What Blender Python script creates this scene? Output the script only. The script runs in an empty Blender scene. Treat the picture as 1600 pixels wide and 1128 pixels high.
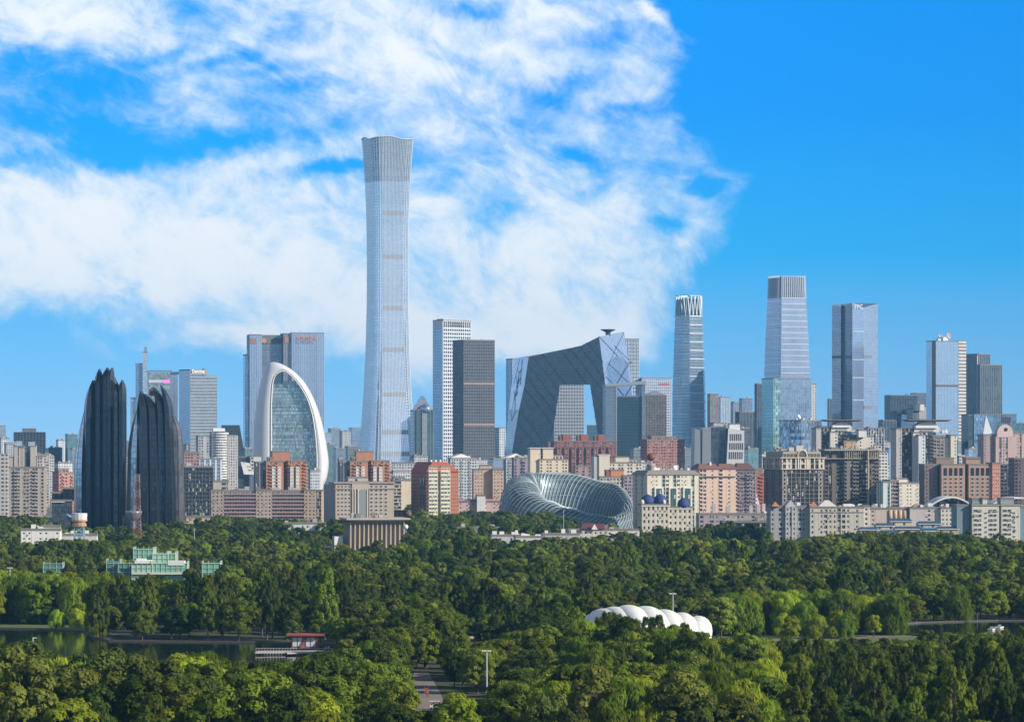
import bpy, math, random
import numpy as np
from mathutils import Vector
R = math.radians
rnd = random.Random(7)
sc = bpy.context.scene
col = sc.collection

# ------------------------------------------------------------------ camera
F = 5900.0            # focal length of the photograph in its own pixels (1600 wide)
EYE = 65.0            # eye height, metres
HY = 696.0            # row of the horizon
cd = bpy.data.cameras.new("camera"); cam = bpy.data.objects.new("camera", cd); col.objects.link(cam)
cam.location = (0, 0, EYE); cam.rotation_euler = (R(90), 0, 0)
cd.sensor_width = 36; cd.lens = 36*F/1600; cd.shift_y = (HY-564)/1600
cd.clip_start = 5; cd.clip_end = 80000
sc.camera = cam

# ------------------------------------------------------------------ world, sun, exposure
SUN_EL, SUN_AZ = R(25), R(113)          # azimuth clockwise from +Y
w = bpy.data.worlds.new("World"); sc.world = w; w.use_nodes = True
NT = w.node_tree; NT.nodes.clear()

class NB:
    """small helper to wire nodes"""
    def __init__(s, nt): s.nt = nt
    def n(s, t, **k):
        o = s.nt.nodes.new(t)
        for a, b in k.items(): setattr(o, a, b)
        return o
    def put(s, sock, v):
        if isinstance(v, bpy.types.NodeSocket): s.nt.links.new(v, sock)
        elif isinstance(v, (tuple, list)) and len(v) == 3 and sock.type == 'RGBA': sock.default_value = (*v, 1)
        else: sock.default_value = v
    def m(s, op, a, b=0.0, c=0.0, clamp=False):
        o = s.n('ShaderNodeMath', operation=op, use_clamp=clamp)
        s.put(o.inputs[0], a); s.put(o.inputs[1], b)
        if len(o.inputs) > 2: s.put(o.inputs[2], c)
        return o.outputs[0]
    def vm(s, op, a, b=(0, 0, 0), sc=None):
        o = s.n('ShaderNodeVectorMath', operation=op)
        s.put(o.inputs[0], a)
        if sc is not None: s.put(o.inputs['Scale'], sc)
        else: s.put(o.inputs[1], b)
        return o.outputs[0]
    def mix(s, f, a, b):
        o = s.n('ShaderNodeMix', data_type='RGBA')
        s.put(o.inputs[0], f); s.put(o.inputs[6], a); s.put(o.inputs[7], b)
        return o.outputs[2]
    def sep(s, v):
        o = s.n('ShaderNodeSeparateXYZ'); s.put(o.inputs[0], v); return o.outputs
    def comb(s, x, y, z):
        o = s.n('ShaderNodeCombineXYZ')
        s.put(o.inputs[0], x); s.put(o.inputs[1], y); s.put(o.inputs[2], z); return o.outputs[0]
    def noise(s, v, scale, detail=4, rough=.5, dist=0, lac=2.0):
        o = s.n('ShaderNodeTexNoise'); s.put(o.inputs['Vector'], v)
        o.inputs['Scale'].default_value = scale; o.inputs['Detail'].default_value = detail
        o.inputs['Roughness'].default_value = rough; o.inputs['Distortion'].default_value = dist
        o.inputs['Lacunarity'].default_value = lac
        return o.outputs
    def ramp(s, f, stops, interp='LINEAR'):
        o = s.n('ShaderNodeValToRGB'); s.put(o.inputs[0], f); cr = o.color_ramp; cr.interpolation = interp
        while len(cr.elements) < len(stops): cr.elements.new(.5)
        for e, (p, c) in zip(cr.elements, stops):
            e.position = p; e.color = (*c, 1) if len(c) == 3 else c
        return o.outputs[0]
    def sstep(s, v, a, b):
        o = s.n('ShaderNodeMapRange', interpolation_type='SMOOTHSTEP'); s.put(o.inputs[0], v)
        o.inputs[1].default_value = a; o.inputs[2].default_value = b
        return o.outputs[0]

B_ = NB(NT)
sky = B_.n('ShaderNodeTexSky', sky_type='NISHITA', sun_disc=False, sun_elevation=SUN_EL, sun_rotation=SUN_AZ)
sky.air_density = 1.0; sky.dust_density = 0.6; sky.ozone_density = 2.0
d = B_.n('ShaderNodeTexCoord').outputs['Generated']
dx, dy, dz = B_.sep(d)
az = B_.m('ARCTAN2', dx, dy)                 # 0 straight ahead
el = B_.m('ARCSINE', dz)
# clear blue of the lower sky, deepening with height
eln = B_.m('DIVIDE', el, R(12), clamp=True)
low = B_.ramp(eln, [(0, (.27, .50, .73)), (.10, (.155, .45, .76)), (.24, (.010, .36, .78)), (.42, (.0, .270, .80)), (1, (.0, .205, .72))])
side = B_.m('MULTIPLY_ADD', az, -.9, 1.0)
lowc = B_.vm('SCALE', low, sc=B_.m('MINIMUM', B_.m('MAXIMUM', side, .85), 1.08))
up = B_.sstep(el, R(9), R(24))
skyc = B_.mix(up, B_.vm('SCALE', lowc, sc=10.0), B_.vm('SCALE', sky.outputs[0], sc=.5))
# clouds: angular coordinates in units of the photograph (1 unit = 1000 of its pixels)
U = B_.m('MULTIPLY', az, F/1000); V = B_.m('MULTIPLY', el, F/1000)
uv = B_.comb(U, V, 0.0)
warp = B_.vm('SCALE', B_.vm('SUBTRACT', B_.noise(uv, 3.0, 3, .5)[1], (.5, .5, .5)), sc=.22)
uvw = B_.vm('ADD', uv, warp)
ux, uy, _z = B_.sep(uvw)
a_ = R(-22)                                    # wisps run down to the side
cx = B_.m('ADD', B_.m('MULTIPLY', ux, math.cos(a_)), B_.m('MULTIPLY', uy, math.sin(a_)))
cy = B_.m('SUBTRACT', B_.m('MULTIPLY', uy, math.cos(a_)), B_.m('MULTIPLY', ux, math.sin(a_)))
st = B_.comb(B_.m('MULTIPLY', cx, 1.0), B_.m('MULTIPLY', cy, 1.75), 0.0)
n1 = B_.noise(st, 2.6, 9, .56, .2)[0]
n2 = B_.noise(B_.vm('ADD', st, (5.3, 2.1, 0)), 8.5, 9, .64, .3)[0]
n3 = B_.noise(B_.vm('ADD', uv, (1.7, 8.2, 0)), 26.0, 6, .7, .4)[0]
dens = B_.m('ADD', B_.m('MULTIPLY_ADD', n1, 1.5, -.75), B_.m('ADD', B_.m('MULTIPLY_ADD', n2, 1.7, -.85), B_.m('MULTIPLY_ADD', n3, .6, -.3)))
def P_(px, py): return ((px-800)/1000, (HY-py)/1000)
def blob(px, py, rx, ry, amp, ang=0):
    global bias
    x0, y0 = P_(px, py); c, s_ = math.cos(R(-ang)), math.sin(R(-ang))
    ax = B_.m('SUBTRACT', wx, x0); ay = B_.m('SUBTRACT', wy, y0)
    p = B_.m('DIVIDE', B_.m('ADD', B_.m('MULTIPLY', ax, c), B_.m('MULTIPLY', ay, s_)), rx/1000)
    q = B_.m('DIVIDE', B_.m('SUBTRACT', B_.m('MULTIPLY', ay, c), B_.m('MULTIPLY', ax, s_)), ry/1000)
    r2 = B_.m('ADD', B_.m('MULTIPLY', p, p), B_.m('MULTIPLY', q, q))
    g = B_.m('MULTIPLY', B_.m('EXPONENT', B_.m('MULTIPLY', r2, -1.0)), amp)
    bias = B_.m('ADD', bias, g)
warp2 = B_.vm('SCALE', B_.vm('SUBTRACT', B_.noise(uv, 9.0, 4, .6)[1], (.5, .5, .5)), sc=.10)
wx, wy, _z = B_.sep(B_.vm('ADD', uv, warp2))
# the bank ends along a slanting edge towards the clear side of the sky
edge = B_.m('ADD', wx, B_.m('MULTIPLY', B_.m('ABSOLUTE', B_.m('SUBTRACT', wy, .40)), .42))
bias = B_.m('MULTIPLY', B_.sstep(edge, .26, .46), -1.15)
bias = B_.m('ADD', bias, B_.m('MULTIPLY', B_.m('SUBTRACT', 1.0, B_.sstep(wy, .04, .21)), -.80))
bias = B_.m('ADD', bias, .10)
for b in ((330, 390, 460, 130, .42, -6), (820, 450, 280, 110, .36, -14), (90, 330, 260, 60, .2, 0), (860, 535, 230, 48, .75, 0), (700, 590, 150, 30, .5, 0), (560, 60, 420, 110, .34, -8), (120, 430, 260, 90, .30, 0),
          (650, 150, 260, 90, .25, -20), (1110, 330, 70, 90, .30, 0), (900, 340, 240, 100, .16, 0), (960, 110, 180, 60, .28, -20),
          (660, 560, 120, 60, .45, 0), (60, 40, 260, 70, .25, 0), (250, 540, 260, 26, .55, -8), (960, 30, 120, 50, .1, 0), (1020, 22, 45, 16, .75, 35),
          (130, 150, 110, 40, -.66, -8), (60, 105, 80, 20, -.4, 0), (200, 205, 130, 18, -.45, 0), (420, 60, 90, 12, -.3, -20), (840, 200, 50, 14, -.3, 0), (20, 250, 90, 14, -.4, 0), (330, 222, 190, 20, -.6, -9), (530, 262, 90, 15, -.85, -6), (180, 235, 60, 20, -.5, 0),
          (905, 250, 46, 20, -.85, 10), (1090, 280, 34, 18, -1.0, 0), (880, 142, 70, 16, -.55, -8), (1040, 350, 26, 24, -.7, 0), (985, 170, 60, 16, -.55, 0),
          (730, 15, 60, 12, -.5, 0), (955, 70, 50, 26, -.6, -10), (420, 120, 120, 16, -.35, -12), (780, 330, 60, 14, -.25, -20), (700, 90, 90, 12, -.3, 30), (350, 100, 120, 14, -.45, -16), (240, 92, 70, 16, -.5, -20), (450, 155, 70, 14, -.4, -10), (1130, 160, 60, 50, -.7, 0),
          (30, 560, 240, 60, -1.0, 0), (400, 600, 300, 30, -.7, 0)):
    blob(*b)
front = B_.sstep(B_.m('COSINE', az), .90, .97)
bias = B_.m('ADD', B_.m('MULTIPLY', bias, front), B_.m('MULTIPLY', B_.m('SUBTRACT', 1.0, front), .40))  # outside the view: unseen cloud added to whiten reflections in the glass
tot = B_.m('ADD', dens, bias)
cov = B_.m('POWER', B_.sstep(tot, -.40, .82), 1.1)
cov = B_.m('MULTIPLY', cov, B_.m('SUBTRACT', 1.0, B_.sstep(el, R(18), R(40))))
cov = B_.m('MULTIPLY', cov, B_.sstep(el, R(.15), R(1.6)))
cc = B_.mix(B_.sstep(tot, .0, 1.0), (5.2, 6.6, 7.7), (7.6, 7.75, 7.85))
skyc = B_.mix(B_.m('MULTIPLY', cov, .97), skyc, cc)
bg = B_.n('ShaderNodeBackground'); B_.put(bg.inputs[0], skyc); bg.inputs[1].default_value = 0.1
NT.links.new(bg.outputs[0], B_.n('ShaderNodeOutputWorld').inputs[0])
w.cycles.sampling_method = 'MANUAL'; w.cycles.sample_map_resolution = 512

sl = bpy.data.lights.new("sun", 'SUN'); so = bpy.data.objects.new("sun", sl); col.objects.link(so)
sl.energy = 5.0; sl.angle = R(.5); sl.color = (1, .915, .785)
sd = Vector((math.sin(SUN_AZ)*math.cos(SUN_EL), math.cos(SUN_AZ)*math.cos(SUN_EL), math.sin(SUN_EL)))
so.rotation_euler = sd.to_track_quat('Z', 'Y').to_euler(); so.location = (900, -300, 900)
sc.view_settings.view_transform = 'Standard'; sc.view_settings.look = 'None'
sc.view_settings.exposure = .45; sc.view_settings.gamma = 1
cy_ = sc.cycles
cy_.max_bounces = 5; cy_.diffuse_bounces = 2; cy_.glossy_bounces = 3; cy_.transmission_bounces = 3; cy_.transparent_max_bounces = 6
cy_.volume_bounces = 0; cy_.use_adaptive_sampling = True; cy_.adaptive_threshold = .01
cy_.caustics_reflective = False; cy_.caustics_refractive = False
sc.render.use_persistent_data = False

# ------------------------------------------------------------------ helpers
def at(px, D): return (px-800)/F*D
def zz(py, D): return EYE + (HY-py)/F*D
def gy(py): return EYE*F/(py-HY)             # distance of a ground point seen at row py

def tag(o, label, cat, group=None):
    o['label'] = label; o['category'] = cat
    if group: o['group'] = group
    return o
def empty(name, loc=(0, 0, 0), rz=0):
    o = bpy.data.objects.new(name, None); col.objects.link(o); o.empty_display_size = 5
    o.location = loc; o.rotation_euler = (0, 0, rz); return o
def thing(name, label, cat, loc=(0, 0, 0), rz=0, group=None): return tag(empty(name, loc, rz), label, cat, group)
def nrm2(a, b):
    x, y = b[0]-a[0], b[1]-a[1]; l = math.hypot(x, y) or 1
    return (x/l, y/l), (y/l, -x/l), l

class MB:
    def __init__(s): s.v = []; s.f = []; s.uv = []; s.smooth = False
    def face(s, pts, uvs=None):
        i = len(s.v); s.v.extend(pts); s.f.append(tuple(range(i, i+len(pts))))
        s.uv.extend(uvs if uvs else [(p[0]+p[1], p[2]) for p in pts])
    def box(s, x0, x1, y0, y1, z0, z1):
        s.prism([(x0, y0), (x1, y0), (x1, y1), (x0, y1)], z0, z1)
    def prism(s, poly, z0, z1, bottom=False):
        u = 0; n = len(poly)
        for i in range(n):
            a, b = poly[i], poly[(i+1) % n]; l = math.hypot(b[0]-a[0], b[1]-a[1])
            s.face([(a[0], a[1], z0), (b[0], b[1], z0), (b[0], b[1], z1), (a[0], a[1], z1)], [(u, z0), (u+l, z0), (u+l, z1), (u, z1)])
            u += l
        s.face([(p[0], p[1], z1) for p in poly], [(p[0], p[1]) for p in poly])
        if bottom: s.face([(p[0], p[1], z0) for p in reversed(poly)], [(p[0], p[1]) for p in reversed(poly)])
    def obox(s, p, e, n, a0, a1, d0, d1, z0, z1):
        q = lambda a, d_: (p[0]+e[0]*a+n[0]*d_, p[1]+e[1]*a+n[1]*d_)
        s.prism([q(a0, d1), q(a0, d0), q(a1, d0), q(a1, d1)][::-1] if False else [q(a0, d0), q(a0, d1), q(a1, d1), q(a1, d0)], z0, z1, True)
    def loft(s, rings, closed=True, cap=True, us=None):
        n = len(rings[0]); base = len(s.v)
        for r in rings: s.v.extend(r)
        if us is None:
            us = [0]
            for i in range(n):
                a, b = rings[0][i], rings[0][(i+1) % n]; us.append(us[-1]+math.dist(a, b))
        vs = [0]
        for k in range(len(rings)-1):
            vs.append(vs[-1] + sum(math.dist(rings[k][i], rings[k+1][i]) for i in range(n))/n)
        for k in range(len(rings)-1):
            for i in range(n if closed else n-1):
                j = (i+1) % n
                s.f.append((base+k*n+i, base+k*n+j, base+(k+1)*n+j, base+(k+1)*n+i))
                s.uv.extend([(us[i], vs[k]), (us[i+1], vs[k]), (us[i+1], vs[k+1]), (us[i], vs[k+1])])
        if cap and closed:
            for k, fl in ((0, 1), (len(rings)-1, 0)):
                ids = [base+k*n+i for i in range(n)]
                if fl: ids.reverse()
                s.f.append(tuple(ids)); s.uv.extend([(0, 0)]*n)
    def tube(s, pts, r, n=4):
        pts = [Vector(p) for p in pts]; rings = []
        for i, p in enumerate(pts):
            t = (pts[min(i+1, len(pts)-1)] - pts[max(i-1, 0)]).normalized()
            a = t.orthogonal().normalized() if i == 0 else (a - t*a.dot(t)).normalized()
            b = t.cross(a); rr = r[i] if isinstance(r, (list, tuple)) else r
            rings.append([tuple(p + a*math.cos(2*math.pi*k/n)*rr + b*math.sin(2*math.pi*k/n)*rr) for k in range(n)])
        s.loft(rings)
    def lathe(s, prof, n=16, c=(0, 0)):
        s.loft([[(c[0]+r*math.cos(2*math.pi*k/n), c[1]+r*math.sin(2*math.pi*k/n), z) for k in range(n)] for r, z in prof])
    def build(s, name, mat, parent=None, loc=None, smooth=False):
        me = bpy.data.meshes.new(name); me.from_pydata(s.v, [], s.f); me.materials.append(mat)
        uvl = me.uv_layers.new(name="UVMap"); uvl.data.foreach_set("uv", [c for t in s.uv for c in t])
        if smooth: me.shade_smooth()
        o = bpy.data.objects.new(name, me); col.objects.link(o)
        if parent: o.parent = parent
        if loc: o.location = loc
        return o
def copy_obj(o, parent=None):
    c = o.copy(); col.objects.link(c); c.parent = parent
    return c

# ------------------------------------------------------------------ materials
def newmat(name):
    m = bpy.data.materials.new(name); m.use_nodes = True; m.node_tree.nodes.clear()
    b = NB(m.node_tree); p = b.n('ShaderNodeBsdfPrincipled'); o = b.n('ShaderNodeOutputMaterial')
    m.node_tree.links.new(p.outputs[0], o.inputs[0]); b.p = p; b.out = o; return m, b
_mc = {}
def paint(c, rough=.75, metal=0.0, var=.18, name="painted_wall"):
    key = ('p', c, rough, metal, var)
    if key in _mc: return _mc[key]
    m, b = newmat(name)
    g = b.n('ShaderNodeTexCoord').outputs['Object']
    n = b.noise(g, .07, 5, .6)[0]
    s_ = b.noise(b.vm('MULTIPLY', g, (1, 1, .12)), .9, 4, .65)[0]       # rain streaks
    k = b.m('MULTIPLY_ADD', n, var*1.6, 1-var*.8-.06)
    k = b.m('MULTIPLY', k, b.m('MULTIPLY_ADD', s_, var*1.3, 1-var*.65))
    b.put(b.p.inputs['Base Color'], b.vm('SCALE', c, sc=k))
    b.p.inputs['Roughness'].default_value = rough; b.p.inputs['Metallic'].default_value = metal
    _mc[key] = m; return m
def glass(tint=(.30, .38, .45), bay=1.5, st_=4.0, line=.10, lc=(.25, .28, .3), span=.22, sc_=(.6,), metal=.85, rough=.10, var=.25, tilt=.012, curt=0.0, name="curtain_glass", hl=None):
    """coated curtain wall glass: one tone per pane, mullion and spandrel lines, panes a little out of true"""
    key = ('g', tint, bay, st_, line, lc, span, sc_, metal, rough, var, tilt, curt, hl)
    if key in _mc: return _mc[key]
    m, b = newmat(name)
    u, v, _ = b.sep(b.n('ShaderNodeUVMap').outputs[0])
    pu = b.m('DIVIDE', u, bay); pv = b.m('DIVIDE', v, st_)
    fu = b.m('FRACT', pu); fv = b.m('FRACT', pv)
    cell = b.comb(b.m('FLOOR', pu), b.m('FLOOR', pv), 3.7)
    wn = b.n('ShaderNodeTexWhiteNoise', noise_dimensions='3D'); b.put(wn.inputs[0], cell)
    r = wn.outputs[0]
    flo = b.n('ShaderNodeTexWhiteNoise', noise_dimensions='1D'); b.put(flo.inputs['W'], b.m('FLOOR', pv))
    big = b.noise(b.comb(b.m('MULTIPLY', u, .03), b.m('MULTIPLY', v, .015), 0), 1.0, 4, .6)[0]  # broad mottling painted into the tint for reflections of neighbouring towers
    k = b.m('ADD', b.m('MULTIPLY_ADD', r, var*2, 1-var), b.m('MULTIPLY_ADD', big, var*4.4, -var*2.2))
    k = b.m('ADD', k, b.m('MULTIPLY_ADD', flo.outputs[0], var, -var*.5))
    base = b.vm('SCALE', tint, sc=k)
    if curt:
        cm = b.m('LESS_THAN', r, curt)
        base = b.mix(cm, base, (.42, .40, .36))
        b.put(b.p.inputs['Metallic'], b.m('MULTIPLY', b.m('SUBTRACT', 1.0, cm), metal))
    spm = b.m('LESS_THAN', fv, span)
    base = b.mix(spm, base, b.vm('SCALE', base, sc=sc_[0]) if len(sc_) == 1 else sc_)
    lm = b.m('LESS_THAN', fu, line) if hl is None else b.m('MAXIMUM', b.m('LESS_THAN', fu, line), b.m('GREATER_THAN', fv, 1-hl))
    base = b.mix(lm, base, lc)
    b.put(b.p.inputs['Base Color'], base)
    mt = b.m('MULTIPLY', b.m('SUBTRACT', 1.0, lm), metal)
    if not curt: b.put(b.p.inputs['Metallic'], mt)
    b.put(b.p.inputs['Roughness'], b.m('MAXIMUM', b.m('MULTIPLY', lm, .5), b.m('MULTIPLY_ADD', spm, .15, rough)))
    nn = b.vm('ADD', b.n('ShaderNodeNewGeometry').outputs['Normal'], b.vm('SCALE', b.vm('SUBTRACT', wn.outputs[1], (.5, .5, .5)), sc=tilt))
    b.put(b.p.inputs['Normal'], b.vm('NORMALIZE', nn))
    _mc[key] = m; return m
def wall_win(c, gc=(.05, .07, .09), bay=3.2, st_=3.1, ww=.55, wh=.5, var=.15, name="window_wall"):
    """far facade: painted wall with a grid of dark panes"""
    key = ('w', c, gc, bay, st_, ww, wh)
    if key in _mc: return _mc[key]
    m, b = newmat(name)
    u, v, _ = b.sep(b.n('ShaderNodeUVMap').outputs[0])
    pu = b.m('DIVIDE', u, bay); pv = b.m('DIVIDE', v, st_)
    fu = b.m('FRACT', pu); fv = b.m('FRACT', pv)
    wn = b.n('ShaderNodeTexWhiteNoise', noise_dimensions='3D'); b.put(wn.inputs[0], b.comb(b.m('FLOOR', pu), b.m('FLOOR', pv), 1.3))
    colr = b.n('ShaderNodeTexWhiteNoise', noise_dimensions='1D'); b.put(colr.inputs['W'], b.m('FLOOR', pu))
    wid = b.m('MULTIPLY_ADD', colr.outputs[0], .25, ww-.12)
    m1 = b.m('LESS_THAN', b.m('ABSOLUTE', b.m('SUBTRACT', fu, .5)), b.m('MULTIPLY', wid, .5))
    m2 = b.m('LESS_THAN', b.m('ABSOLUTE', b.m('SUBTRACT', fv, .5)), wh*.5)
    win = b.m('MULTIPLY', m1, m2)
    n = b.noise(b.comb(b.m('MULTIPLY', u, .05), b.m('MULTIPLY', v, .02), 0), 1.0, 4, .6)[0]
    wc = b.vm('SCALE', c, sc=b.m('MULTIPLY_ADD', n, var*2, 1-var))
    g = b.mix(b.m('LESS_THAN', wn.outputs[0], .22), gc, b.vm('SCALE', c, sc=.55))
    g = b.mix(b.m('GREATER_THAN', wn.outputs[0], .86), g, b.vm('SCALE', gc, sc=2.2))
    b.put(b.p.inputs['Base Color'], b.mix(win, wc, g))
    b.put(b.p.inputs['Roughness'], b.m('MULTIPLY_ADD', win, -.55, .75))
    _mc[key] = m; return m

# ------------------------------------------------------------------ ground and water
gm, b = newmat("park_and_city_ground")
pos = b.n('ShaderNodeNewGeometry').outputs['Position']
px_, py_, pz_ = b.sep(pos)
n = b.noise(pos, .05, 6, .6)[0]; n2_ = b.noise(pos, .9, 4, .6)[0]
gr = b.mix(n, (.030, .050, .014), (.055, .060, .024))
gr = b.mix(b.m('MULTIPLY', n2_, .4), gr, (.05, .045, .03))
b.put(b.p.inputs['Base Color'], b.mix(b.sstep(b.m('MULTIPLY_ADD', n, 300.0, py_), 2550, 2800), gr, b.mix(n2_, (.11, .10, .095), (.17, .16, .15))))
b.p.inputs['Roughness'].default_value = .95
def sheet(poly, z, name, mat, thick=0):
    g = MB(); g.face([(p[0], p[1], z) for p in poly]); o = g.build(name, mat); o['kind'] = 'structure'; return o
sheet([(-7000, -1500), (7000, -1500), (7000, 15000), (-7000, 15000)], 0, "ground", gm)
wm, b = newmat("lake_water")
b.p.inputs['Base Color'].default_value = (.010, .020, .012, 1); b.p.inputs['Roughness'].default_value = .06; b.p.inputs['IOR'].default_value = 1.33; b.p.inputs['Specular IOR Level'].default_value = .07
pos = b.n('ShaderNodeNewGeometry').outputs['Position']
bp = b.n('ShaderNodeBump'); bp.inputs['Strength'].default_value = .25; bp.inputs['Distance'].default_value = .08
b.put(bp.inputs['Height'], b.noise(b.vm('MULTIPLY', pos, (1, .35, 1)), .9, 3, .5)[0]); b.put(b.p.inputs['Normal'], bp.outputs[0])
def gp(pts): return [(at(x, gy(y)), gy(y)) for x, y in pts]
LAKE = gp([(-320, 1112), (280, 1106), (440, 1096), (505, 1060), (556, 1028), (540, 1008), (400, 1004), (170, 1002), (146, 996), (132, 986), (60, 983), (-320, 978)])
POND = gp([(1395, 990), (1480, 996), (1900, 997), (1900, 969), (1560, 970), (1440, 973), (1390, 978)])
sheet(LAKE, .012, "lake_water", wm); sheet(POND, .012, "pond_water", wm)
def inside(p, poly):
    x, y = p; c = False; j = len(poly)-1
    for i in range(len(poly)):
        xi, yi = poly[i]; xj, yj = poly[j]
        if (yi > y) != (yj > y) and x < (xj-xi)*(y-yi)/(yj-yi)+xi: c = not c
        j = i
    return c
# banks: a low stone kerb along the water, stepped up from it
def kerb(poly, name, hgt, wdt, mat):
    g = MB(); n = len(poly)
    for i in range(n):
        a, c = poly[i], poly[(i+1) % n]
        e, nn, l = nrm2(a, c); g.obox(a, e, nn, 0, l, 0, wdt, 0, hgt)
    o = g.build(name, mat); o['kind'] = 'structure'
bank = paint((.085, .08, .07), .9, name="bank_stone")
kerb(LAKE, "lake_bank", .55, 1.3, bank); kerb(POND, "pond_bank", .5, 1.2, bank)
# meadow and path by the willows, plaza
lawn, b = newmat("lawn_grass")
pos = b.n('ShaderNodeNewGeometry').outputs['Position']
b.put(b.p.inputs['Base Color'], b.mix(b.noise(pos, .25, 5, .65)[0], (.060, .105, .022), (.13, .165, .045))); b.p.inputs['Roughness'].default_value = .9
MEADOW = gp([(1120, 1012), (1280, 1018), (1420, 1006), (1440, 988), (1330, 984), (1120, 992)])
sheet(MEADOW, .008, "lawn", lawn)
SHORE = gp([(-120, 981), (60, 982), (128, 985), (160, 972), (-120, 964)])
sheet(SHORE, .006, "shore_lawn", lawn)
pav, b = newmat("plaza_paving")
pos = b.n('ShaderNodeNewGeometry').outputs['Position']
qx, qy, qz = b.sep(pos)
str_ = b.m('LESS_THAN', b.m('FRACT', b.m('DIVIDE', qy, 26.0)), .42)
c0 = b.mix(str_, (.24, .22, .21), (.34, .21, .15))
br = b.n('ShaderNodeTexBrick'); b.put(br.inputs['Vector'], pos); br.inputs['Scale'].default_value = .8
b.put(br.inputs['Color1'], c0); b.put(br.inputs['Color2'], b.vm('SCALE', c0, sc=.85)); b.put(br.inputs['Mortar'], (.12, .11, .10))
b.put(b.p.inputs['Base Color'], br.outputs[0]); b.p.inputs['Roughness'].default_value = .8
PLAZA = gp([(628, 1150), (706, 1150), (690, 1085), (668, 1048), (648, 1048), (634, 1085)])
sheet(PLAZA, .010, "plaza", pav)
PATHS = [gp([(690, 1026), (760, 1026), (745, 1019), (700, 1019)]), gp([(-80, 972), (150, 968), (158, 971), (-80, 976)]), gp([(1180, 998), (1400, 991), (1440, 993), (1200, 1003)])]
for p in PATHS: sheet(p, .014, "path", paint((.20, .175, .13), .9, name="path_paving"))
CLEAR = []           # polygons kept free of trees, filled by the builders
# ------------------------------------------------------------------ trees
def leafmat(name, c0, c1, trans, hue=.03):
    m = bpy.data.materials.new(name); m.use_nodes = True; nt = m.node_tree; nt.nodes.clear(); b = NB(nt)
    oi = b.n('ShaderNodeObjectInfo').outputs['Random']
    g = b.n('ShaderNodeTexCoord').outputs['Object']
    n = b.noise(b.vm('ADD', g, b.comb(b.m('MULTIPLY', oi, 40.0), 0.0, 0.0)), .35, 4, .6)[0]
    stand = b.noise(b.n('ShaderNodeObjectInfo').outputs['Location'], .013, 3, .6)[0]      # stands of one tone
    f = b.m('ADD', b.m('ADD', b.m('MULTIPLY_ADD', n, 1.5, -.55), b.m('MULTIPLY_ADD', stand, 2.2, -1.1)), b.m('MULTIPLY_ADD', oi, .9, -.35), clamp=True)
    c = b.mix(f, c0, c1)
    hs = b.n('ShaderNodeHueSaturation'); b.put(hs.inputs['Hue'], b.m('MULTIPLY_ADD', b.m('FRACT', b.m('MULTIPLY', oi, 7.31)), hue, .5-hue*.5)); b.put(hs.inputs['Color'], c)
    b.put(hs.inputs['Value'], b.m('MULTIPLY_ADD', b.m('FRACT', b.m('MULTIPLY', oi, 13.7)), .85, .60))
    c = hs.outputs[0]
    pr = b.n('ShaderNodeBsdfPrincipled'); b.put(pr.inputs['Base Color'], c); pr.inputs['Roughness'].default_value = .6; pr.inputs['Specular IOR Level'].default_value = .07
    tr = b.n('ShaderNodeBsdfTranslucent'); b.put(tr.inputs[0], b.vm('MULTIPLY', c, (1.5, 1.55, .7)))
    mx = b.n('ShaderNodeMixShader'); mx.inputs[0].default_value = trans
    nt.links.new(pr.outputs[0], mx.inputs[1]); nt.links.new(tr.outputs[0], mx.inputs[2])
    nt.links.new(mx.outputs[0], b.n('ShaderNodeOutputMaterial').inputs[0]); return m
LM = {
 'poplar': leafmat("poplar_leaves", (0.038, 0.063, 0.010), (0.132, 0.173, 0.019), .30),
 'elm':    leafmat("elm_leaves", (0.045, 0.077, 0.010), (0.175, 0.220, 0.021), .32),
 'willow': leafmat("willow_leaves", (0.124, 0.179, 0.017), (0.313, 0.377, 0.037), .42),
 'locust': leafmat("locust_leaves", (0.092, 0.134, 0.012), (0.313, 0.353, 0.023), .38, .04),
 'ash':    leafmat("ash_leaves", (0.062, 0.086, 0.017), (0.194, 0.220, 0.037), .30),
}
bark = paint((.085, .068, .05), .9, name="tree_bark")

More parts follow.
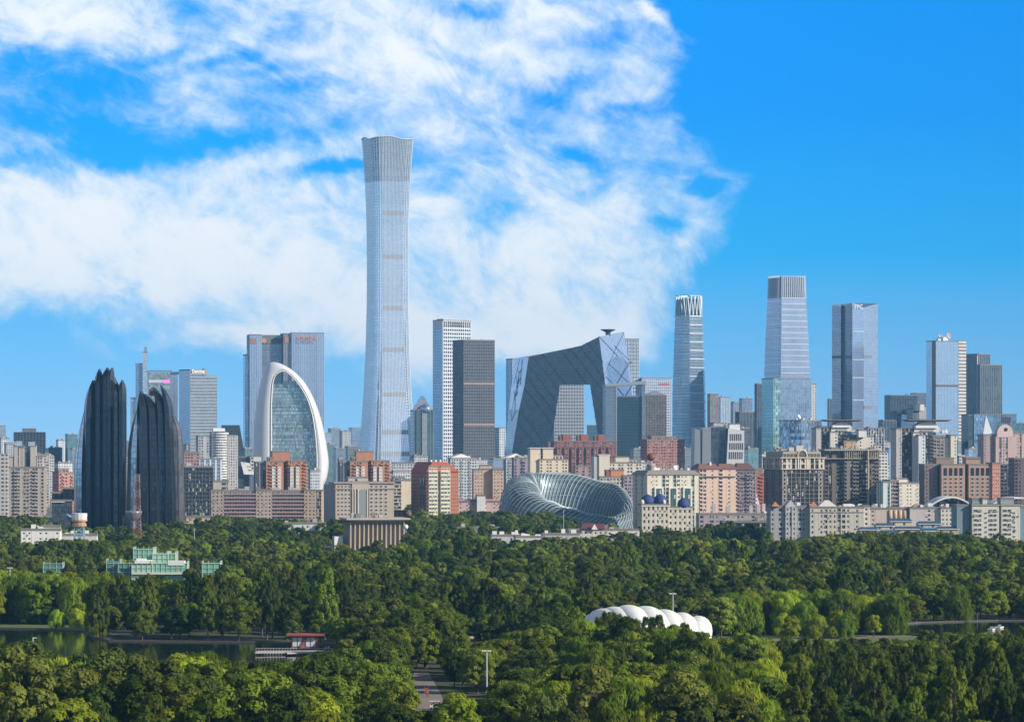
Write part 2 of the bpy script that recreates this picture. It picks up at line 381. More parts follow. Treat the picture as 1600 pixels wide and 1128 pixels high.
def crown_mesh(kind, seed, H, wid, nclump, per, leaf, stretch=1.0):
    """leaf quads on many small clumps spread through the crown volume"""
    rg = np.random.default_rng(seed)
    z0 = H*{'poplar': .16, 'willow': .16, 'elm': .24, 'locust': .26, 'ash': .26}[kind]
    ch = H-z0; rx = wid/2
    C = []; Rr = []
    lob = rg.normal(0, 1, (6, 3)); lob /= np.linalg.norm(lob, axis=1)[:, None]; la = rg.uniform(.05, .28, 6)
    while len(C) < nclump:
        t = rg.uniform(0, 1); a = rg.uniform(0, 2*math.pi)
        if kind == 'poplar': prof = math.sin(math.pi*(t*.84+.12))**.55
        elif kind == 'willow': prof = (1-t**2.6)**.55*(.82+.18*t)
        elif kind == 'ash': prof = math.sin(math.pi*(t*.88+.08))**.55
        else: prof = math.sqrt(max(0, 1-((t-.42)/.60)**2))
        rr = rx*prof*math.sqrt(rg.uniform(.28, 1))
        p = np.array([math.cos(a)*rr, math.sin(a)*rr, z0+t*ch])
        dd = np.array([p[0]/rx, p[1]/rx, (p[2]-z0-ch/2)/(ch/2)]); ln = np.linalg.norm(dd)+1e-6
        k = 1+float(np.sum(la*np.maximum(0, lob@(dd/ln))**4)) - .12
        p[:2] *= k; p[2] = z0+(p[2]-z0)*(1+(k-1)*.5)
        C.append(p); Rr.append(rg.uniform(.55, 1.15)*{'poplar': .15, 'willow': .19, 'elm': .185, 'locust': .175, 'ash': .165}[kind]*min(wid, 9))
    C = np.array(C); Rr = np.array(Rr)
    N = nclump*per
    ci = np.repeat(np.arange(nclump), per)
    dv = rg.normal(0, 1, (N, 3)); dv /= np.linalg.norm(dv, axis=1)[:, None]
    dv[:, 2] = np.where(dv[:, 2] < -.35, -dv[:, 2], dv[:, 2])
    sc3 = np.array([1, 1, .8])
    if kind == 'poplar': sc3 = np.array([.8, .8, 1.7])
    if kind == 'willow': sc3 = np.array([1, 1, .85])
    pos = C[ci] + dv*Rr[ci][:, None]*sc3*rg.uniform(.55, 1.08, (N, 1))
    nr = dv + rg.normal(0, .26, (N, 3))
    out = pos - np.array([0, 0, z0+ch*.45]); out /= np.linalg.norm(out, axis=1)[:, None]+1e-6
    nr = nr + out*.25
    if kind == 'willow':                      # hanging strands under each clump
        hang = rg.uniform(0, 1, N) < .45
        pos[hang, 2] -= rg.uniform(.2, 1, hang.sum())*H*.20
        nr[hang, 2] *= .25
    nr /= np.linalg.norm(nr, axis=1)[:, None]
    t1 = np.cross(nr, rg.normal(0, 1, (N, 3))); t1 /= np.linalg.norm(t1, axis=1)[:, None]
    if kind in ('willow', 'poplar'):
        zz_ = np.array([0, 0, 1.0]); t1 = zz_ - nr*(nr@zz_)[:, None] + rg.normal(0, .25, (N, 3)); t1 /= np.linalg.norm(t1, axis=1)[:, None]
    t2 = np.cross(nr, t1)
    s1 = leaf*rg.uniform(.6, 1.25, (N, 1)); s2 = s1*.62
    if kind == 'willow': s1 = s1*1.9; s2 = s2*.62
    pos[:, 2] = np.maximum(pos[:, 2], .4)
    q = np.stack([pos-t1*s1, pos+t2*s2-t1*s1*.1, pos+t1*s1, pos-t2*s2+t1*s1*.15], axis=1).reshape(-1, 3)
    me = bpy.data.meshes.new("crown"); me.vertices.add(4*N); me.vertices.foreach_set("co", q.ravel().astype(np.float32))
    me.loops.add(4*N); me.loops.foreach_set("vertex_index", np.arange(4*N, dtype=np.int32))
    me.polygons.add(N); me.polygons.foreach_set("loop_start", np.arange(0, 4*N, 4, dtype=np.int32))
    me.update(); me.validate(); me.materials.append(LM[kind]); return me, C
def trunk_mesh(seed, H, C, r):
    rg = random.Random(seed); g = MB()
    top = Vector((rg.uniform(-.3, .3), rg.uniform(-.3, .3), H*.8))
    g.tube([(0, 0, -.3), (0, 0, .3), (rg.uniform(-.1, .1), .05, H*.25), (top.x*.5, top.y*.5, H*.5), tuple(top)], [r*1.5, r, r*.8, r*.5, r*.12], 7)
    for i in range(8):
        c = Vector(C[rg.randrange(len(C))]); z = min(max(H*rg.uniform(.2, .5), H*.2), c.z*.85)
        a = Vector((top.x*z/H, top.y*z/H, z)); mid = a.lerp(c, .5)+Vector((0, 0, H*.03))
        g.tube([tuple(a), tuple(mid), tuple(c)], [r*.42, r*.28, r*.08], 5)
    me_o = g.build("trunk", bark); me = me_o.data; bpy.data.objects.remove(me_o); return me

# kind: height, width, clumps, leaves per clump, leaf size
SPEC = {
 'poplar': [(20, 7.5), (18, 6.5), (21, 8.5), (16, 6)],
 'elm': [(12, 11), (11, 10), (13, 10)],
 'willow': [(11.5, 11.5), (10.5, 10), (12, 10.5)],
 'locust': [(9.5, 8.5), (10.5, 9), (9, 9.5)],
 'ash': [(13, 9), (12, 8), (14, 10)],
}
PROTO = []          # (kind, crown mesh, trunk mesh, height, width)
for k, lst in SPEC.items():
    for i, (H, W_) in enumerate(lst):
        nc = {'poplar': 90, 'elm': 66, 'willow': 62, 'locust': 60, 'ash': 72}[k]
        cm, C = crown_mesh(k, 100+len(PROTO)*7, H, W_, nc, 112, .38)
        PROTO.append((k, cm, trunk_mesh(5+len(PROTO), H, C, .32), H, W_))

COLS = ["the beige cluster", "the taller petal tower", "the red lattice mast", "the terraced hotel", "the boathouse dock", "the ribbed hall",
        "the paved plaza", "the tall lamp mast", "the glass ring", "the white canopy", "the blue domes", "the peach flats",
        "the arcaded tower", "the round brown tower", "the blue roofs", "the beige slab", "the picture edge"]
DESC = {'poplar': "dark upright poplar", 'elm': "dark broad elm", 'willow': "pale weeping willow", 'locust': "bright yellowish locust", 'ash': "dull greyish ash"}
ROWS = [(830, "first row"), (885, "second row"), (935, "third row"), (985, "fourth row"), (1045, "fifth row"), (1110, "sixth row"), (1200, "seventh row"), (9e9, "far row")]
def zone(px, y, D):
    """species mix and size for a tree standing at photo column px, ground row y. None: no tree"""
    if inside((at(px, D), D), LAKE) or inside((at(px, D), D), POND): return None
    for q in CLEAR:
        if inside((at(px, D), D), q): return None
    if 618 < px < 708 and 1046 < y: return None if y < 1152 else (['locust', 'elm'], .55, 0)
    if 735 < px < 790 and y > 1098: return (['locust'], .6, .1)
    if px < 175 and 977 < y < 988: return (['willow'], .5, .8)                    # shore strip, thin
    if px < 170 and 935 <= y <= 977: return (['willow', 'willow', 'locust', 'willow'], 1.35, .05)
    if 150 < px < 560 and 985 < y < 1004: return (['poplar', 'elm'], .98, .0)
    if 150 < px < 560 and 940 < y <= 985: return (['poplar', 'poplar', 'elm'], .95, .05)
    if 1130 < px < 1405 and 978 < y < 993: return (['willow'], 1.22, .12)
    if 1130 < px < 1430 and 993 <= y < 1003: return (['willow', 'locust'], .8, .72)
    if 1130 < px < 1430 and 1003 <= y < 1014: return None
    if 1380 < px and 955 < y < 985: return (['willow', 'elm'], .9, .2)
    if 1395 < px < 1440 and y < 1010 and y > 990: return None
    if 895 < px < 1115 and 1028 < y < 1058: return (['poplar'], .86, 0)
    if 905 < px < 1120 and 1000 < y <= 1028: return None
    if 1110 <= px and 1016 <= y < 1060: return (['ash', 'elm', 'poplar', 'willow'], .72, .05)
    if px > 1200 and 1060 <= y: return (['poplar', 'poplar', 'elm', 'poplar'], .74, .05)
    if 520 < px < 700 and 1000 < y: return (['elm', 'locust', 'ash', 'elm'], 1.0, .05)
    if 700 <= px < 900 and 1010 < y < 1100: return (['elm', 'poplar'], .85, .05)
    if px >= 700 and y >= 1050: return (['willow', 'elm', 'locust', 'willow', 'ash'], 1.15, .03)
    if y >= 1060: return (['locust', 'elm', 'locust', 'ash', 'willow'], 1.3, .02)
    if 560 < px < 900 and 900 < y < 1010: return (['elm', 'poplar', 'ash', 'locust', 'elm'], .85, .05)
    if 900 <= px and 890 < y < 1000: return (['ash', 'elm', 'poplar', 'ash', 'willow'], .92, .05)
    if y < 865: return (['elm', 'ash', 'locust'], .80, .05)
    return (['elm', 'ash', 'locust', 'willow', 'poplar', 'elm'], .80, .05)
TREES = []
# rows of the photograph that the crowns stay under: (nearest D, farthest D, [(px, row)...])
CAP = [(700, 985, [(0, 1012), (60, 1014), (85, 1034), (150, 1048), (210, 1046), (250, 1066), (300, 1022), (345, 1046), (420, 1052), (480, 1044), (540, 1020), (600, 1010), (625, 1075), (700, 1080), (745, 1100), (775, 1100), (800, 1052), (900, 1048), (1000, 1050), (1110, 1040), (1200, 1030), (1600, 1020)]),
       (985, 1150, [(0, 1048), (440, 1062), (500, 1036), (540, 1012), (560, 992), (640, 985), (700, 1000), (770, 1010), (800, 985), (840, 970), (900, 985), (925, 966), (1000, 958), (1060, 968), (1080, 992), (1112, 1004), (1420, 1004), (1450, 990), (1560, 996), (1600, 985)]),
       (1360, 1610, [(0, 896), (110, 902), (170, 900), (200, 905), (345, 903), (370, 884), (480, 878), (560, 890), (640, 900), (660, 892), (760, 882), (900, 880), (1000, 888), (1200, 896), (1440, 890), (1600, 895)]),
       (1150, 1222, [(0, 960), (540, 975), (600, 960), (700, 930), (900, 930), (1000, 962), (1105, 972), (1115, 1005), (1430, 1005), (1480, 992), (1640, 992)]),
       (1222, 1360, [(0, 900), (110, 904), (170, 912), (200, 905), (345, 903), (370, 884), (480, 878), (560, 900), (640, 935), (660, 900), (760, 885), (900, 880), (940, 940), (1110, 940), (1140, 930), (1200, 926), (1400, 932), (1425, 985), (1480, 990), (1640, 990)]),
       (1610, 2020, [(0, 846), (150, 852), (180, 862), (330, 858), (400, 850), (520, 862), (620, 862), (700, 846), (900, 850), (1100, 850), (1300, 846), (1600, 850)]),
       (2450, 3400, [(0, 808), (100, 805), (300, 806), (500, 816), (560, 812), (640, 789), (790, 792), (860, 798), (880, 812), (1000, 815), (1090, 800), (1200, 830), (1600, 830)]),
       (2020, 2450, [(0, 812), (30, 844), (95, 846), (140, 838), (160, 822), (300, 812), (480, 824), (530, 850), (632, 846), (640, 826), (700, 822), (780, 846), (900, 842), (1000, 828), (1080, 832), (1100, 842), (1200, 848), (1340, 834), (1480, 834), (1560, 846), (1600, 852)])]
def cap_scale(px, D, H):
    for d0, d1, L in CAP:
        if d0 <= D < d1:
            q = L[-1][1] if px > L[-1][0] else L[0][1]
            for (a, y0), (b_, y1) in zip(L, L[1:]):
                if a <= px <= b_: q = y0+(y1-y0)*(px-a)/(b_-a); break
            hm = EYE-(q-HY)/F*D
            return min(1, hm/H) if hm > 2.5 else 0
    return 1
def plant_forest():
    g = random.Random(21)
    D = 770.0
    while D < 2560:
        sp = 7.4 + (D-770)*.0042
        x = at(-250, D)+g.uniform(0, sp)
        while x < at(1850, D):
            X = x+g.uniform(-.42, .42)*sp; Y = D+g.uniform(-.45, .45)*sp
            px = 800+X/Y*F; y = HY+EYE*F/Y
            z = zone(px, y, Y)
            if z:
                # patches of one kind: pick by a slow noise
                kinds, scl, skip = z
                if g.random() >= skip:
                    h = math.sin(X*.031+Y*.013)*1.7+math.sin(X*.011-Y*.021+1.3)*1.9+g.uniform(-.9, .9)
                    k = kinds[int(abs(h)*1.3) % len(kinds)]
                    opts = [i for i, p in enumerate(PROTO) if p[0] == k]
                    pick_ = g.choice(opts)
                    s = scl*g.uniform(.74, 1.2)*(1+.16*math.sin(X*.045+Y*.02)*math.sin(Y*.037-X*.013))
                    s *= cap_scale(px, Y, PROTO[pick_][3]*s*g.uniform(.90, 1.10))
                    if s < .28: x += sp; continue
                    TREES.append((X, Y, pick_, s, g.uniform(0, 2*math.pi), px, y))
            x += sp
        D += sp*(.92 if D < 1400 else 1.15)
def build_forest():
    plant_forest()
    g = random.Random(61); pop = [i for i, p in enumerate(PROTO) if p[0] == 'poplar']
    for D, st0 in ((1090, 0), (1104, 2.2), (1119, 1.0)):        # screen of poplars in front of the white canopy
        x = at(902, D)+st0
        while x < at(1110, D):
            i = g.choice(pop); px = 800+x/D*F
            if px > 1084: break
            top = 1003-25*math.sin(math.pi*min(1, max(0, (px-895)/222)))**.5+g.uniform(-9, 12)
            TREES.append((x, D+g.uniform(-3, 3), i, (EYE-(top-HY)/F*D)/PROTO[i][3], g.uniform(0, 6.28), px, 1045)); x += g.uniform(3.4, 5.2)
    def score(t):
        X, Y, i, s, r, px, y = t
        px, y = 800+X/Y*F, HY+EYE*F/Y
        H, W_ = PROTO[i][3]*s, PROTO[i][4]*s
        top = HY+(EYE-H)/Y*F
        vis = max(0, min(1128, y)-top)/(y-top)
        if px < -25 or px > 1625: vis = 0
        return vis*W_*H/Y**2
    T = sorted(TREES, key=score, reverse=True)
    # rows that stand free in front of water or lawn are seen whole
    pick = T[:285]
    rest = [t for t in T[285:]]
    for X, Y, i, s, r, px, y in pick:
        k, cm, tm, H, W_ = PROTO[i]
        px = 800+X/Y*F; q = max(0, min(31, int(px//50))); a_n, b_n = COLS[q//2], COLS[q//2+1]
        row = next(n for lim, n in ROWS if Y < lim)
        where = f"below {a_n}" if q % 2 == 0 else f"between {a_n} and {b_n}"
        o = thing(k+"_tree", f"{DESC[k]}, {row}, {where}", "tree", (X, Y, 0), r, f"{k} trees, {row}, {where}")
        o.scale = (s, s, s)
        a = bpy.data.objects.new("crown", cm); col.objects.link(a); a.parent = o
        t_ = bpy.data.objects.new("trunk", tm); col.objects.link(t_); t_.parent = o
    # everything else: one mass of woodland, instanced on points
    me = bpy.data.meshes.new("woodland"); me.from_pydata([(t[0], t[1], 0) for t in rest], [], [])
    for nm, ty, vals in (("rotz", 'FLOAT', [t[4] for t in rest]), ("size", 'FLOAT', [t[3] for t in rest]), ("which", 'INT', [t[2] for t in rest])):
        at_ = me.attributes.new(nm, ty, 'POINT'); at_.data.foreach_set("value", vals)
    o = bpy.data.objects.new("woodland", me); col.objects.link(o); o['kind'] = 'stuff'; o['label'] = "mixed park woodland reaching back to the city"; o['category'] = "woodland"
    ng = bpy.data.node_groups.new("woodland", 'GeometryNodeTree')
    ng.interface.new_socket("Geometry", in_out='INPUT', socket_type='NodeSocketGeometry'); ng.interface.new_socket("Geometry", in_out='OUTPUT', socket_type='NodeSocketGeometry')
    N = ng.nodes; L = ng.links; gi = N.new('NodeGroupInput'); go = N.new('NodeGroupOutput'); jn = N.new('GeometryNodeJoinGeometry')
    def attr(nm, ty):
        q = N.new('GeometryNodeInputNamedAttribute'); q.data_type = ty; q.inputs[0].default_value = nm
        return [s_ for s_ in q.outputs if s_.enabled and s_.name == 'Attribute'][0]
    rz, sz, wh = attr("rotz", 'FLOAT'), attr("size", 'FLOAT'), attr("which", 'INT')
    cb = N.new('ShaderNodeCombineXYZ'); L.new(rz, cb.inputs[2])
    e2r = N.new('FunctionNodeEulerToRotation'); L.new(cb.outputs[0], e2r.inputs[0])
    for i, (k, cm, tm, H, W_) in enumerate(PROTO):
        src = next((x for x in col.objects if x.name.startswith('crown') and x.data is cm), None)
        srt = next((x for x in col.objects if x.name.startswith('trunk') and x.data is tm), None)
        if src is None: print('no source for', k, i); continue
        oc = N.new('GeometryNodeObjectInfo'); oc.inputs[0].default_value = src; oc.transform_space = 'ORIGINAL'
        ot = N.new('GeometryNodeObjectInfo'); ot.inputs[0].default_value = srt; ot.transform_space = 'ORIGINAL'
        j2 = N.new('GeometryNodeJoinGeometry'); L.new(oc.outputs['Geometry'], j2.inputs[0]); L.new(ot.outputs['Geometry'], j2.inputs[0])
        cp = N.new('FunctionNodeCompare'); cp.data_type = 'INT'; cp.operation = 'EQUAL'; L.new(wh, cp.inputs[2]); cp.inputs[3].default_value = i
        ip = N.new('GeometryNodeInstanceOnPoints'); L.new(gi.outputs[0], ip.inputs['Points']); L.new(cp.outputs[0], ip.inputs['Selection'])
        L.new(j2.outputs[0], ip.inputs['Instance']); L.new(e2r.outputs[0], ip.inputs['Rotation']); L.new(sz, ip.inputs['Scale'])
        L.new(ip.outputs[0], jn.inputs[0])
    L.new(jn.outputs[0], go.inputs[0])
    md = o.modifiers.new("woodland", 'NODES'); md.node_group = ng
    print('trees', len(pick), 'rest', len(rest))

# ------------------------------------------------------------------ building kit
G_BLUE = glass((.40, .50, .62), 1.5, 4.0, .12, (.35, .40, .46), .22, (.7,), .8, .12, .18)
G_GREY = glass((.26, .31, .36), 1.5, 4.0, .14, (.22, .24, .26), .25, (.65,), .7, .15, .2)
G_DARK = glass((.11, .14, .17), 1.6, 4.0, .12, (.10, .11, .12), .28, (.6,), .6, .15, .3)
G_BROWN = glass((.20, .175, .165), 1.6, 3.9, .2, (.20, .16, .14), .30, (1.25,), .35, .25, .3)
G_TEAL = glass((.16, .30, .34), 1.5, 4.0, .12, (.25, .32, .33), .2, (.8,), .7, .12, .25)
G_PALE = glass((.55, .62, .70), 1.5, 4.0, .16, (.62, .66, .70), .22, (.8,), .75, .14, .15)
WIN = glass((.055, .07, .085), 1.25, 3.1, .10, (.30, .29, .27), .0, (1,), .25, .12, .5, .02, .20, name="window_glass")
WIN_G = glass((.05, .12, .11), 1.25, 3.1, .10, (.25, .28, .27), .0, (1,), .35, .12, .4, .02, .12, name="window_glass")
WIN_D = glass((.025, .032, .04), 1.3, 3.1, .09, (.07, .07, .07), .0, (1,), .25, .12, .5, .02, .10, name="window_glass")
PANE = glass((.04, .05, .06), .9, 9, .07, (.35, .34, .32), .0, (1,), .3, .1, .4, .02, .15, name="window_glass")
ROOF = paint((.20, .19, .18), .9, name="roof_felt"); ROOF_L = paint((.42, .41, .39), .85, name="roof_felt")
WHITE = paint((.74, .73, .70), .6, 0, .10); STEEL = paint((.45, .46, .47), .4, .6, .08, name="painted_steel")
DARKM = paint((.06, .06, .065), .5, .3, .1, name="dark_metal")

def facade(fr, gl, p0, p1, z0, z1, st):
    """piers, spandrels and balconies standing proud of the glazed core along one wall. st: pat, bay, fl, pw, sh, dp"""
    e, n, l = nrm2(p0, p1)
    pat = st.get('pat', 'w'); nb = st.get('nb') or max(1, round(l/st.get('bay', 3.3)))
    bw = l/nb; fl = st.get('fl', 3.1); nf = max(1, round((z1-z0)/fl)); fh = (z1-z0)/nf
    pw, sh, dp = st.get('pw', .9), st.get('sh', 1.3), st.get('dp', .45)
    ty = [pat[i % len(pat)] for i in range(nb)]
    for i in range(nb+1):
        k = 1.0 if i in (0, nb) else 1.0
        a0 = max(0, i*bw-pw/2) if i else 0; a1 = min(l, i*bw+pw/2) if i < nb else l
        if i == 0: a1 = max(a1, pw*.7)
        if i == nb: a0 = min(a0, l-pw*.7)
        fr.obox(p0, e, n, a0, a1, 0, dp, z0, z1+.01)
    i = 0
    while i < nb:
        j = i
        while j < nb and ty[j] == ty[i]: j += 1
        a0, a1 = i*bw+.02, j*bw-.02; t = ty[i]
        if t == 's': fr.obox(p0, e, n, a0, a1, 0, dp-.05, z0, z1)
        else:
            s_ = {'w': sh, 'b': sh*.7, 'g': .3, 'v': sh*1.35, 'c': sh*.25}[t]
            for q in range(nf+1):
                za = z0+q*fh-s_*.45; zb = z0+q*fh+s_*.55
                fr.obox(p0, e, n, a0, a1, 0, dp-.07, max(z0, za), min(z1, zb))
            if t == 'v':
                for q in range(i, j): 
                    fr.obox(p0, e, n, q*bw+.03, q*bw+bw*.32, 0, dp-.1, z0, z1-.02); fr.obox(p0, e, n, q*bw+bw*.68, q*bw+bw-.03, 0, dp-.1, z0, z1-.02)
            if t == 'b':
                for q in range(nf):
                    if q == 0: continue
                    for c in range(i, j): fr.obox(p0, e, n, c*bw+bw*.08, c*bw+bw*.92, dp-.12, dp+1.15, z0+q*fh-.25, z0+q*fh+.95)
            if t in 'wvb' and j-i < 9:          # air conditioners and drying racks hung outside
                for c in range(i, j):
                    for q in range(nf):
                        if _ac.random() < .16: fr.obox(p0, e, n, c*bw+bw*.2, c*bw+bw*(.2+.2+.25*_ac.random()), dp-.1, dp+.55, z0+q*fh+.5, z0+q*fh+1.15)
        i = j
_ac = random.Random(12)
FR_PLAIN = dict(pat='s', bay=8)
_pane = {}
def as_mesh(c, name):
    o = bpy.data.objects.new(name, c); col.objects.link(o)
    me = bpy.data.meshes.new_from_object(o.evaluated_get(bpy.context.evaluated_depsgraph_get())); bpy.data.objects.remove(o)
    o = bpy.data.objects.new(name, me); col.objects.link(o); return o
class Bld:
    def __init__(s, name, label, xc, D, th, cat="building", group=None):
        s.m = D/F; s.D = D; s.xc = xc; s.th = R(th)
        s.root = thing(name, label, cat, (at(xc, D), D, 0), s.th, group)
        s.npane = 0
    def X(s, px): return (px-s.xc)*s.m/math.cos(s.th)
    def Lf(s, px): return (s.xc-px)*s.m/max(.1, math.sin(s.th))
    def Z(s, py, loc=0): return zz(py, s.D)
    def part(s, name, mb, mat, parent=None, smooth=False): return mb.build(name, mat, parent or s.root, smooth=smooth)
    def mass(s, x0, x1, y0, y1, z0, z1, st, roof=True, edges=(0, 1, 3), sts=None):
        """one box-shaped volume: glazed core, facade frame, roof with parapet. Local metres"""
        if x1 < x0: x0, x1 = x1, x0
        poly = [(x0, y0), (x1, y0), (x1, y1), (x0, y1)]
        return s.pmass(poly, z0, z1, st, roof, edges, sts)
    def pmass(s, poly, z0, z1, st, roof=True, edges=None, sts=None):
        g = MB(); g.prism(poly, z0, z1); s.part('glazing' if st['k'] != 'ww' else 'facade', g, st['gm'])
        n = len(poly)
        if st['k'] == 'fr':
            f = MB()
            for i in range(n):
                a, c = poly[i], poly[(i+1) % n]
                u = (sts or {}).get(i, st)
                if edges is not None and i not in edges: u = dict(st, pat='s', pw=.5)
                facade(f, g, a, c, z0, z1, u)
            s.part('facade_frame', f, st['fm'])
        if st.get('fin'):
            f = MB(); w_, sp, d_ = st['fin']
            for i in range(n):
                a, c = poly[i], poly[(i+1) % n]; e, nn, l = nrm2(a, c); k = max(1, round(l/sp))
                for q in range(k+1): f.obox(a, e, nn, q*l/k-w_/2, q*l/k+w_/2, 0, d_, z0, z1+.3)
            s.part('mullion', f, st['fm'])
        if st.get('band'):
            f = MB(); h_, sp, d_ = st['band']; k = max(1, round((z1-z0)/sp))
            for i in range(n):
                a, c = poly[i], poly[(i+1) % n]; e, nn, l = nrm2(a, c)
                for q in range(1, k+1): f.obox(a, e, nn, -.01, l+.01, 0, d_, z0+q*(z1-z0)/k-h_, z0+q*(z1-z0)/k)
            s.part('floor_edge_trim', f, st['fm'])
        if roof:
            r = MB(); cxm = sum(p[0] for p in poly)/n; cym = sum(p[1] for p in poly)/n
            o = .5 if st['k'] == 'fr' else .25
            sc_ = lambda p, k: (p[0]+(1 if p[0] > cxm else -1)*k, p[1]+(1 if p[1] > cym else -1)*k)
            if n == 4:
                r.prism([sc_(p, o+.1) for p in poly], z1, z1+.35, True)
                for i in range(4):
                    a, c = sc_(poly[i], o), sc_(poly[(i+1) % 4], o); e, nn, l = nrm2(a, c)
                    r.obox(a, e, nn, 0, l, -.35, 0, z1+.35, z1+1.3)
            else: r.prism(poly, z1, z1+.4, True)
            s.part('roof', r, st.get('rm', ROOF))
    def box(s, name, x0, x1, y0, y1, z0, z1, mat):
        g = MB(); g.box(min(x0, x1), max(x0, x1), y0, y1, z0, z1); return s.part(name, g, mat)
    def clutter(s, x0, x1, y0, y1, z, n=5, seed=1, big=4.5, mat=None):
        """lift houses, plant and tanks on the roof"""
        g = random.Random(seed); q = MB()
        for i in range(n*2+2 if z > 45 else 0):
            x, y = g.uniform(x0, x1), g.uniform(y0+.3, max(y0+.4, y1-1)); k = g.random()
            if k < .4: h = g.uniform(2, 6); q.box(x-.06, x+.06, y, y+.12, z+.2, z+h)
            else: q.box(x, x+g.uniform(.8, 2.2), y, y+1.2, z+.2, z+g.uniform(.9, 2.2))
        if q.v: s.part('roof_ducting_trim', q, STEEL)
        for i in range(n):
            w_, d_, h = g.uniform(1.5, big), g.uniform(2, 5), g.uniform(1.2, 3.6)
            a = g.uniform(x0, max(x0+.1, x1-w_)); c = g.uniform(y0+.5, max(y0+.6, y1-d_))
            s.box('roof_plant', a, a+w_, c, c+d_, z+.3, z+.3+h, mat or (ROOF_L if g.random() < .6 else ROOF))
    def text(s, body, size, px, z, y, mat, name='lettering', w_=None, side=0):
        c = bpy.data.curves.new(name, 'FONT'); c.body = body; c.size = size; c.extrude = .15; c.offset = size*.025; c.materials.append(mat)
        o = as_mesh(c, name); o.parent = s.root
        if side: o.rotation_euler = (R(90), 0, R(-90)); o.location = (-y, s.Lf(px), z)
        else: o.rotation_euler = (R(90), 0, 0); o.location = (s.X(px), y, z)
        return o
    def panes(s, x0, x1, yf, z0, z1, nx, nz, wf=.5, hf=.5, mat=None):
        """single windows: each a frame with its pane, up to 100 of them on one building"""
        bw, fh = (x1-x0)/nx, (z1-z0)/nz; key = (round(bw*wf, 2), round(fh*hf, 2))
        if key not in _pane:
            a, b_ = key[0]/2, key[1]/2
            g = MB(); g.box(-a, a, -.06, .02, -b_, b_); pm = g.build('pane', PANE); me = pm.data; bpy.data.objects.remove(pm)
            g = MB(); t = .11
            g.box(-a-t, a+t, -.16, .02, b_, b_+t); g.box(-a-t, a+t, -.22, .02, -b_-t, -b_); g.box(-a-t, -a, -.15, .02, -b_, b_); g.box(a, a+t, -.15, .02, -b_, b_)
            fm = g.build('window', WHITE); mf = fm.data; bpy.data.objects.remove(fm); _pane[key] = (me, mf)
        me, mf = _pane[key]
        for j in range(nz-1, -1, -1):
            for i in range(nx):
                if s.npane >= 100: return
                s.npane += 1
                o = bpy.data.objects.new('window', mf); col.objects.link(o); o.parent = s.root
                o.location = (x0+(i+.5)*bw, yf, z0+(j+.5)*fh)
                p = bpy.data.objects.new('pane', me); col.objects.link(p); p.parent = o

def fr(c, gm=None, **k): return dict(k='fr', fm=paint(c), gm=gm or WIN, **k)
def gl(gm, **k): return dict(k='gl', gm=gm, **k)
def ww(c, **k): return dict(k='ww', gm=wall_win(c, **k))

def simple(name, label, x0, xc, x1, ytop, D, th, st, dep=None, clut=3, pent=None, group=None, stl=None, cat="building"):
    b = Bld(name, label, xc, D, th, cat, group)
    W_ = b.X(x1); L_ = dep or (b.Lf(x0) if xc-x0 > 1.5 else 22)
    H = b.Z(ytop)-1.3
    b.mass(0, W_, 0, L_, 0, H, st, sts={3: stl} if stl else None)
    if pent:
        for (a, c, yt) in pent:
            b.mass(b.X(a), b.X(c), L_*.2, L_*.75, H, b.Z(yt)-1.3, dict(st, fin=None, band=None), edges=(0, 1, 3))
    if clut: b.clutter(0, W_, 0, L_, H, clut, int(x0*7+D))
    return b
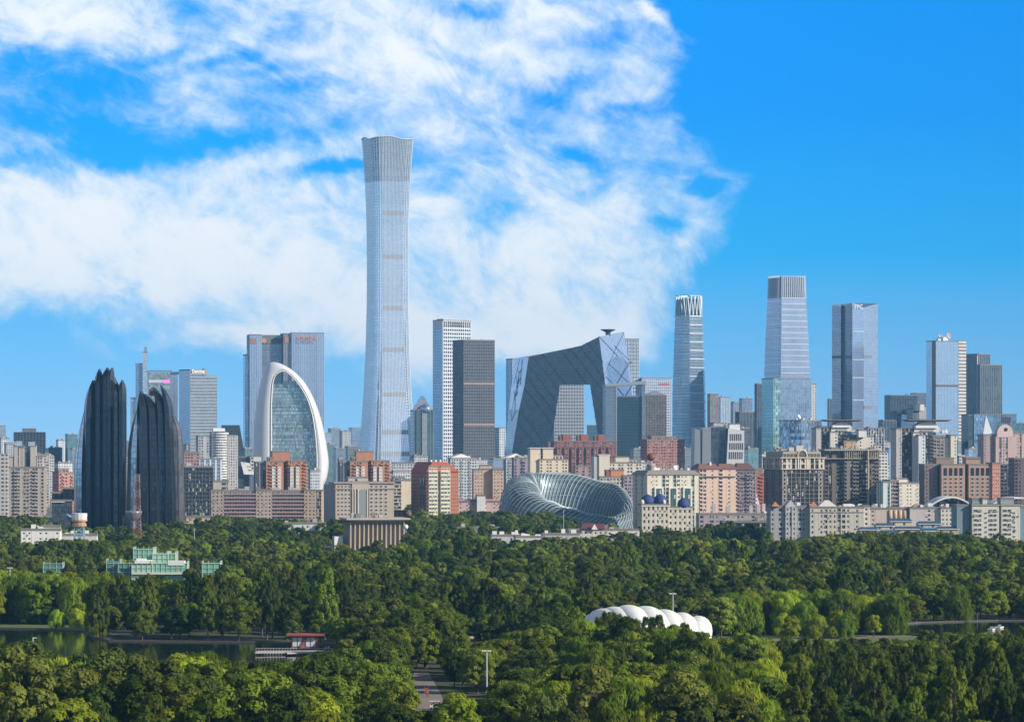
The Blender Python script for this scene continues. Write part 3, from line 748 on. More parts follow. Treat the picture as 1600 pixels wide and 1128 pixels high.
# ------------------------------------------------------------------ landmark towers
def rsq(s, r, n, th=0):
    """rounded square ring, n points a quarter"""
    out = []; h = s/2-r
    for q in range(4):
        c = [(h, -h), (h, h), (-h, h), (-h, -h)][q]; a0 = [-90, 0, 90, 180][q]
        for k in range(n):
            a = R(a0+90*k/(n-1)); out.append((c[0]+r*math.cos(a), c[1]+r*math.sin(a)))
        nx = [(h, h), (-h, h), (-h, -h), (h, -h)][q]; a1 = R(a0+90)
        p0 = (c[0]+r*math.cos(a1), c[1]+r*math.sin(a1)); p1 = (nx[0]+r*math.cos(a1), nx[1]+r*math.sin(a1))
        for k in range(1, 8): t = k/8; out.append((p0[0]+(p1[0]-p0[0])*t, p0[1]+(p1[1]-p0[1])*t))
    return out
def vase_tower():
    D = 5670; t = thing("skyscraper", "tallest tower, slender waisted silver glass skyscraper flaring out at its top", "skyscraper", (at(604, D), D+40, 0), R(20))
    prof = [(0, 82), (40, 77), (90, 69), (150, 61), (210, 56.5), (280, 53.5), (340, 53), (390, 53.8), (430, 55.8), (470, 59), (500, 62.5), (528, 66.5)]
    def size(z):
        for (a, s0), (b_, s1) in zip(prof, prof[1:]):
            if z <= b_: u = (z-a)/(b_-a); return s0+(s1-s0)*u
        return prof[-1][1]
    top = lambda x, y: 2.2*math.cos(4*math.atan2(y, x)+1.2)
    def ring(z, off=0):
        s_ = size(z)+off*2; P = rsq(s_, s_*.2, 6)
        k = max(0, (z-440)/88)**2
        return [(x, y, z+top(x, y)*k) for x, y in P]
    zs = [0]+[16.5*i for i in range(1, 33)]
    G = glass((.64, .73, .83), 2.25, 4.4, .07, (.42, .48, .56), .14, (.86,), .82, .13, .07, .006)
    GC = glass((.38, .45, .53), 1.5, 4.4, .12, (.32, .36, .42), .2, (.7,), .7, .2, .2)
    g = MB(); g.loft([ring(z) for z in zs if z <= 463], cap=False); g.build('glazing', G, t)
    g = MB(); g.loft([ring(z) for z in zs if z >= 461], cap=False)
    r0 = ring(520, -1.5); g.face([(x, y, 519) for x, y, _ in r0]); g.build('crown_glazing', GC, t)
    rib = paint((.84, .87, .90), .3, .55, .04, name="silver_rib")
    n = len(ring(0)); g = MB()
    R_ = [ring(z, .35) for z in zs]
    for i in range(n):
        nx = (i+1) % n
        for u in (0, .5):
            q = i % 13
            if q < 5 and u == .5: continue
            P = [tuple(a*(1-u)+b_*u for a, b_ in zip(r[i], r[nx])) for r in R_]
            lower = [p for p in P if p[2] < 126]
            g.tube(P, .16 if 24 <= i <= 42 else .38, 4)
    g.build('facade_rib_mullion', rib, t)
    g = MB(); P = ring(528, .5); g.tube([p for p in P]+[P[0]], .9, 5); g.build('top_rim', rib, t)
    louv = paint((.24, .27, .30), .6, name="louvre")
    for py in (332, 401, 481, 546, 616, 675, 709):
        z = zz(py, D)
        for face in (1, 3):
            g = MB()
            i0 = face*13+5+13*0
            idx = [(i0+k) % n for k in range(0, 9)]
            a, b_ = ring(z-3.4, .18), ring(z+3.4, .18)
            g.loft([[a[i] for i in idx], [b_[i] for i in idx]], closed=False); g.build('louvre', louv, t)
vase_tower()

def loop_tower():
    D = 5600.0
    t = thing("headquarters", "dark angular loop of two leaning towers joined by a high overhang", "office building", (at(880, D), D, 0))
    ox = at(880, D)
    def P(px, py, dd): return (at(px, D+dd)-ox, dd, zz(py, D+dd))
    yb = HY+EYE*F/D
    fr_ = [(826, 558), (866, 549.5), (908, 540), (936, 526), (942, 570), (946, 603), (952, 650), (961, yb), (948, yb), (934, 679), (922, 601), (875, 601), (862, 687), (850, yb), (794, yb), (801, 700), (811, 640), (819, 604)]
    bk_ = [(805, 560), (850, 552), (915, 539), (975, 518), (981, 560), (988, 598), (993, 650), (1000, yb), (950, yb), (935.5, 679), (923.5, 601), (874, 601), (860, 687), (848, yb), (783, yb), (789, 700), (795, 640), (799, 604)]
    A = [P(x, y, 0) for x, y in fr_]; B2 = [P(x, y, 55) for x, y in bk_]
    dark = glass((.042, .062, .086), 3.0, 4.2, .06, (.052, .072, .094), .12, (1.15,), .35, .22, .14, .01)  # dark front, pale facets: shade and reflected sky put into the tints
    pale = glass((.46, .56, .70), 3.0, 4.2, .05, (.5, .55, .6), .1, (.95,), .85, .10, .07, .004)
    mid = glass((.26, .33, .42), 3.0, 4.2, .08, (.3, .35, .4), .15, (.9,), .7, .14, .12, .006)
    tris = [(0, 1, 11, 17), (1, 2, 10, 11), (2, 3, 4, 10), (4, 5, 10), (5, 6, 9, 10), (6, 7, 8, 9), (17, 11, 16), (16, 11, 12, 15), (15, 12, 13, 14)]
    g = MB()
    for f in tris:
        pts = [A[i] for i in f][::-1]
        g.face(pts, [(p[0]+60, p[2]) for p in pts])
    g.build('front_glazing', dark, t); g = MB()
    for f in tris:
        pts = [B2[i] for i in f]; g.face(pts, [(p[0]+60, p[2]) for p in pts])
    g.build('rear_glazing', dark, t)
    n = len(A)
    def sides(ids, name, mat):
        g = MB()
        for i in ids:
            j = (i+1) % n; pts = [A[i], A[j], B2[j], B2[i]]
            g.face(pts, [(0, A[i][2]), (0, A[j][2]), (50, B2[j][2]), (50, B2[i][2])])
        g.build(name, mat, t)
    sides([3, 4, 5], 'overhang_glazing', pale); sides([6], 'leg_glazing', mid)
    sides([17, 16], 'side_glazing', pale); sides([14, 15], 'lower_side_glazing', mid)
    sides([0, 1, 2], 'roof', ROOF); sides([8, 9, 10, 11, 12], 'inner_glazing', dark)
    # structural diagonals on the faces
    def lines(segs, name, c, off, w_, faces):
        g = MB()
        for (a, b_) in segs:
            p, q = Vector(faces(*a)), Vector(faces(*b_)); dv = (q-p).normalized(); up = Vector((0, -1, 0)); sd_ = dv.cross(up).normalized()*w_
            o_ = Vector((0, -off, 0))
            g.loft([[tuple(p-sd_), tuple(p-sd_+o_), tuple(p+sd_+o_), tuple(p+sd_)], [tuple(q-sd_), tuple(q-sd_+o_), tuple(q+sd_+o_), tuple(q+sd_)]])
        g.build(name, paint(c, .8, 0, .05, name="brace"), t)
    face = lambda x, y: P(x, y, 0)
    # clip lattice lines to the dark face
    poly = fr_
    def clip(segs_in):
        out = []
        for (x0, y0, x1, y1) in segs_in:
            run = None; N_ = 160
            for k in range(N_+1):
                u = k/N_; x, y = x0+(x1-x0)*u, y0+(y1-y0)*u
                ok = inside((x, y), poly)
                if ok and run is None: run = (x, y)
                if (not ok or k == N_) and run is not None:
                    if math.dist(run, (x, y)) > 3: out.append((run, (x, y)))
                    run = None
        return out
    L_ = []
    for k in range(-16, 20): L_.append((790+k*17, 500, 790+k*17+230, 800)); 
    for k in range(0, 34): L_.append((790+k*17, 500, 790+k*17-230, 800))
    keep = [s_ for i, s_ in enumerate(clip(L_)) if (i*7) % 10 < 8]
    lines(keep, 'diagrid_frame', (.020, .032, .045), .5, .45, face)
    def facet(x, y):
        xl = 936+(y-526)/(603-526)*10 if y > 526 else 936; xr = 975+(y-518)/80*13
        u = (x-xl)/(xr-xl); return P(x, y, max(0, min(1, u))*55)
    segs = [((936, 526), (966, 557)), ((960, 540), (988, 568)), ((975, 520), (960, 549)), ((960, 549), (944, 586)), ((952, 569), (984, 600)), ((985, 566), (962, 602)), ((946, 588), (961, 603)), ((964, 605), (975, 618)), ((988, 602), (978, 618))]
    lines(segs, 'overhang_frame', (.06, .09, .13), .7, .45, facet)
    segs = [((820, 560), (808, 604)), ((812, 561), (803, 600)), ((808, 575), (818, 604)), ((806, 585), (812, 640)), ((814, 570), (800, 640)), ((818, 600), (800, 660)), ((803, 610), (808, 660)), ((812, 620), (795, 700)), ((798, 640), (803, 690))]
    lines(segs, 'side_frame', (.10, .13, .18), 1.2, .35, lambda x, y: P(x, y, 30))
    # landing pad on its stalk
    g = MB(); c = P(950, 520, 25)
    g.lathe([(3, c[2]-8), (4, c[2]+1), (9, c[2]+3.2), (11.5, c[2]+4.6), (11.5, c[2]+5.1), (.1, c[2]+5.3)], 24, (c[0], c[1])); g.build('helipad', DARKM, t)
    g = MB(); g.tube([(P(911, 540, 30)), (at(911, D)-ox, 30, P(911, 535, 30)[2])], .4); g.tube([P(914, 538, 30), (at(917, D)-ox, 30, P(911, 534, 30)[2])], .3); g.build('antenna', STEEL, t)
loop_tower()

def gate_block():
    D = 5050; b = Bld("office_block", "dark glass block inside a tall grey portal frame beside the angular loop", 946.5, D, 4)
    H = b.Z(597); x1 = b.X(1009)
    pm = paint((.30, .34, .38), .6, .2, .06)
    b.mass(b.X(963), b.X(1002), 2, 40, 0, b.Z(620), gl(glass((.045, .085, .11), 1.5, 4.2, .1, (.05, .07, .09), .2, (.8,), .5, .15, .12)), edges=())
    for a, c in ((946.5, 963), (1003, 1008.5)):
        g = MB(); g.prism([(b.X(a), 0), (b.X(c), 0), (b.X(c), 44), (b.X(a), 44)], 0, H-4 if a < 950 else H-1); b.part('portal_pier_cladding', g, glass((.22, .28, .34), 1.5, 4.2, .1, (.3, .34, .38), .2, (.8,), .6, .2, .1))
    g = MB(); g.prism([(b.X(962), -.6), (b.X(964), -.6), (b.X(964), 0), (b.X(962), 0)], 0, H-6); b.part('edge_trim', g, STEEL)
    x0 = b.X(946)
    g = MB(); v = [(x0, -.8, H-6), (x1+.5, -.8, H-3), (x1+.5, -.8, H+2), (x0, -.8, H-3)]
    w2 = [(p[0], 44.5, p[2]) for p in v]; g.loft([v, w2]); b.part('portal_beam', g, pm)
gate_block()

def taper(name, label, D, xb, secs, th, mat, rib=None, depth=1.0, ch=.12):
    """tapering chamfered tower. secs: (py, left px, right px)"""
    t = thing(name, label, "skyscraper", (at(xb, D), D+25, 0), R(th))
    m = D/F; k = math.cos(R(th))+math.sin(R(th)); rings = []
    for py, xl, xr in secs:
        s_ = (xr-xl)*m/k*1.06; z = max(0, zz(py, D)) if py < 9000 else 0; h = s_/2; c = s_*ch
        off = ((xl+xr)/2-xb)*m
        rings.append([(x+off*math.cos(R(th)), y-off*math.sin(R(th)), z) for x, y in [(-h+c, -h), (h-c, -h), (h, -h+c), (h, h-c), (h-c, h), (-h+c, h), (-h, h-c), (-h, -h+c)]])
    g = MB(); g.loft(rings); g.build('glazing', mat, t)
    return t, rings, m
def lerp_ring(rings, z):
    for a, b_ in zip(rings, rings[1:]):
        if a[0][2] <= z <= b_[0][2]+1e-6:
            u = (z-a[0][2])/max(1e-6, b_[0][2]-a[0][2]); return [tuple(p+(q-p)*u for p, q in zip(x, y)) for x, y in zip(a, b_)]
    return rings[-1]
def ring_out(r, k):
    cx_ = sum(p[0] for p in r)/len(r); cy__ = sum(p[1] for p in r)/len(r)
    return [(p[0]+(p[0]-cx_)/max(1, math.hypot(p[0]-cx_, p[1]-cy__))*k, p[1]+(p[1]-cy__)/max(1, math.hypot(p[0]-cx_, p[1]-cy__))*k, p[2]) for p in r]

def crown_tower():
    D = 5400
    t, rg, m = taper("skyscraper", "rounded blue grey skyscraper with white horizontal bands and a zigzag lattice crown", D, 1077.5,
        [(9999, 1048, 1107.5), (700, 1048.5, 1107), (620, 1049, 1106.5), (560, 1051, 1104.5), (520, 1052.5, 1102.5), (493, 1054, 1101)], 32,
        glass((.27, .36, .44), 1.5, 4.3, .1, (.3, .38, .44), .25, (.75,), .75, .13, .16), ch=.2)
    g = MB(); z = zz(493, D)
    while z > 30:
        r = ring_out(lerp_ring(rg, z), .9); r2 = [(p[0], p[1], z-1.1) for p in ring_out(lerp_ring(rg, z-1.1), .9)]
        g.loft([r2, r], cap=True); z -= 12.3
    g.build('band_trim', paint((.48, .54, .60), .4, .3, .05), t)
    zt, z0 = zz(461.5, D), zz(493, D)
    base = rg[-1]; topr = [(p[0]*.97, p[1]*.97, zt) for p in base]
    g = MB(); g.loft([[(p[0]*.86, p[1]*.86, z0) for p in base], [(p[0]*.86, p[1]*.86, zt-4) for p in base]]); g.build('crown_core', glass((.13, .22, .30), 1.5, 4, .1, (.2, .3, .36), .2, (.8,), .6, .2, .2), t)
    g = MB()
    def along(r, u):
        n = len(r); L = [math.dist(r[i], r[(i+1) % n]) for i in range(n)]; T = sum(L)*u; i = 0
        while T > L[i] and i < n-1: T -= L[i]; i += 1
        a, b_ = r[i], r[(i+1) % n]; k = T/L[i]; return tuple(a[j]+(b_[j]-a[j])*k for j in range(3))
    N_ = 19
    for i in range(N_):
        a = along(base, i/N_); c = along(topr, ((i+.5)/N_) % 1); d_ = along(base, ((i+1)/N_) % 1)
        g.tube([a, c], .55, 4); g.tube([c, d_], .55, 4)
    g.tube([along(topr, i/40 % 1) for i in range(41)], .7, 4)
    g.build('crown_lattice', paint((.46, .52, .57), .45, .3, .04), t)
crown_tower()
def guomao():
    D = 5500
    t, rg, m = taper("skyscraper", "tapering silver blue skyscraper whose open crown is made of vertical fins", D, 1231,
        [(9999, 1195, 1268), (592, 1197, 1266), (530, 1199, 1264), (480, 1201.5, 1261), (465, 1202.5, 1260)], 22,
        glass((.40, .47, .58), 1.5, 4.2, .1, (.4, .46, .55), .3, (.75,), .78, .12, .12), ch=.07)
    z0, zt = zz(465, D), zz(430.5, D)
    base = rg[-1]; top_ = [(p[0]*.955, p[1]*.955, zt) for p in base]
    g = MB(); g.loft([[(p[0]*.93, p[1]*.93, z0) for p in base], [(p[0]*.89, p[1]*.89, zt-2) for p in base]]); g.build('crown_core', glass((.20, .24, .30), 1.5, 4, .1, (.3, .33, .4), .2, (.8,), .6, .2, .2), t)
    g = MB()
    for i in range(8):
        a, b_ = base[i], base[(i+1) % 8]; c, d_ = top_[i], top_[(i+1) % 8]; l = math.dist(a, b_); n = max(1, int(l/3.0))
        for q in range(n):
            u = q/n; g.tube([tuple(a[j]+(b_[j]-a[j])*u for j in range(3)), tuple(c[j]+(d_[j]-c[j])*u for j in range(3))], .55, 4)
    g.build('crown_fin_mullion', paint((.48, .53, .60), .4, .4, .04), t)
    g = MB(); z = z0
    while z > 150:
        r = ring_out(lerp_ring(rg, z), .3); r2 = [(p[0], p[1], z-.9) for p in r]; g.loft([r2, r]); z -= 8.4
    g.build('band_trim', paint((.50, .56, .66), .4, .4, .04), t)
guomao()

def folded_tower():
    D = 5300; b = Bld("skyscraper", "pale blue folded glass skyscraper with dipping roof corners and white letters", 1332, D, 26, cat="skyscraper")
    ff = lambda x, dd: (at(x, D+dd)-at(1332, D), dd)
    c, s_ = math.cos(-b.th), math.sin(-b.th)
    def loc(px, dd, py):
        x, y = ff(px, dd); return (x*c-y*s_, x*s_+y*c, zz(py, D+dd))
    base = [(1300, 32), (1314, 20), (1316, 24), (1332, 0), (1350, 3), (1372, 14), (1371, 55), (1336, 66), (1302, 60)]
    top_ = [476.5, 479.5, 475.5, 473.2, 480.5, 474.5, 474, 474, 476]
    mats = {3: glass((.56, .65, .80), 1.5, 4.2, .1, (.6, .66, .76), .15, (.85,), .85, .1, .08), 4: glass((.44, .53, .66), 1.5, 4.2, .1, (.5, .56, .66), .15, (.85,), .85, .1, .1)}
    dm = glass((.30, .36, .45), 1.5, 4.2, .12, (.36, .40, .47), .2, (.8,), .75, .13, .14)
    n = len(base)
    for i in range(n):
        j = (i+1) % n; g = MB()
        a0, a1 = loc(base[i][0], base[i][1], 9e3), loc(base[j][0], base[j][1], 9e3)
        p = [(a0[0], a0[1], 0), (a1[0], a1[1], 0), loc(*base[j], top_[j]), loc(*base[i], top_[i])]; l = math.dist(p[0], p[1])
        g.face(p, [(0, 0), (l, 0), (l, p[2][2]), (0, p[3][2])]); b.part('glazing', g, mats.get(i, dm))
    g = MB(); g.face([(q[0], q[1], zz(482, D)) for q in [loc(x, d_, 480) for x, d_ in base]]); b.part('roof', g, ROOF)
    wt = paint((.72, .76, .82), .4, .3, .03)
    for py in (518, 562, 590, 625):
        for i in (3,):
            p, q = loc(*base[i], py), loc(*base[i+1], py); g = MB(); e, nn, l = nrm2(p, q); g.obox(p, e, nn, 0, l, 0, .5, p[2]-.6, p[2]+.6); b.part('band_trim', g, wt)
    for i, py, u0, u1 in ((4, 557, .0, .55), (4, 636, .0, .6), (0, 558, 0, 1), (2, 558, 0, 1), (1, 558, 0, 1)):
        p, q = loc(*base[i], py), loc(*base[i+1], py); g = MB(); e, nn, l = nrm2(p, q); g.obox(p, e, nn, u0*l, u1*l, 0, .35, p[2]-2, p[2]+2); b.part('louvre', g, paint((.16, .18, .20), .6))
    p, q = loc(*base[3], 481), loc(*base[4], 481)
    cv = bpy.data.curves.new('lettering', 'FONT'); cv.body = "FFC"; cv.size = 9; cv.extrude = .2; cv.offset = .1; cv.materials.append(paint((.85, .88, .92), .4, 0, .02))
    o = as_mesh(cv, 'lettering'); o.parent = b.root
    e, nn, l = nrm2(p, q); o.location = (p[0]+nn[0]*.9+e[0]*2.4, p[1]+nn[1]*.9+e[1]*2.4, p[2]-1.5); o.rotation_euler = (R(90), 0, math.atan2(e[1], e[0])); o.scale = (.85, 1, 1)
folded_tower()

def shell_gate():
    """tall white pointed oval frame round a glass front"""
    D = 4600.0; t = thing("office_tower", "white pointed oval tower whose thick shell frames a green glass front", "office building", (at(453, D), D, 0))
    ox = at(453, D); yb = HY+EYE*F/D
    o_px = [(395, yb), (394, 712), (396, 660), (400, 625), (407, 592), (412, 575), (418, 567.5), (425, 565.2), (434, 566.5), (446, 572), (460, 582), (476, 600), (490, 627), (501, 660), (508, 695), (511.5, 722), (509, 745), (503, 762), (501, yb)]
    i_px = [(424, yb), (424, 712), (424, 660), (424.3, 630), (426, 602), (428.5, 591), (432, 585), (438, 581), (444, 580), (450, 583), (460, 592), (470, 605), (481, 625), (489, 652), (494, 690), (495.5, 722), (494, 745), (490, 762), (488, yb)]
    def sm(pts, n=5):
        out = []
        for i in range(len(pts)-1):
            p0, p1, p2, p3 = pts[max(i-1, 0)], pts[i], pts[i+1], pts[min(i+2, len(pts)-1)]
            for k in range(n):
                u = k/n; out.append(tuple(.5*((2*p1[j])+(-p0[j]+p2[j])*u+(2*p0[j]-5*p1[j]+4*p2[j]-p3[j])*u*u+(-p0[j]+3*p1[j]-3*p2[j]+p3[j])*u**3) for j in range(2)))
        return out+[pts[-1]]
    O, I = sm(o_px), sm(i_px)
    q = lambda p, dd: (at(p[0], D)-ox, dd, zz(p[1], D))
    shell = paint((.66, .66, .69), .45, .1, .05, name="white_shell")
    g = MB(); secs = []
    for o_, i_ in zip(O, I):
        mid = lambda u: (o_[0]+(i_[0]-o_[0])*u, o_[1]+(i_[1]-o_[1])*u)
        wdt = math.dist(o_, i_)*D/F
        secs.append([q(i_, 26), q(i_, 1.5), q(mid(.8), 0), q(mid(.35), 1.5+wdt*.10), q(mid(.12), 4+wdt*.22), q(o_, 9+wdt*.35), q(o_, 36), q(mid(.5), 38)])
    g.loft(secs); g.build('shell', shell, t, smooth=True)
    g = MB(); lip = [q((i_[0]-.3, i_[1]), .6) for o_, i_ in zip(O, I)]; g.tube(lip, .8, 5); g.build('shell_lip', WHITE, t)
    top_y = 600; G = glass((.40, .46, .46), 1.4, 4.1, .1, (.36, .48, .47), .25, (.75,), .7, .12, .35, .05)
    pts = [p for p in I]
    # glass front, cut off level below the arch
    L = [p for p in I[:len(I)//2] if p[1] > top_y]; Rr = [p for p in I[len(I)//2:] if p[1] > top_y]
    poly = [(424.3, top_y)]+[(p[0], p[1]) for p in reversed(L)]+[(p[0], p[1]) for p in reversed(Rr)]+[(466, top_y)]
    g = MB(); f = [q(p, 6) for p in poly]; bk = [q(p, 24) for p in poly]
    g.face(f, [(p[0], p[2]) for p in f]); g.face(bk[::-1])
    g.face([f[0], f[-1], bk[-1], bk[0]]); g.build('glazing', G, t)
    g = MB(); y = top_y+8
    while y < yb:
        xs = [p[0] for p in I[len(I)//2:] if abs(p[1]-y) < 14] or [494]
        a, c = q((424.5, y), 5.7), q((min(xs)-.5, y), 5.7); g.obox(a, (1, 0), (0, -1), 0, c[0]-a[0], 0, .4, a[2]-.25, a[2]+.25); y += 6.6
    g.build('floor_edge_trim', paint((.38, .52, .52), .4, .3, .05), t)
    a = q((441, 600), 8); g = MB(); g.box(a[0], a[0]+16, 9, 20, a[2], a[2]+4); g.build('roof_plant', STEEL, t)
shell_gate()

def petals():
    mt = glass((.045, .052, .066), 1.6, 4.0, .06, (.014, .014, .017), .2, (.7,), .7, .07, .15, .012, name="black_glass")
    mg = glass((.46, .51, .58), 1.6, 4.0, .10, (.12, .13, .15), .2, (.8,), .75, .10, .2, .02, name="grey_glass")
    ms = glass((.13, .135, .15), 1.6, 4.0, .14, (.20, .16, .14), .2, (.8,), .6, .2, .3, .02, name="bronze_glass")
    bz = paint((.07, .06, .06), .35, .3, .1, name="bronze_fin")
    D0 = 2650.0; shn = paint((.34, .31, .30), .3, .7, .1, name="edge_fin_sheen")  # pale right-edge fins: the highlight is put into their colour
    def petal(t, ox, x0, x1, yt, ap, zs, d0, dep, mat, pw=2.0, slantl=0.0, slantr=0.0):
        """leaf-shaped slab: full width up to fraction zs of its height, then closing to the apex at ap (0 left, 1 right)"""
        H = zz(yt, D0); a, c = at(x0, D0)-ox, at(x1, D0)-ox; xa = a+(c-a)*ap; rings = []
        N_ = 26; L, Rr = [], []
        for k in range(N_+1):
            u = k/N_; u = 1-(1-u)**1.6; z = H*u; g_ = max(0, (u-zs)/(1-zs))**pw
            l = a+(xa-a)*g_*.94+slantl*u*u-slantr*u*u*g_; r = c+(xa-c)*g_*.94-slantr*u*u; r = max(r, l+.25)
            dd = dep*(1-.45*g_); w_ = (r-l)/2; m_ = (l+r)/2
            rings.append([(m_-w_*math.cos(math.pi*q/8), d0-dd*.42*math.sin(math.pi*q/8)**.8, z) for q in (0, 1, 3, 5, 7, 8)]+[(m_+w_*math.cos(math.pi*q/4), d0+dd*.6*math.sin(math.pi*q/4), z) for q in range(1, 4)])
            L.append((l-.05, d0-.3, z)); Rr.append((r+.05, d0-.3, z))
        g = MB(); g.loft(rings); g.build('petal_glazing', mat, t)
        g = MB(); g.tube(L, .22, 4); g.build('edge_fin_trim', bz, t); g = MB(); g.tube(Rr, .34, 4); g.build('edge_fin_trim', shn, t)
        n = max(2, int((c-a)/3.2)); g = MB()
        for i in range(1, 5): g.tube([r[i] for r in rings[:-2]], .16, 4)
        g.build('mullion', bz, t)
    t = thing("office_tower", "taller black glass tower of upright petals, five pointed tips", "office building", (at(160, D0), D0, 0)); ox = at(160, D0)
    for a in ((113, 134, 629, .92, .46, 10, 26, mg, 1.8, 1.2), (131, 147.5, 594, .84, .80, 6, 30, mt, 2.0), (144, 161, 576, .52, .89, 12, 30, mt, 1.8), (158, 172, 574, .62, .93, 8, 34, mt, 1.8),
              (166, 178, 574.5, .80, .93, 2, 26, mt, 1.9), (173, 189, 587, .1, .88, 9, 26, ms, 1.4), (184, 196, 593.5, .50, .92, 5, 26, mt, 2.0)): petal(t, ox, *a)
    t = thing("office_tower", "shorter black glass tower of upright petals leaning outwards, beside the red lattice mast", "office building", (at(245, D0), D0-20, 0)); ox = at(245, D0)
    for a in ((201, 226, 628, .72, .60, 8, 30, mg, 1.9, 2.0), (218, 244, 611, .40, .84, 4, 30, mt, 2.0, 0, 2.2), (233, 260, 616, .25, .86, 6, 32, mt, 1.9, 0, 4.6), (246, 272, 605, .30, .84, 8, 32, mt, 2.0, 0, 5.2), (258, 282, 602, .35, .84, 6, 30, mt, 2.0, 0, 5.6), (270, 290, 644, .2, .78, 9, 26, ms, 2.0, 0, 1.6)): petal(t, ox, *a)
    g = MB(); g.box(at(236, D0)-ox, at(243, D0)-ox, 4, 10, zz(618, D0), zz(606, D0)); g.build('roof_plant', WHITE, t)
    g = MB(); g.box(at(238, D0)-ox, at(246, D0)-ox, 1, 6, zz(619, D0), zz(611, D0)); g.build('roof_plant', paint((.35, .06, .04)), t)
    # low companions
    b = Bld("podium_building", "low black glass building between the beige apartment tower and the black petals", 83, 2740, 6)
    b.mass(b.X(81), b.X(112), 0, 24, 0, b.Z(783), gl(G_DARK, fm=DARKM, band=(.5, 9, .4)), edges=()); b.mass(b.X(81), b.X(101), 2, 20, b.Z(783)+.4, b.Z(771), gl(mt))
    b.mass(b.X(98), b.X(116), 1, 20, b.Z(783)+.5, b.Z(764), gl(mt)); b.box('canopy', b.X(80), b.X(101), -1.5, 1, b.Z(784.5), b.Z(783.5), WHITE)
    b = Bld("pavilion", "rounded dark glass pavilion half hidden by trees at the foot of the petals", 62, 2640, 3)
    g = MB(); W0, W1 = b.X(62), b.X(114); Hh = b.Z(801)
    g.loft([[(W0+(W1-W0)*(.5-.5*math.cos(math.pi*k/12)) if k else W0, y, max(.1, Hh*math.sin(math.pi*min(1, k/12*1.0+.0))**.35) if 0 < k < 12 else 0) for k in range(13)] for y in (0, 26)], closed=False, cap=False)
    b.part('roof_shell', g, mt); b.mass(W0+3, W1-.5, .6, 25, 0, Hh*.82, gl(G_DARK), roof=False, edges=())
petals()

def glass_ring():
    D = 2945.0; t = thing("media_centre", "glass ring building wrapped in twisting white ribs, dipping low on one side", "exhibition building", (at(887, D), D, 0))
    A, Bd = 53.0, 44.0
    H_ = [(0, 22), (45, 35), (90, 42), (135, 43), (170, 40), (200, 36), (225, 28), (250, 21.5), (270, 16.5), (295, 11.5), (320, 9), (345, 13), (360, 22)]
    RI = [(0, .80), (60, .80), (120, .66), (160, .42), (200, .36), (235, .50), (270, .62), (310, .70), (360, .80)]
    def ip(T, a):
        a %= 360
        for (x0, y0), (x1, y1) in zip(T, T[1:]):
            if a <= x1:
                u = (a-x0)/(x1-x0); u = u*u*(3-2*u); return y0+(y1-y0)*u
        return T[-1][1]
    def S(a, u, off=0):
        h, ri = ip(H_, a), ip(RI, a); rm, hw = (1+ri)/2, (1-ri)/2
        c, s_ = math.cos(math.pi*u), math.sin(math.pi*u)
        r = rm+(hw+off/50)*(abs(c)**.8*(1 if c > 0 else -1)); z = (h+off)*max(0, s_)**.72
        return (A*r*math.cos(R(a)), Bd*r*math.sin(R(a)), z)
    N_, M = 120, 18
    g = MB(); g.loft([[S(a*3, k/M) for a in range(N_)] for k in range(M+1)], cap=False)
    g.build('glazing', glass((.10, .15, .175), 1.6, 2.2, .08, (.18, .23, .25), .16, (1.4,), .4, .32, .25, .02), t, smooth=True)
    rib = paint((.50, .56, .60), .5, .2, .05, name="white_rib"); g = MB()
    for i in range(78):
        a0 = i*360/78; P = [S(a0+46*(k/22-.5), k/22, .9) for k in range(23)]
        g.tube(P, .27, 4)
    g.build('rib_lattice', rib, t)
    g = MB()
    for k in (3, 6, 9, 12, 15): g.tube([S(a*4, k/18, .5) for a in range(91)], .16, 4)
    g.build('ring_lattice', rib, t)
    g = MB(); g.lathe([(A*.9, 0), (A*.9, 6), (A*.2, 8)], 40); o = g.build('inner_hall', G_TEAL, t); o.scale = (.86, .66, 1)
    g = MB(); g.box(at(841, D)-at(887, D), at(893, D)-at(887, D), 46, 58, 0, zz(739, D)); g.build('rear_block', paint((.35, .36, .38)), t)
glass_ring()

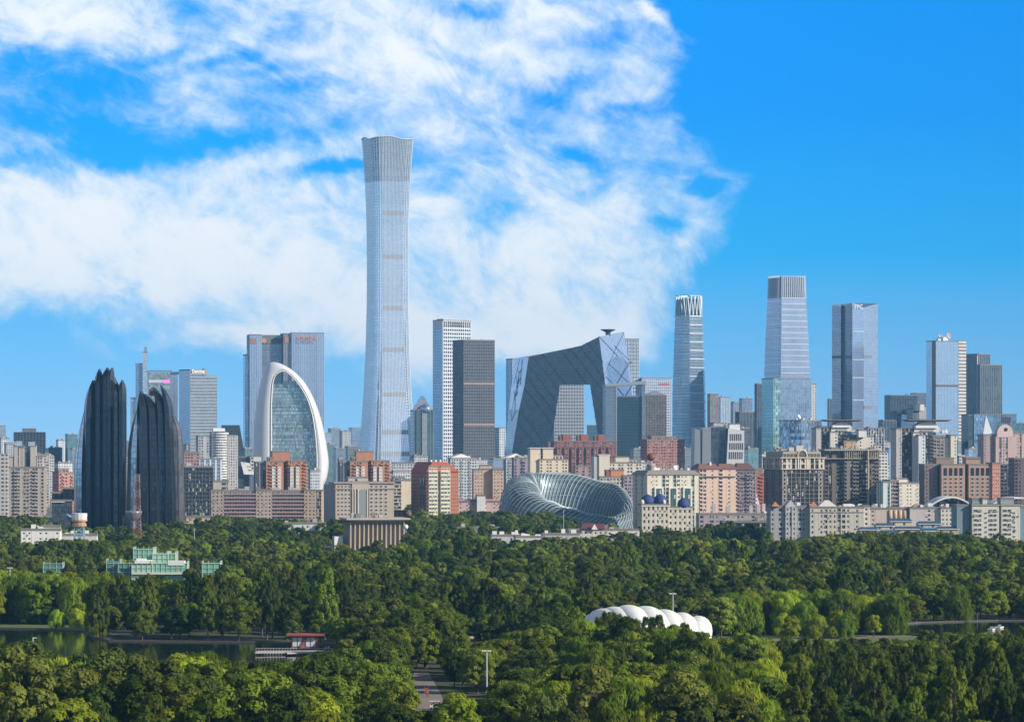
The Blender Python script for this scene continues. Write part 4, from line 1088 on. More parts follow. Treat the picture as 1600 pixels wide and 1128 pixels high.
def white_canopy():
    D = 1155.0; t = thing("canopy", "white inflated shell canopy of fanned lobes behind the dark poplars", "stage canopy", (at(1012, D), D, 0)); ox = at(1012, D)
    cl, b = newmat("white_membrane")
    b.p.inputs['Base Color'].default_value = (.80, .80, .79, 1); b.p.inputs['Roughness'].default_value = .5
    cn = b.noise(b.vm('MULTIPLY', b.n('ShaderNodeTexCoord').outputs['Object'], (1, 1, .3)), .5, 5, .65)[0]; b.put(b.p.inputs['Base Color'], b.vm('SCALE', (.80, .80, .78), sc=b.m('MULTIPLY_ADD', cn, .35, .78)))
    seam = paint((.50, .50, .50), .6)
    lobes = [((919, 969), (960, 985), 3.4, 8), ((921, 962), (975, 985), 3.4, 7), ((930, 954.5), (985, 982), 4.6, 5), ((947, 949), (1003, 985), 5.6, 2), ((969, 945), (1020, 985), 6.6, 0), ((997, 947), (1044, 985), 6.4, 0),
             ((1029, 952.5), (1068, 990), 5.8, 1), ((1060, 959.5), (1082, 990), 5.4, 3), ((1093, 967), (1094, 992), 5.4, 5)]
    for (a, c, r, dd) in lobes:
        m = D/F; p0 = Vector((at(a[0], D)-ox, 12+dd, zz(a[1], D)-r*.55)); p1 = Vector((at(c[0], D)-ox, -10+dd*.3, zz(c[1], D)-r*.6))
        N_ = 16; rings = []
        for k in range(N_+1):
            u = k/N_; ctr = p0.lerp(p1, u)+Vector((0, 0, 2.1*math.sin(math.pi*u)))
            rr = r*(math.sin(math.pi*(u*.80+.12))**.55)*(1.0-.12*u); rr = rr if k else r*.18
            if k == 0: ctr -= (p1-p0).normalized()*r*.30
            ax = (p1-p0).normalized(); up = Vector((0, 0, 1)); s_ = ax.cross(up).normalized(); n_ = s_.cross(ax)
            rings.append([tuple(ctr+s_*math.cos(2*math.pi*q/18)*rr*.80+n_*math.sin(2*math.pi*q/18)*rr*.72) for q in range(18)])
        g = MB(); g.loft(rings); lb = g.build('lobe', cl, t, smooth=True)
        g = MB()
        for k in (3, 5, 7, 9, 11, 13): rg_ = rings[k]; g.tube([tuple(v) for v in rg_]+[tuple(rg_[0])], .07, 4)
        g.build('seam_trim', seam, lb)
    g = MB(); g.box(at(905, D)-ox, at(960, D)-ox, 2, 20, 0, zz(986, D)); g.build('stage_house', paint((.30, .29, .28)), t)
    g = MB(); g.box(at(960, D)-ox, at(1090, D)-ox, 6, 16, 0, zz(988, D)); g.build('stage_back', paint((.12, .12, .13)), t)
    CLEAR.append([(at(915, D), D-22), (at(1112, D), D-22), (at(1112, D), D+22), (at(915, D), D+22)])
white_canopy()
# ------------------------------------------------------------------ high office towers
S = simple
glf = lambda gm, c=(.5, .52, .55), **k: gl(gm, fm=paint(c, .5, .3, .05), **k)
G_T1 = glass((.36, .44, .55), 1.5, 4.0, .12, (.42, .48, .56), .22, (.8,), .75, .13, .10)
G_T2 = glass((.42, .50, .62), 1.5, 4.0, .14, (.52, .58, .66), .2, (.85,), .78, .12, .08)
# far left: tower with a spire blade, sign and floating roof
b = S("office_tower", "lilac glass tower with tall blade spire and pink roof sign behind the black petals", 224, 224, 277, 582, 5500, 6, glf(G_T1, fin=(.3, 4, .3)), dep=36, clut=0)
b.mass(b.X(212), b.X(224.5), 2, 30, 0, b.Z(569), gl(glass((.25, .36, .50), 1.5, 4, .1, (.3, .4, .5), .2, (.8,), .75, .13, .1))); b.mass(b.X(204), b.X(213), 4, 26, 0, b.Z(622), gl(G_BLUE))
b.mass(b.X(223), b.X(230.5), -1, 10, 0, b.Z(551), gl(G_PALE)); b.mass(b.X(225), b.X(229.5), 1, 6, b.Z(551), b.Z(542), gl(G_BLUE), roof=False)
b.box('roof_canopy', b.X(231), b.X(269), -3, 30, b.Z(580), b.Z(578.2), STEEL)
b.box('recess_glazing', b.X(233), b.X(265), -.6, 0, b.Z(610), b.Z(582), glass((.35, .42, .40), 2.5, 4, .15, (.3, .34, .36), .2, (.7,), .5, .2, .3))
b.box('sign_panel', b.X(232), b.X(265), -1.2, -.7, b.Z(598), b.Z(593.5), paint((.62, .62, .72), .5))
m_, n_b = newmat("pink_sign"); n_b.p.inputs['Base Color'].default_value = (.7, .15, .5, 1); n_b.p.inputs['Emission Color'].default_value = (.9, .25, .7, 1); n_b.p.inputs['Emission Strength'].default_value = .5
b.box('lit_sign', b.X(254), b.X(265), -1.5, -1.25, b.Z(598.5), b.Z(593.5), m_)
b.text("UOB", 6, 266.5, b.Z(585), -.8, DARKM)
# two-tone tower
b = S("office_tower", "two tone office tower, pale side and dark grey front, with white roof letters", 278, 297, 321, 577, 5000, 42, glf(G_GREY, (.3, .32, .34), band=(.8, 4.2, .25)), clut=2,
      )
b.mass(b.X(321), b.X(340.5), 6, 34, 0, b.Z(588), glf(G_GREY, (.3, .32, .34), band=(.8, 4.2, .25)))
g = MB(); g.box(-.35, -.02, .5, b.Lf(278)-.5, 0, b.Z(579)); b.part('side_glazing', g, G_T2)
b.text("Deloitte", 6.2, 299, b.Z(582.5), -.9, WHITE)
b.box('sign_backing', b.X(315), b.X(321), -.7, 0, b.Z(586), b.Z(577.5), paint((.25, .19, .17)))
b = Bld("office_block", "dark blue wedge office with one raking side beyond the white round tower", 346, 5500, 3)
g = MB(); g.loft([[(b.X(343), 0, 0), (b.X(391), 0, 0), (b.X(391), 40, 0), (b.X(343), 40, 0)], [(b.X(346), 0, b.Z(664)), (b.X(374), 0, b.Z(664)), (b.X(374), 40, b.Z(664)), (b.X(346), 40, b.Z(664))]]); b.part('glazing', g, G_DARK)
# twin bronze and blue towers behind the oval
b = Bld("office_tower", "broad twin tower with orange roof lettering rising behind the white oval", 456, 5200, 10, cat="office building")
stt = glf(G_T2, (.56, .62, .72), fin=(.35, 3.1, .35)); mids = glf(G_GREY, (.32, .33, .36), fin=(.3, 4.2, .3)); brn = glf(glass((.30, .29, .31), 1.5, 4, .12, (.36, .36, .4), .2, (.8,), .6, .16, .1), (.4, .38, .38), fin=(.3, 4.2, .3))
b.mass(b.X(456), b.X(506), 0, 40, 0, b.Z(521), stt); b.mass(b.X(443.5), b.X(456), 3, 36, 0, b.Z(522), brn); b.mass(b.X(409), b.X(444), 14, 40, 0, b.Z(524.5), mids)
b.mass(b.X(391.5), b.X(409.5), 2, 40, 0, b.Z(524), stt); b.mass(b.X(385), b.X(391), 10, 36, 0, b.Z(555), glf(G_BLUE)); b.box('side_fin', b.X(389.5), b.X(391.5), 8, 20, b.Z(560), b.Z(546), STEEL)
org = paint((.62, .24, .08), .5); 
b.text("FORTUNE", 6.4, 463, b.Z(531.2), -.9, org); b.text("FC CENTER", 4.6, 463, b.Z(536), -.9, paint((.35, .33, .32)))
b.box('sign_panel', b.X(392.5), b.X(401), 1.1, 1.5, b.Z(537), b.Z(529), paint((.40, .16, .10))); b.box('sign_panel', b.X(445), b.X(454.5), 2.2, 2.6, b.Z(536), b.Z(526), paint((.34, .19, .14)))
b.box('sign_panel', b.X(410.5), b.X(442), 13.2, 13.5, b.Z(536.5), b.Z(527), paint((.16, .15, .16)))
g = MB(); g.lathe([(.1, 0), (3.4, 0), (3.4, .5), (.1, .5)], 20); o = b.part('emblem', g, org); o.rotation_euler = (R(90), 0, 0); o.location = (b.X(414.5), 12.9, b.Z(532))
for x, h in ((395, 3), (440, 4), (457, 5), (470, 5), (500, 3)): b.box('roof_antenna', b.X(x), b.X(x)+.4, 15, 15.5, b.Z(524), b.Z(524)+h*1.6, STEEL)
# dome-topped triangle tower
b = Bld("office_tower", "small blue tower with pointed triangular roof and round glass dome", 650, 5200, 12)
b.mass(b.X(646), b.X(651), 0, 24, 0, b.Z(642), glf(G_GREY)); b.mass(b.X(651), b.X(677), -1, 24, 0, b.Z(641), glf(G_TEAL, (.4, .45, .5), fin=(.3, 5, .3))); b.mass(b.X(659), b.X(666), -2.5, -.8, 0, b.Z(643), gl(G_PALE), roof=False)
g = MB(); z0, z1 = b.Z(641), b.Z(618)
g.loft([[(b.X(647), 4, z0), (b.X(676), 4, z0), (b.X(676), 20, z0), (b.X(647), 20, z0)], [(b.X(661.5), 4, z1), (b.X(663), 4, z1), (b.X(663), 20, z1), (b.X(661.5), 20, z1)]]); b.part('pointed_roof', g, G_PALE)
g = MB(); zc = b.Z(640); g.lathe([(8*math.cos(a), zc+8.5*math.sin(a)) for a in [R(-25+115*k/10) for k in range(11)]], 20, (b.X(665.5), 3)); b.part('dome', g, glass((.3, .42, .6), 2, 2, .1, (.5, .55, .6), .1, (.9,), .8, .1, .1), smooth=True)
# white grid tower and brown slab
b = Bld("office_tower", "tall office tower with white window grid, beside the dark brown slab", 692, 5300, 42)
H = b.Z(501)
wg = dict(k='fr', fm=paint((.62, .66, .72), .5), gm=glass((.10, .14, .19), 3, 4, .1, (.2, .24, .3), .1, (1,), .5, .15, .3), pat='w', bay=3.9, fl=5.2, pw=1.0, sh=1.5, dp=.7)
b.mass(0, b.X(735), 0, b.Lf(676.5), 0, H, wg, sts={3: dict(wg, pat='s', bay=50)})
g = MB(); g.box(-.8, -.55, 1, b.Lf(677.5), 0, H-12); b.part('side_glazing', g, G_T1)
g = MB()
for q in range(14): g.box(b.X(693+q*3), b.X(693+q*3)+2.0, -.9, -.72, b.Z(509.5), b.Z(504)); 
b.part('louvre', g, DARKM); b.box('roof_plant', b.X(697), b.X(727), 6, 20, H, H+3, STEEL)
b = S("office_tower", "dark brown grid slab tower beside the white grid tower", 707, 724, 772.5, 530.5, 5000, 24,
      dict(k='fr', fm=paint((.115, .115, .12), .7), gm=G_DARK, pat='w', bay=3.4, fl=4.1, pw=.8, sh=1.3, dp=.5), clut=2,
      stl=dict(pat='g', bay=4, pw=.3, sh=.6, dp=.3, fl=4.1))
b.box('louvre', .5, b.X(772), -.62, -.53, b.Z(601), b.Z(597.5), paint((.26, .2, .17))); b.box('louvre', .5, b.X(772), -.62, -.53, b.Z(665), b.Z(661.5), paint((.26, .2, .17)))
S("office_block", "narrow pale block between the brown slab and the angular loop", 773, 780, 790, 668, 5600, 30, ww((.45, .50, .56), bay=3.5, st_=3.6), clut=1)
b = S("office_tower", "blue grey striped tower just behind the loop building", 791, 801, 832, 560, 6150, 25, glf(G_BLUE, (.4, .45, .52), fin=(.5, 5, .4)), clut=1)
b = Bld("hotel_tower", "grey hotel with square window grid seen through the loop opening", 872, 6000, 8)
b.mass(b.X(866), b.X(912.5), 0, 40, 0, b.Z(584), dict(k='fr', fm=paint((.36, .38, .42), .6), gm=G_GREY, pat='w', bay=4.3, fl=5.2, pw=1.6, sh=2.2, dp=.6))
S("office_block", "low teal block in the gap of the loop building", 917, 917, 934, 664, 7000, 0, gl(G_TEAL), clut=1)
b = Bld("office_tower", "slim tower with perforated pale lattice top right behind the overhang", 977, 6300, 14)
b.mass(b.X(976.5), b.X(998.5), 0, 24, 0, b.Z(530), dict(k='fr', fm=paint((.50, .54, .62), .6), gm=glass((.16, .22, .30), 2, 4, .1, (.3, .35, .4), .2, (.9,), .6, .2, .5), pat='wcw', bay=2.6, fl=6, pw=1.0, sh=1.4, dp=.6))
b = S("office_block", "pale lilac grid office with red sign behind the loop building", 999, 1003, 1049, 590, 6300, 12, dict(k='fr', fm=paint((.52, .54, .62), .6), gm=G_BLUE, pat='w', bay=3.4, fl=4.5, pw=1.2, sh=1.8, dp=.5), clut=2)
b.box('sign_panel', b.X(1030), b.X(1046), -1.2, -.7, b.Z(601.5), b.Z(599), paint((.5, .12, .12)))
b = Bld("office_block", "brown office with rounded roof in front of the lilac grid office", 1008, 5800, 5)
b.mass(b.X(1007), b.X(1041), 0, 30, 0, b.Z(618), glf(G_BROWN, (.3, .26, .25), fin=(.5, 4, .4))); 
g = MB(); w0, w1 = b.X(1009), b.X(1040); g.loft([[(w0+(w1-w0)*k/10, y, b.Z(618)+7*math.sin(math.pi*k/10)) for k in range(11)] for y in (1, 28)]); b.part('curved_roof', g, STEEL)
# cluster beyond the grey angled block
for (x0, xc, x1, yt, D, gm, lab, th) in (
    (1106, 1110, 1123, 615, 6200, G_BROWN, "slim brown tower beyond the banded crown tower", 20), (1122, 1126, 1142, 620, 6300, G_PALE, "pale blue glass tower left of the fluted tower", 20),
    (1141, 1146, 1158, 628, 6350, G_GREY, "fluted grey tower with stepped top", 30), (1156, 1160, 1176, 622, 6100, G_T1, "blue tower with round shouldered roof", 16), (1150, 1156, 1190, 643, 5300, G_DARK, "dark teal block below the round shouldered tower", 18),
    (1180, 1183, 1196, 599, 5200, G_DARK, "dark slab next to the green glass cube", 14), (1294, 1296, 1303, 623, 6000, G_GREY, "thin grey slab beside the folded tower", 10),
    (1374, 1380, 1401, 656, 5500, G_DARK, "dark blue block between folded tower and flying roof flats", 14)):
    S("office_block", lab, x0, xc, x1, yt, D, th, glf(gm, (.3, .34, .4), fin=(.4, 4.5, .3)), clut=1)
b = Bld("office_tower", "green and silver glass cube tower standing before the tapering skyscraper", 1209, 5000, 20)
H = b.Z(592); b.mass(0, b.X(1270), 0, b.Lf(1193), 0, H, glf(glass((.42, .50, .60), 3.2, 4.2, .12, (.20, .24, .28), .12, (.75,), .8, .1, .18, hl=.05), (.30, .34, .38)))
g = MB(); g.box(-.35, -.02, .4, b.Lf(1193.5), 0, H-.5); b.part('side_glazing', g, glass((.22, .44, .46), 1.5, 4.2, .1, (.3, .45, .48), .25, (.7,), .7, .12, .2))
g = MB(); g.box(-.5, b.X(1218), -.5, .02, 0, H); b.part('corner_glazing', g, glass((.45, .66, .62), 3, 4.2, .1, (.4, .5, .5), .25, (.6,), .8, .1, .35, .05))
b.mass(b.X(1269), b.X(1279.5), 4, 26, 0, b.Z(600), ww((.45, .46, .48), bay=3.4, st_=3.8))
b = S("office_block", "low mirrored office with satellite dishes on its roof", 1220, 1252, 1286, 656, 4600, 40, glf(glass((.32, .40, .48), 2.2, 4, .1, (.16, .2, .24), .1, (.8,), .8, .1, .45, .05), (.3, .33, .36)), clut=4)
g = MB(); g.lathe([(.2, 0), (1.8, .6), (3.0, 1.8), (2.9, 1.9), (.2, .5)], 16); o = b.part('dish', g, WHITE); o.location = (b.X(1253), 6, b.Z(656)+3.2); o.rotation_euler = (R(60), 0, R(20)); b.box('dish_mast', b.X(1253)-.3, b.X(1253)+.3, 6, 6.5, b.Z(656), b.Z(656)+3.6, STEEL)
# right side
b = S("office_block", "wide dark stepped office left of the dish tower", 1390, 1392, 1434, 617, 5700, 8, glf(G_DARK, (.2, .24, .28), fin=(.3, 4, .3)), clut=1, dep=40)
b.mass(b.X(1433), b.X(1460), 3, 40, 0, b.Z(615), glf(G_GREY, (.3, .33, .36))); b.mass(b.X(1405), b.X(1430), -14, -1, 0, b.Z(648), glf(G_BLUE)); 
for i, (a, c, y0, y1) in enumerate(((1414, 1424, 655, 640), (1422, 1436, 655, 645), (1432, 1452, 655, 636), (1426, 1440, 642, 632))): b.box('roof_plant', b.X(a), b.X(c), -16-i, -4-i, b.Z(y0), b.Z(y1), WHITE if i % 2 else ROOF_L)
b = Bld("office_tower", "blue glass slab tower with banded side, dark belt and dish antennas on top", 1463, 5100, 28)
H = b.Z(533.5); b.mass(0, b.X(1500), 0, 24, 0, H, glf(glass((.44, .56, .70), 2.4, 4.2, .12, (.32, .42, .54), .14, (.75,), .8, .1, .06), (.4, .45, .5)))
b.box('edge_cladding', -.9, -.02, 0, b.Lf(1458), 0, H, paint((.20, .20, .21))); b.box('belt_trim', -.5, b.X(1500), -.6, 0, b.Z(604), b.Z(601), DARKM)
b.mass(b.X(1500)+.1, b.X(1512.5), 0, 24, 0, b.Z(533), dict(k='gl', gm=G_BROWN, fm=paint((.60, .58, .58)), band=(1.9, 4.6, .5)))
for x, r in ((1473, 2.4), (1487, 4.2)):
    g = MB(); g.lathe([(.2, 0), (r*.6, r*.2), (r, r*.6), (r*.97, r*.64), (.2, .3)], 18); o = b.part('dish', g, paint((.5, .35, .3))); o.location = (b.X(x), 8, H+7.5); o.rotation_euler = (R(75), 0, R(15))
    b.box('dish_mast', b.X(x)-.4, b.X(x)+.4, 8.2, 9, H, H+7, STEEL)
b.box('roof_plant', b.X(1478), b.X(1486), 5, 14, H, H+6, WHITE); b.box('roof_plant', b.X(1471), b.X(1476), 7, 12, H, H+4, STEEL); b.box('roof_antenna', b.X(1479), b.X(1479)+.3, 9, 9.3, H, H+12, STEEL)
b = S("office_tower", "dark stepped office tower behind the banded slab tower", 1512, 1527, 1549, 552.5, 5600, 35, glf(G_DARK, (.26, .30, .33), fin=(.35, 4.2, .3)), clut=2)
b.mass(b.X(1527)+.5, b.X(1565), -6, 24, 0, b.Z(570.5), glf(G_DARK, (.24, .28, .31), fin=(.35, 4.2, .3))); b.box('edge_trim', -.5, .5, -.6, -.1, 0, b.Z(556), paint((.6, .62, .64)))
b = Bld("office_block", "low faceted blue glass office with a slanting white panel", 1522, 4600, 10)
H = b.Z(648); b.mass(b.X(1513), b.X(1522), 1, 30, 0, b.Z(649), gl(G_DARK)); b.mass(b.X(1522), b.X(1590), 0, 34, 0, H, glf(glass((.34, .46, .58), 2.4, 3.8, .1, (.25, .34, .42), .12, (.8,), .8, .1, .3, .02), (.4, .45, .5)))
g = MB(); p = [(b.X(x), -.5, b.Z(y)) for x, y in ((1541, 649), (1551, 676), (1540, 681), (1535, 715), (1530, 715), (1536, 680))]; q = [(a, -.05, c) for a, _, c in p]; g.loft([p, q]); b.part('slanting_glazing', g, G_PALE)
b.box('louvre', b.X(1566), b.X(1581), -.5, -.05, b.Z(660), b.Z(651.5), DARKM)
S("office_block", "blue glass block at the picture edge behind the pink pediment flats", 1588, 1588, 1625, 661, 4700, 0, glf(G_TEAL, (.3, .4, .5)), clut=1)
S("office_block", "plain blue block with pale top at the picture edge", 1560, 1562, 1640, 690, 4300, 5, glf(G_BLUE), clut=1)

# ------------------------------------------------------------------ middle distance
b = S("apartment_tower", "beige apartment tower cluster with twin raised stair shafts", 8, 8, 68, 729, 3300, 4,
      fr((.40, .35, .31), pat='wswbbswwsbbsw', bay=2.55, fl=3.0, pw=.5, sh=1.2), dep=26, clut=2)
for a, c, y in ((22, 37, 697.5), (47, 55, 697.5), (29, 36, 700)): b.mass(b.X(a), b.X(c), 1.5, 14, b.Z(729), b.Z(y), fr((.46, .42, .38), pat='sws', bay=3, fl=8, pw=.6, sh=.8))
b.mass(b.X(36), b.X(47), 3, 16, b.Z(729), b.Z(706), gl(G_DARK)); b.mass(b.X(13), b.X(20), 2, 12, b.Z(729), b.Z(715), fr((.42, .38, .34), pat='s')); b.mass(b.X(57), b.X(66), 2, 12, b.Z(729), b.Z(714), fr((.5, .46, .4), pat='w'))
b.box('crown_glazing', b.X(24), b.X(34), .5, 6, b.Z(697), b.Z(689), G_PALE); b.box('crown_glazing', b.X(44), b.X(54), .5, 6, b.Z(697), b.Z(690), G_PALE)
S("apartment_block", "grey beige apartment block just behind the beige cluster", 56, 58, 76, 709, 4000, 15, fr((.42, .40, .38), pat='wbw', bay=3, pw=.7), clut=2)
S("office_block", "brown office block with vertical pale stripes and dark roof plant", 20, 22, 70, 675, 5600, 8, glf(G_BROWN, (.46, .42, .44), fin=(.9, 4.6, .6)), pent=[(35, 56, 669)], clut=0, dep=40)
S("apartment_block", "yellow and red apartment block behind the black podium", 80, 92, 113, 737, 3650, 30, fr((.50, .22, .17), pat='wbw', bay=3.3), stl=dict(pat='w', bay=3.5, pw=1.6, sh=1.6), clut=2, pent=[(93, 108, 731)])
S("apartment_block", "white slab flats at the left picture edge", -20, -18, 7, 718, 3900, 10, fr((.62, .60, .56), pat='w'), clut=1)
S("apartment_block", "orange brown flats at the left picture edge", -15, -12, 8, 742, 3500, 10, fr((.44, .27, .19), pat='wb', bay=3.2), clut=1)
S("apartment_block", "cream low flats beside the beige cluster", -15, -13, 9, 762, 3150, 12, fr((.56, .47, .36), pat='w', bay=3), clut=1)
b = Bld("apartment_tower", "white apartment tower with round bowed middle behind the dark grid block", 335, 4300, 12)
wst = fr((.60, .60, .60), pat='wbw', bay=3, pw=.7, sh=1.3)
b.mass(b.X(311), b.X(331), 4, 24, 0, b.Z(682), fr((.42, .43, .45), pat='wws', bay=3, pw=.9)); b.mass(b.X(356), b.X(371), 3, 24, 0, b.Z(681), fr((.52, .50, .50), pat='w', bay=3, pw=1.3))
g = MB(); cxx, rr_ = b.X(344), (b.X(357)-b.X(331))/2+.8; g.lathe([(rr_, 0), (rr_, b.Z(674)), (.1, b.Z(674))], 28, (cxx, 10)); b.part('bow_glazing', g, WIN)
g = MB()
for k in range(int(b.Z(674)/3)): g.lathe([(rr_+.5, k*3), (rr_+.5, k*3+1.5)], 28, (cxx, 10))
b.part('bow_frame', g, paint((.66, .66, .66))); b.mass(b.X(331), b.X(337), 2, 20, 0, b.Z(676), gl(G_GREY)); b.box('roof_plant', b.X(334), b.X(352), 4, 14, b.Z(674), b.Z(669), WHITE)
S("apartment_block", "pink and white roof-topped block beside the shorter petals", 286, 288, 311, 706, 3800, 10, fr((.40, .24, .24), pat='w', bay=3), clut=3)
S("office_block", "white columned office with dark glass bays", 300, 303, 345, 716, 3900, 12, fr((.60, .62, .64), gm=G_BLUE, pat='g', bay=5.5, fl=4, pw=1.6, sh=.6), clut=2)
S("office_block", "dark green grid office block behind the long terraced hotel", 287, 289, 332, 728, 3300, 8, fr((.085, .095, .09), gm=WIN_D, pat='w', bay=3, fl=3.4, pw=.5, sh=.8), clut=4, dep=30)
b = Bld("office_block", "dark glass block carrying a slanted white billboard with a smile", 373, 3650, 5)
b.mass(b.X(372), b.X(400), 0, 20, 0, b.Z(715), gl(G_DARK)); b.mass(b.X(391), b.X(407), -2, 18, 0, b.Z(713.5), fr((.60, .60, .60), pat='wss', bay=3.4)); b.mass(b.X(390), b.X(400), -3, -2.1, 0, b.Z(742), gl(G_BLUE), roof=False)
g = MB(); P4 = [(376, 721.5), (389, 723), (397.5, 741.5), (381, 741)]; a = [(b.X(x), -4, b.Z(y)) for x, y in P4]; c = [(x, -3.4, z) for x, y, z in a]; g.loft([a[::-1], c[::-1]]); brd = b.part('billboard', g, WHITE)
g = MB()
fx = lambda u, v: (b.X(381.5+u*12+v*4.5), -4.15, b.Z(725+v*13))
g.tube([fx(.32+.1*k/4*0+.42*k/8, .62+.16*math.sin(math.pi*k/8)) for k in range(9)], .3, 4); g.tube([fx(.38, .22), fx(.38, .36)], .38, 4); g.tube([fx(.66, .22), fx(.66, .36)], .38, 4); g.tube([fx(.0, -.1), fx(.12, -.1)], .3, 4)
b.part('painted_smile', g, DARKM, brd)
def orange(label, xl, x0, xm0, xm1, x1, yt, yp, D, xdark):
    b = Bld("apartment_tower", label, x0, D, 8)
    o_ = (.44, .20, .11)
    b.mass(b.X(xl), b.X(x0), 3, 20, 0, b.Z(yt+1), fr((.20, .20, .22), pat='gs', bay=3.5, pw=.5), )
    b.mass(b.X(x0), b.X(xm0), 0, 22, 0, b.Z(yt), fr(o_, pat='sbvbs', nb=6, fl=3.0, pw=.6, sh=1.2))
    b.mass(b.X(xm0)+.1, b.X(xm1)-.1, 7, 22, 0, b.Z(yt+1), fr((.26, .11, .07), pat='w', bay=3, pw=.8)); b.mass(b.X(xm1), b.X(x1), 1, 22, 0, b.Z(yt-1), fr(o_, pat='bvsbs', nb=6, fl=3.0, pw=.6, sh=1.2))
    for a_ in (x0+9, x0+17.5, xm1+3, xm1+12): b.mass(b.X(a_), b.X(a_+4.6), -1.0, -.1, 0, b.Z(yt+7), fr((.66, .64, .60), pat='v', nb=2, fl=3.0, pw=.25, sh=1.5, dp=.3), edges=(0,), roof=False)
    b.mass(b.X(x0+10), b.X(x0+36), 4, 15, b.Z(yt), b.Z(yp), fr(o_, pat='sss', bay=8)); b.mass(b.X(x0+3), b.X(x0+11), 3, 12, b.Z(yt), b.Z(yt-6), fr((.36, .16, .10), pat='w', bay=3))
    g = MB(); z = 8
    while z < b.Z(yt)-4: g.box(b.X(x1)+.5, b.X(x1)+1.9, 2, 6, z-.2, z+1); z += 3
    b.part('balcony', g, WHITE); b.clutter(b.X(x0), b.X(x1), 2, 18, b.Z(yt), 5, int(x0)); return b
orange("orange brick apartment tower in front of the white oval", 400, 416, 442, 450, 478, 722, 706.5, 3400, 1)
orange("orange brick apartment tower below the tallest tower", 532, 547, 574, 580, 608, 722, 706.5, 3500, 1)
S("apartment_block", "purple grey flats beside the orange brick tower below the tallest tower", 528, 530, 537, 717, 3600, 10, fr((.36, .28, .30), pat='w', bay=3), clut=1)
b = Bld("hotel", "long pinkish terraced hotel slab with flat roof and window bands", 330, 3000, 3)
H = b.Z(764.5)-1.3
for (a, c, pt, f, sh) in ((330, 349, 'v', (.40, .33, .29), 1.2), (349, 400, 'c', (.36, .22, .21), 3.0), (400, 424, 'v', (.44, .37, .31), 1.2), (424, 475, 'c', (.36, .22, .21), 3.0), (475, 492.5, 'v', (.46, .36, .28), 1.2)):
    if pt == 'v': b.mass(b.X(a), b.X(c), 0, 16, 0, H, fr(f, pat='v', bay=2.9, fl=2.9, pw=.5, sh=1.1), edges=(0, 1, 3))
    else:
        b.mass(b.X(a)+.1, b.X(c)-.1, 1.2, 16, 0, H-.5, fr((.50, .46, .44), pat='w', bay=2.2, fl=2.9, pw=.3, sh=1.0), edges=(0,))
        g = MB(); z = 2.9
        while z < H-1: g.box(b.X(a)+.2, b.X(c)-.2, -.4, .7, z-.2, z+1.0); z += 2.9
        b.part('balcony', g, paint((.36, .24, .24)))
b.mass(b.X(333), b.X(357), 4, 12, H+.4, b.Z(753), fr((.50, .44, .36), pat='sws', bay=5)); b.clutter(b.X(360), b.X(490), 2, 13, H, 9, 44, 7)
S("apartment_block", "cream block with open balconies between the terraced hotel and the stone hotel", 491, 491, 503, 765, 3150, 0, fr((.58, .46, .32), pat='c', bay=6), clut=0)
S("building", "low cream building under the dark green grid block", 290, 291, 327, 806, 2700, 4, fr((.55, .46, .34), pat='vs', bay=5), clut=1, dep=14)
# stone hotel with arched centre
b = Bld("hotel", "stone hotel with tall arched window and heavy cornice above the ribbed hall", 524, 2900, 12)
sc_ = (.44, .37, .31); H = b.Z(753); x0, x1, xa, xb_ = 0, b.X(614), b.X(549.5), b.X(575.5); L_ = 30
b.mass(x0, xa, 0, L_, 0, H-1.3, fr((.42, .35, .29), pat='s', bay=9), edges=(0, 1, 3)); b.mass(xb_, x1, 0, L_, 0, H-1.3, fr((.42, .35, .29), pat='s', bay=9))
b.mass(xa, xb_, -.9, L_-1, 0, H-.6, fr(sc_, pat='s', bay=9)); b.box('cornice', -1.2, x1+1.2, -1.6, L_, H-1.2, H, paint((.33, .28, .25))); b.box('belt_cornice', -.9, x1+.9, -1.25, 2, b.Z(764), b.Z(763), paint((.36, .31, .27)))
b.mass(b.X(545), b.X(575), 3, 16, H, b.Z(747), fr(sc_, pat='sws', bay=4))
b.panes(b.X(526), xa-.5, -.48, b.Z(806), b.Z(757), 4, 8, .5, .42); b.panes(xb_+.4, b.X(606), -.48, b.Z(806), b.Z(757), 4, 8, .5, .42)
g = MB(); cx_, ra = (b.X(560)+b.X(571))/2, (b.X(571)-b.X(560))/2
P = [(cx_-ra, 0), (cx_+ra, 0)]+[(cx_+ra*math.cos(R(a)), b.Z(770)+ra*math.sin(R(a))) for a in range(0, 181, 15)]
g.loft([[(x, -1.6, z) for x, z in P], [(x, -1.36, z) for x, z in P]]); b.part('arch_glazing', g, WIN_G)
for a in (553.5, 558, 572.5): b.box('pilaster', b.X(a), b.X(a)+.9, -1.9, -.9, 0, b.Z(764), paint((.60, .54, .48)))
for a in (555.5, 573.8): b.box('strip_glazing', b.X(a), b.X(a)+1.0, -1.5, -.9, 0, b.Z(764), WIN_D)
g = MB(); g.box(-.6, -.5, 3, b.Lf(502), 0, H-2); b.part('side_wall', g, paint((.30, .25, .24)))
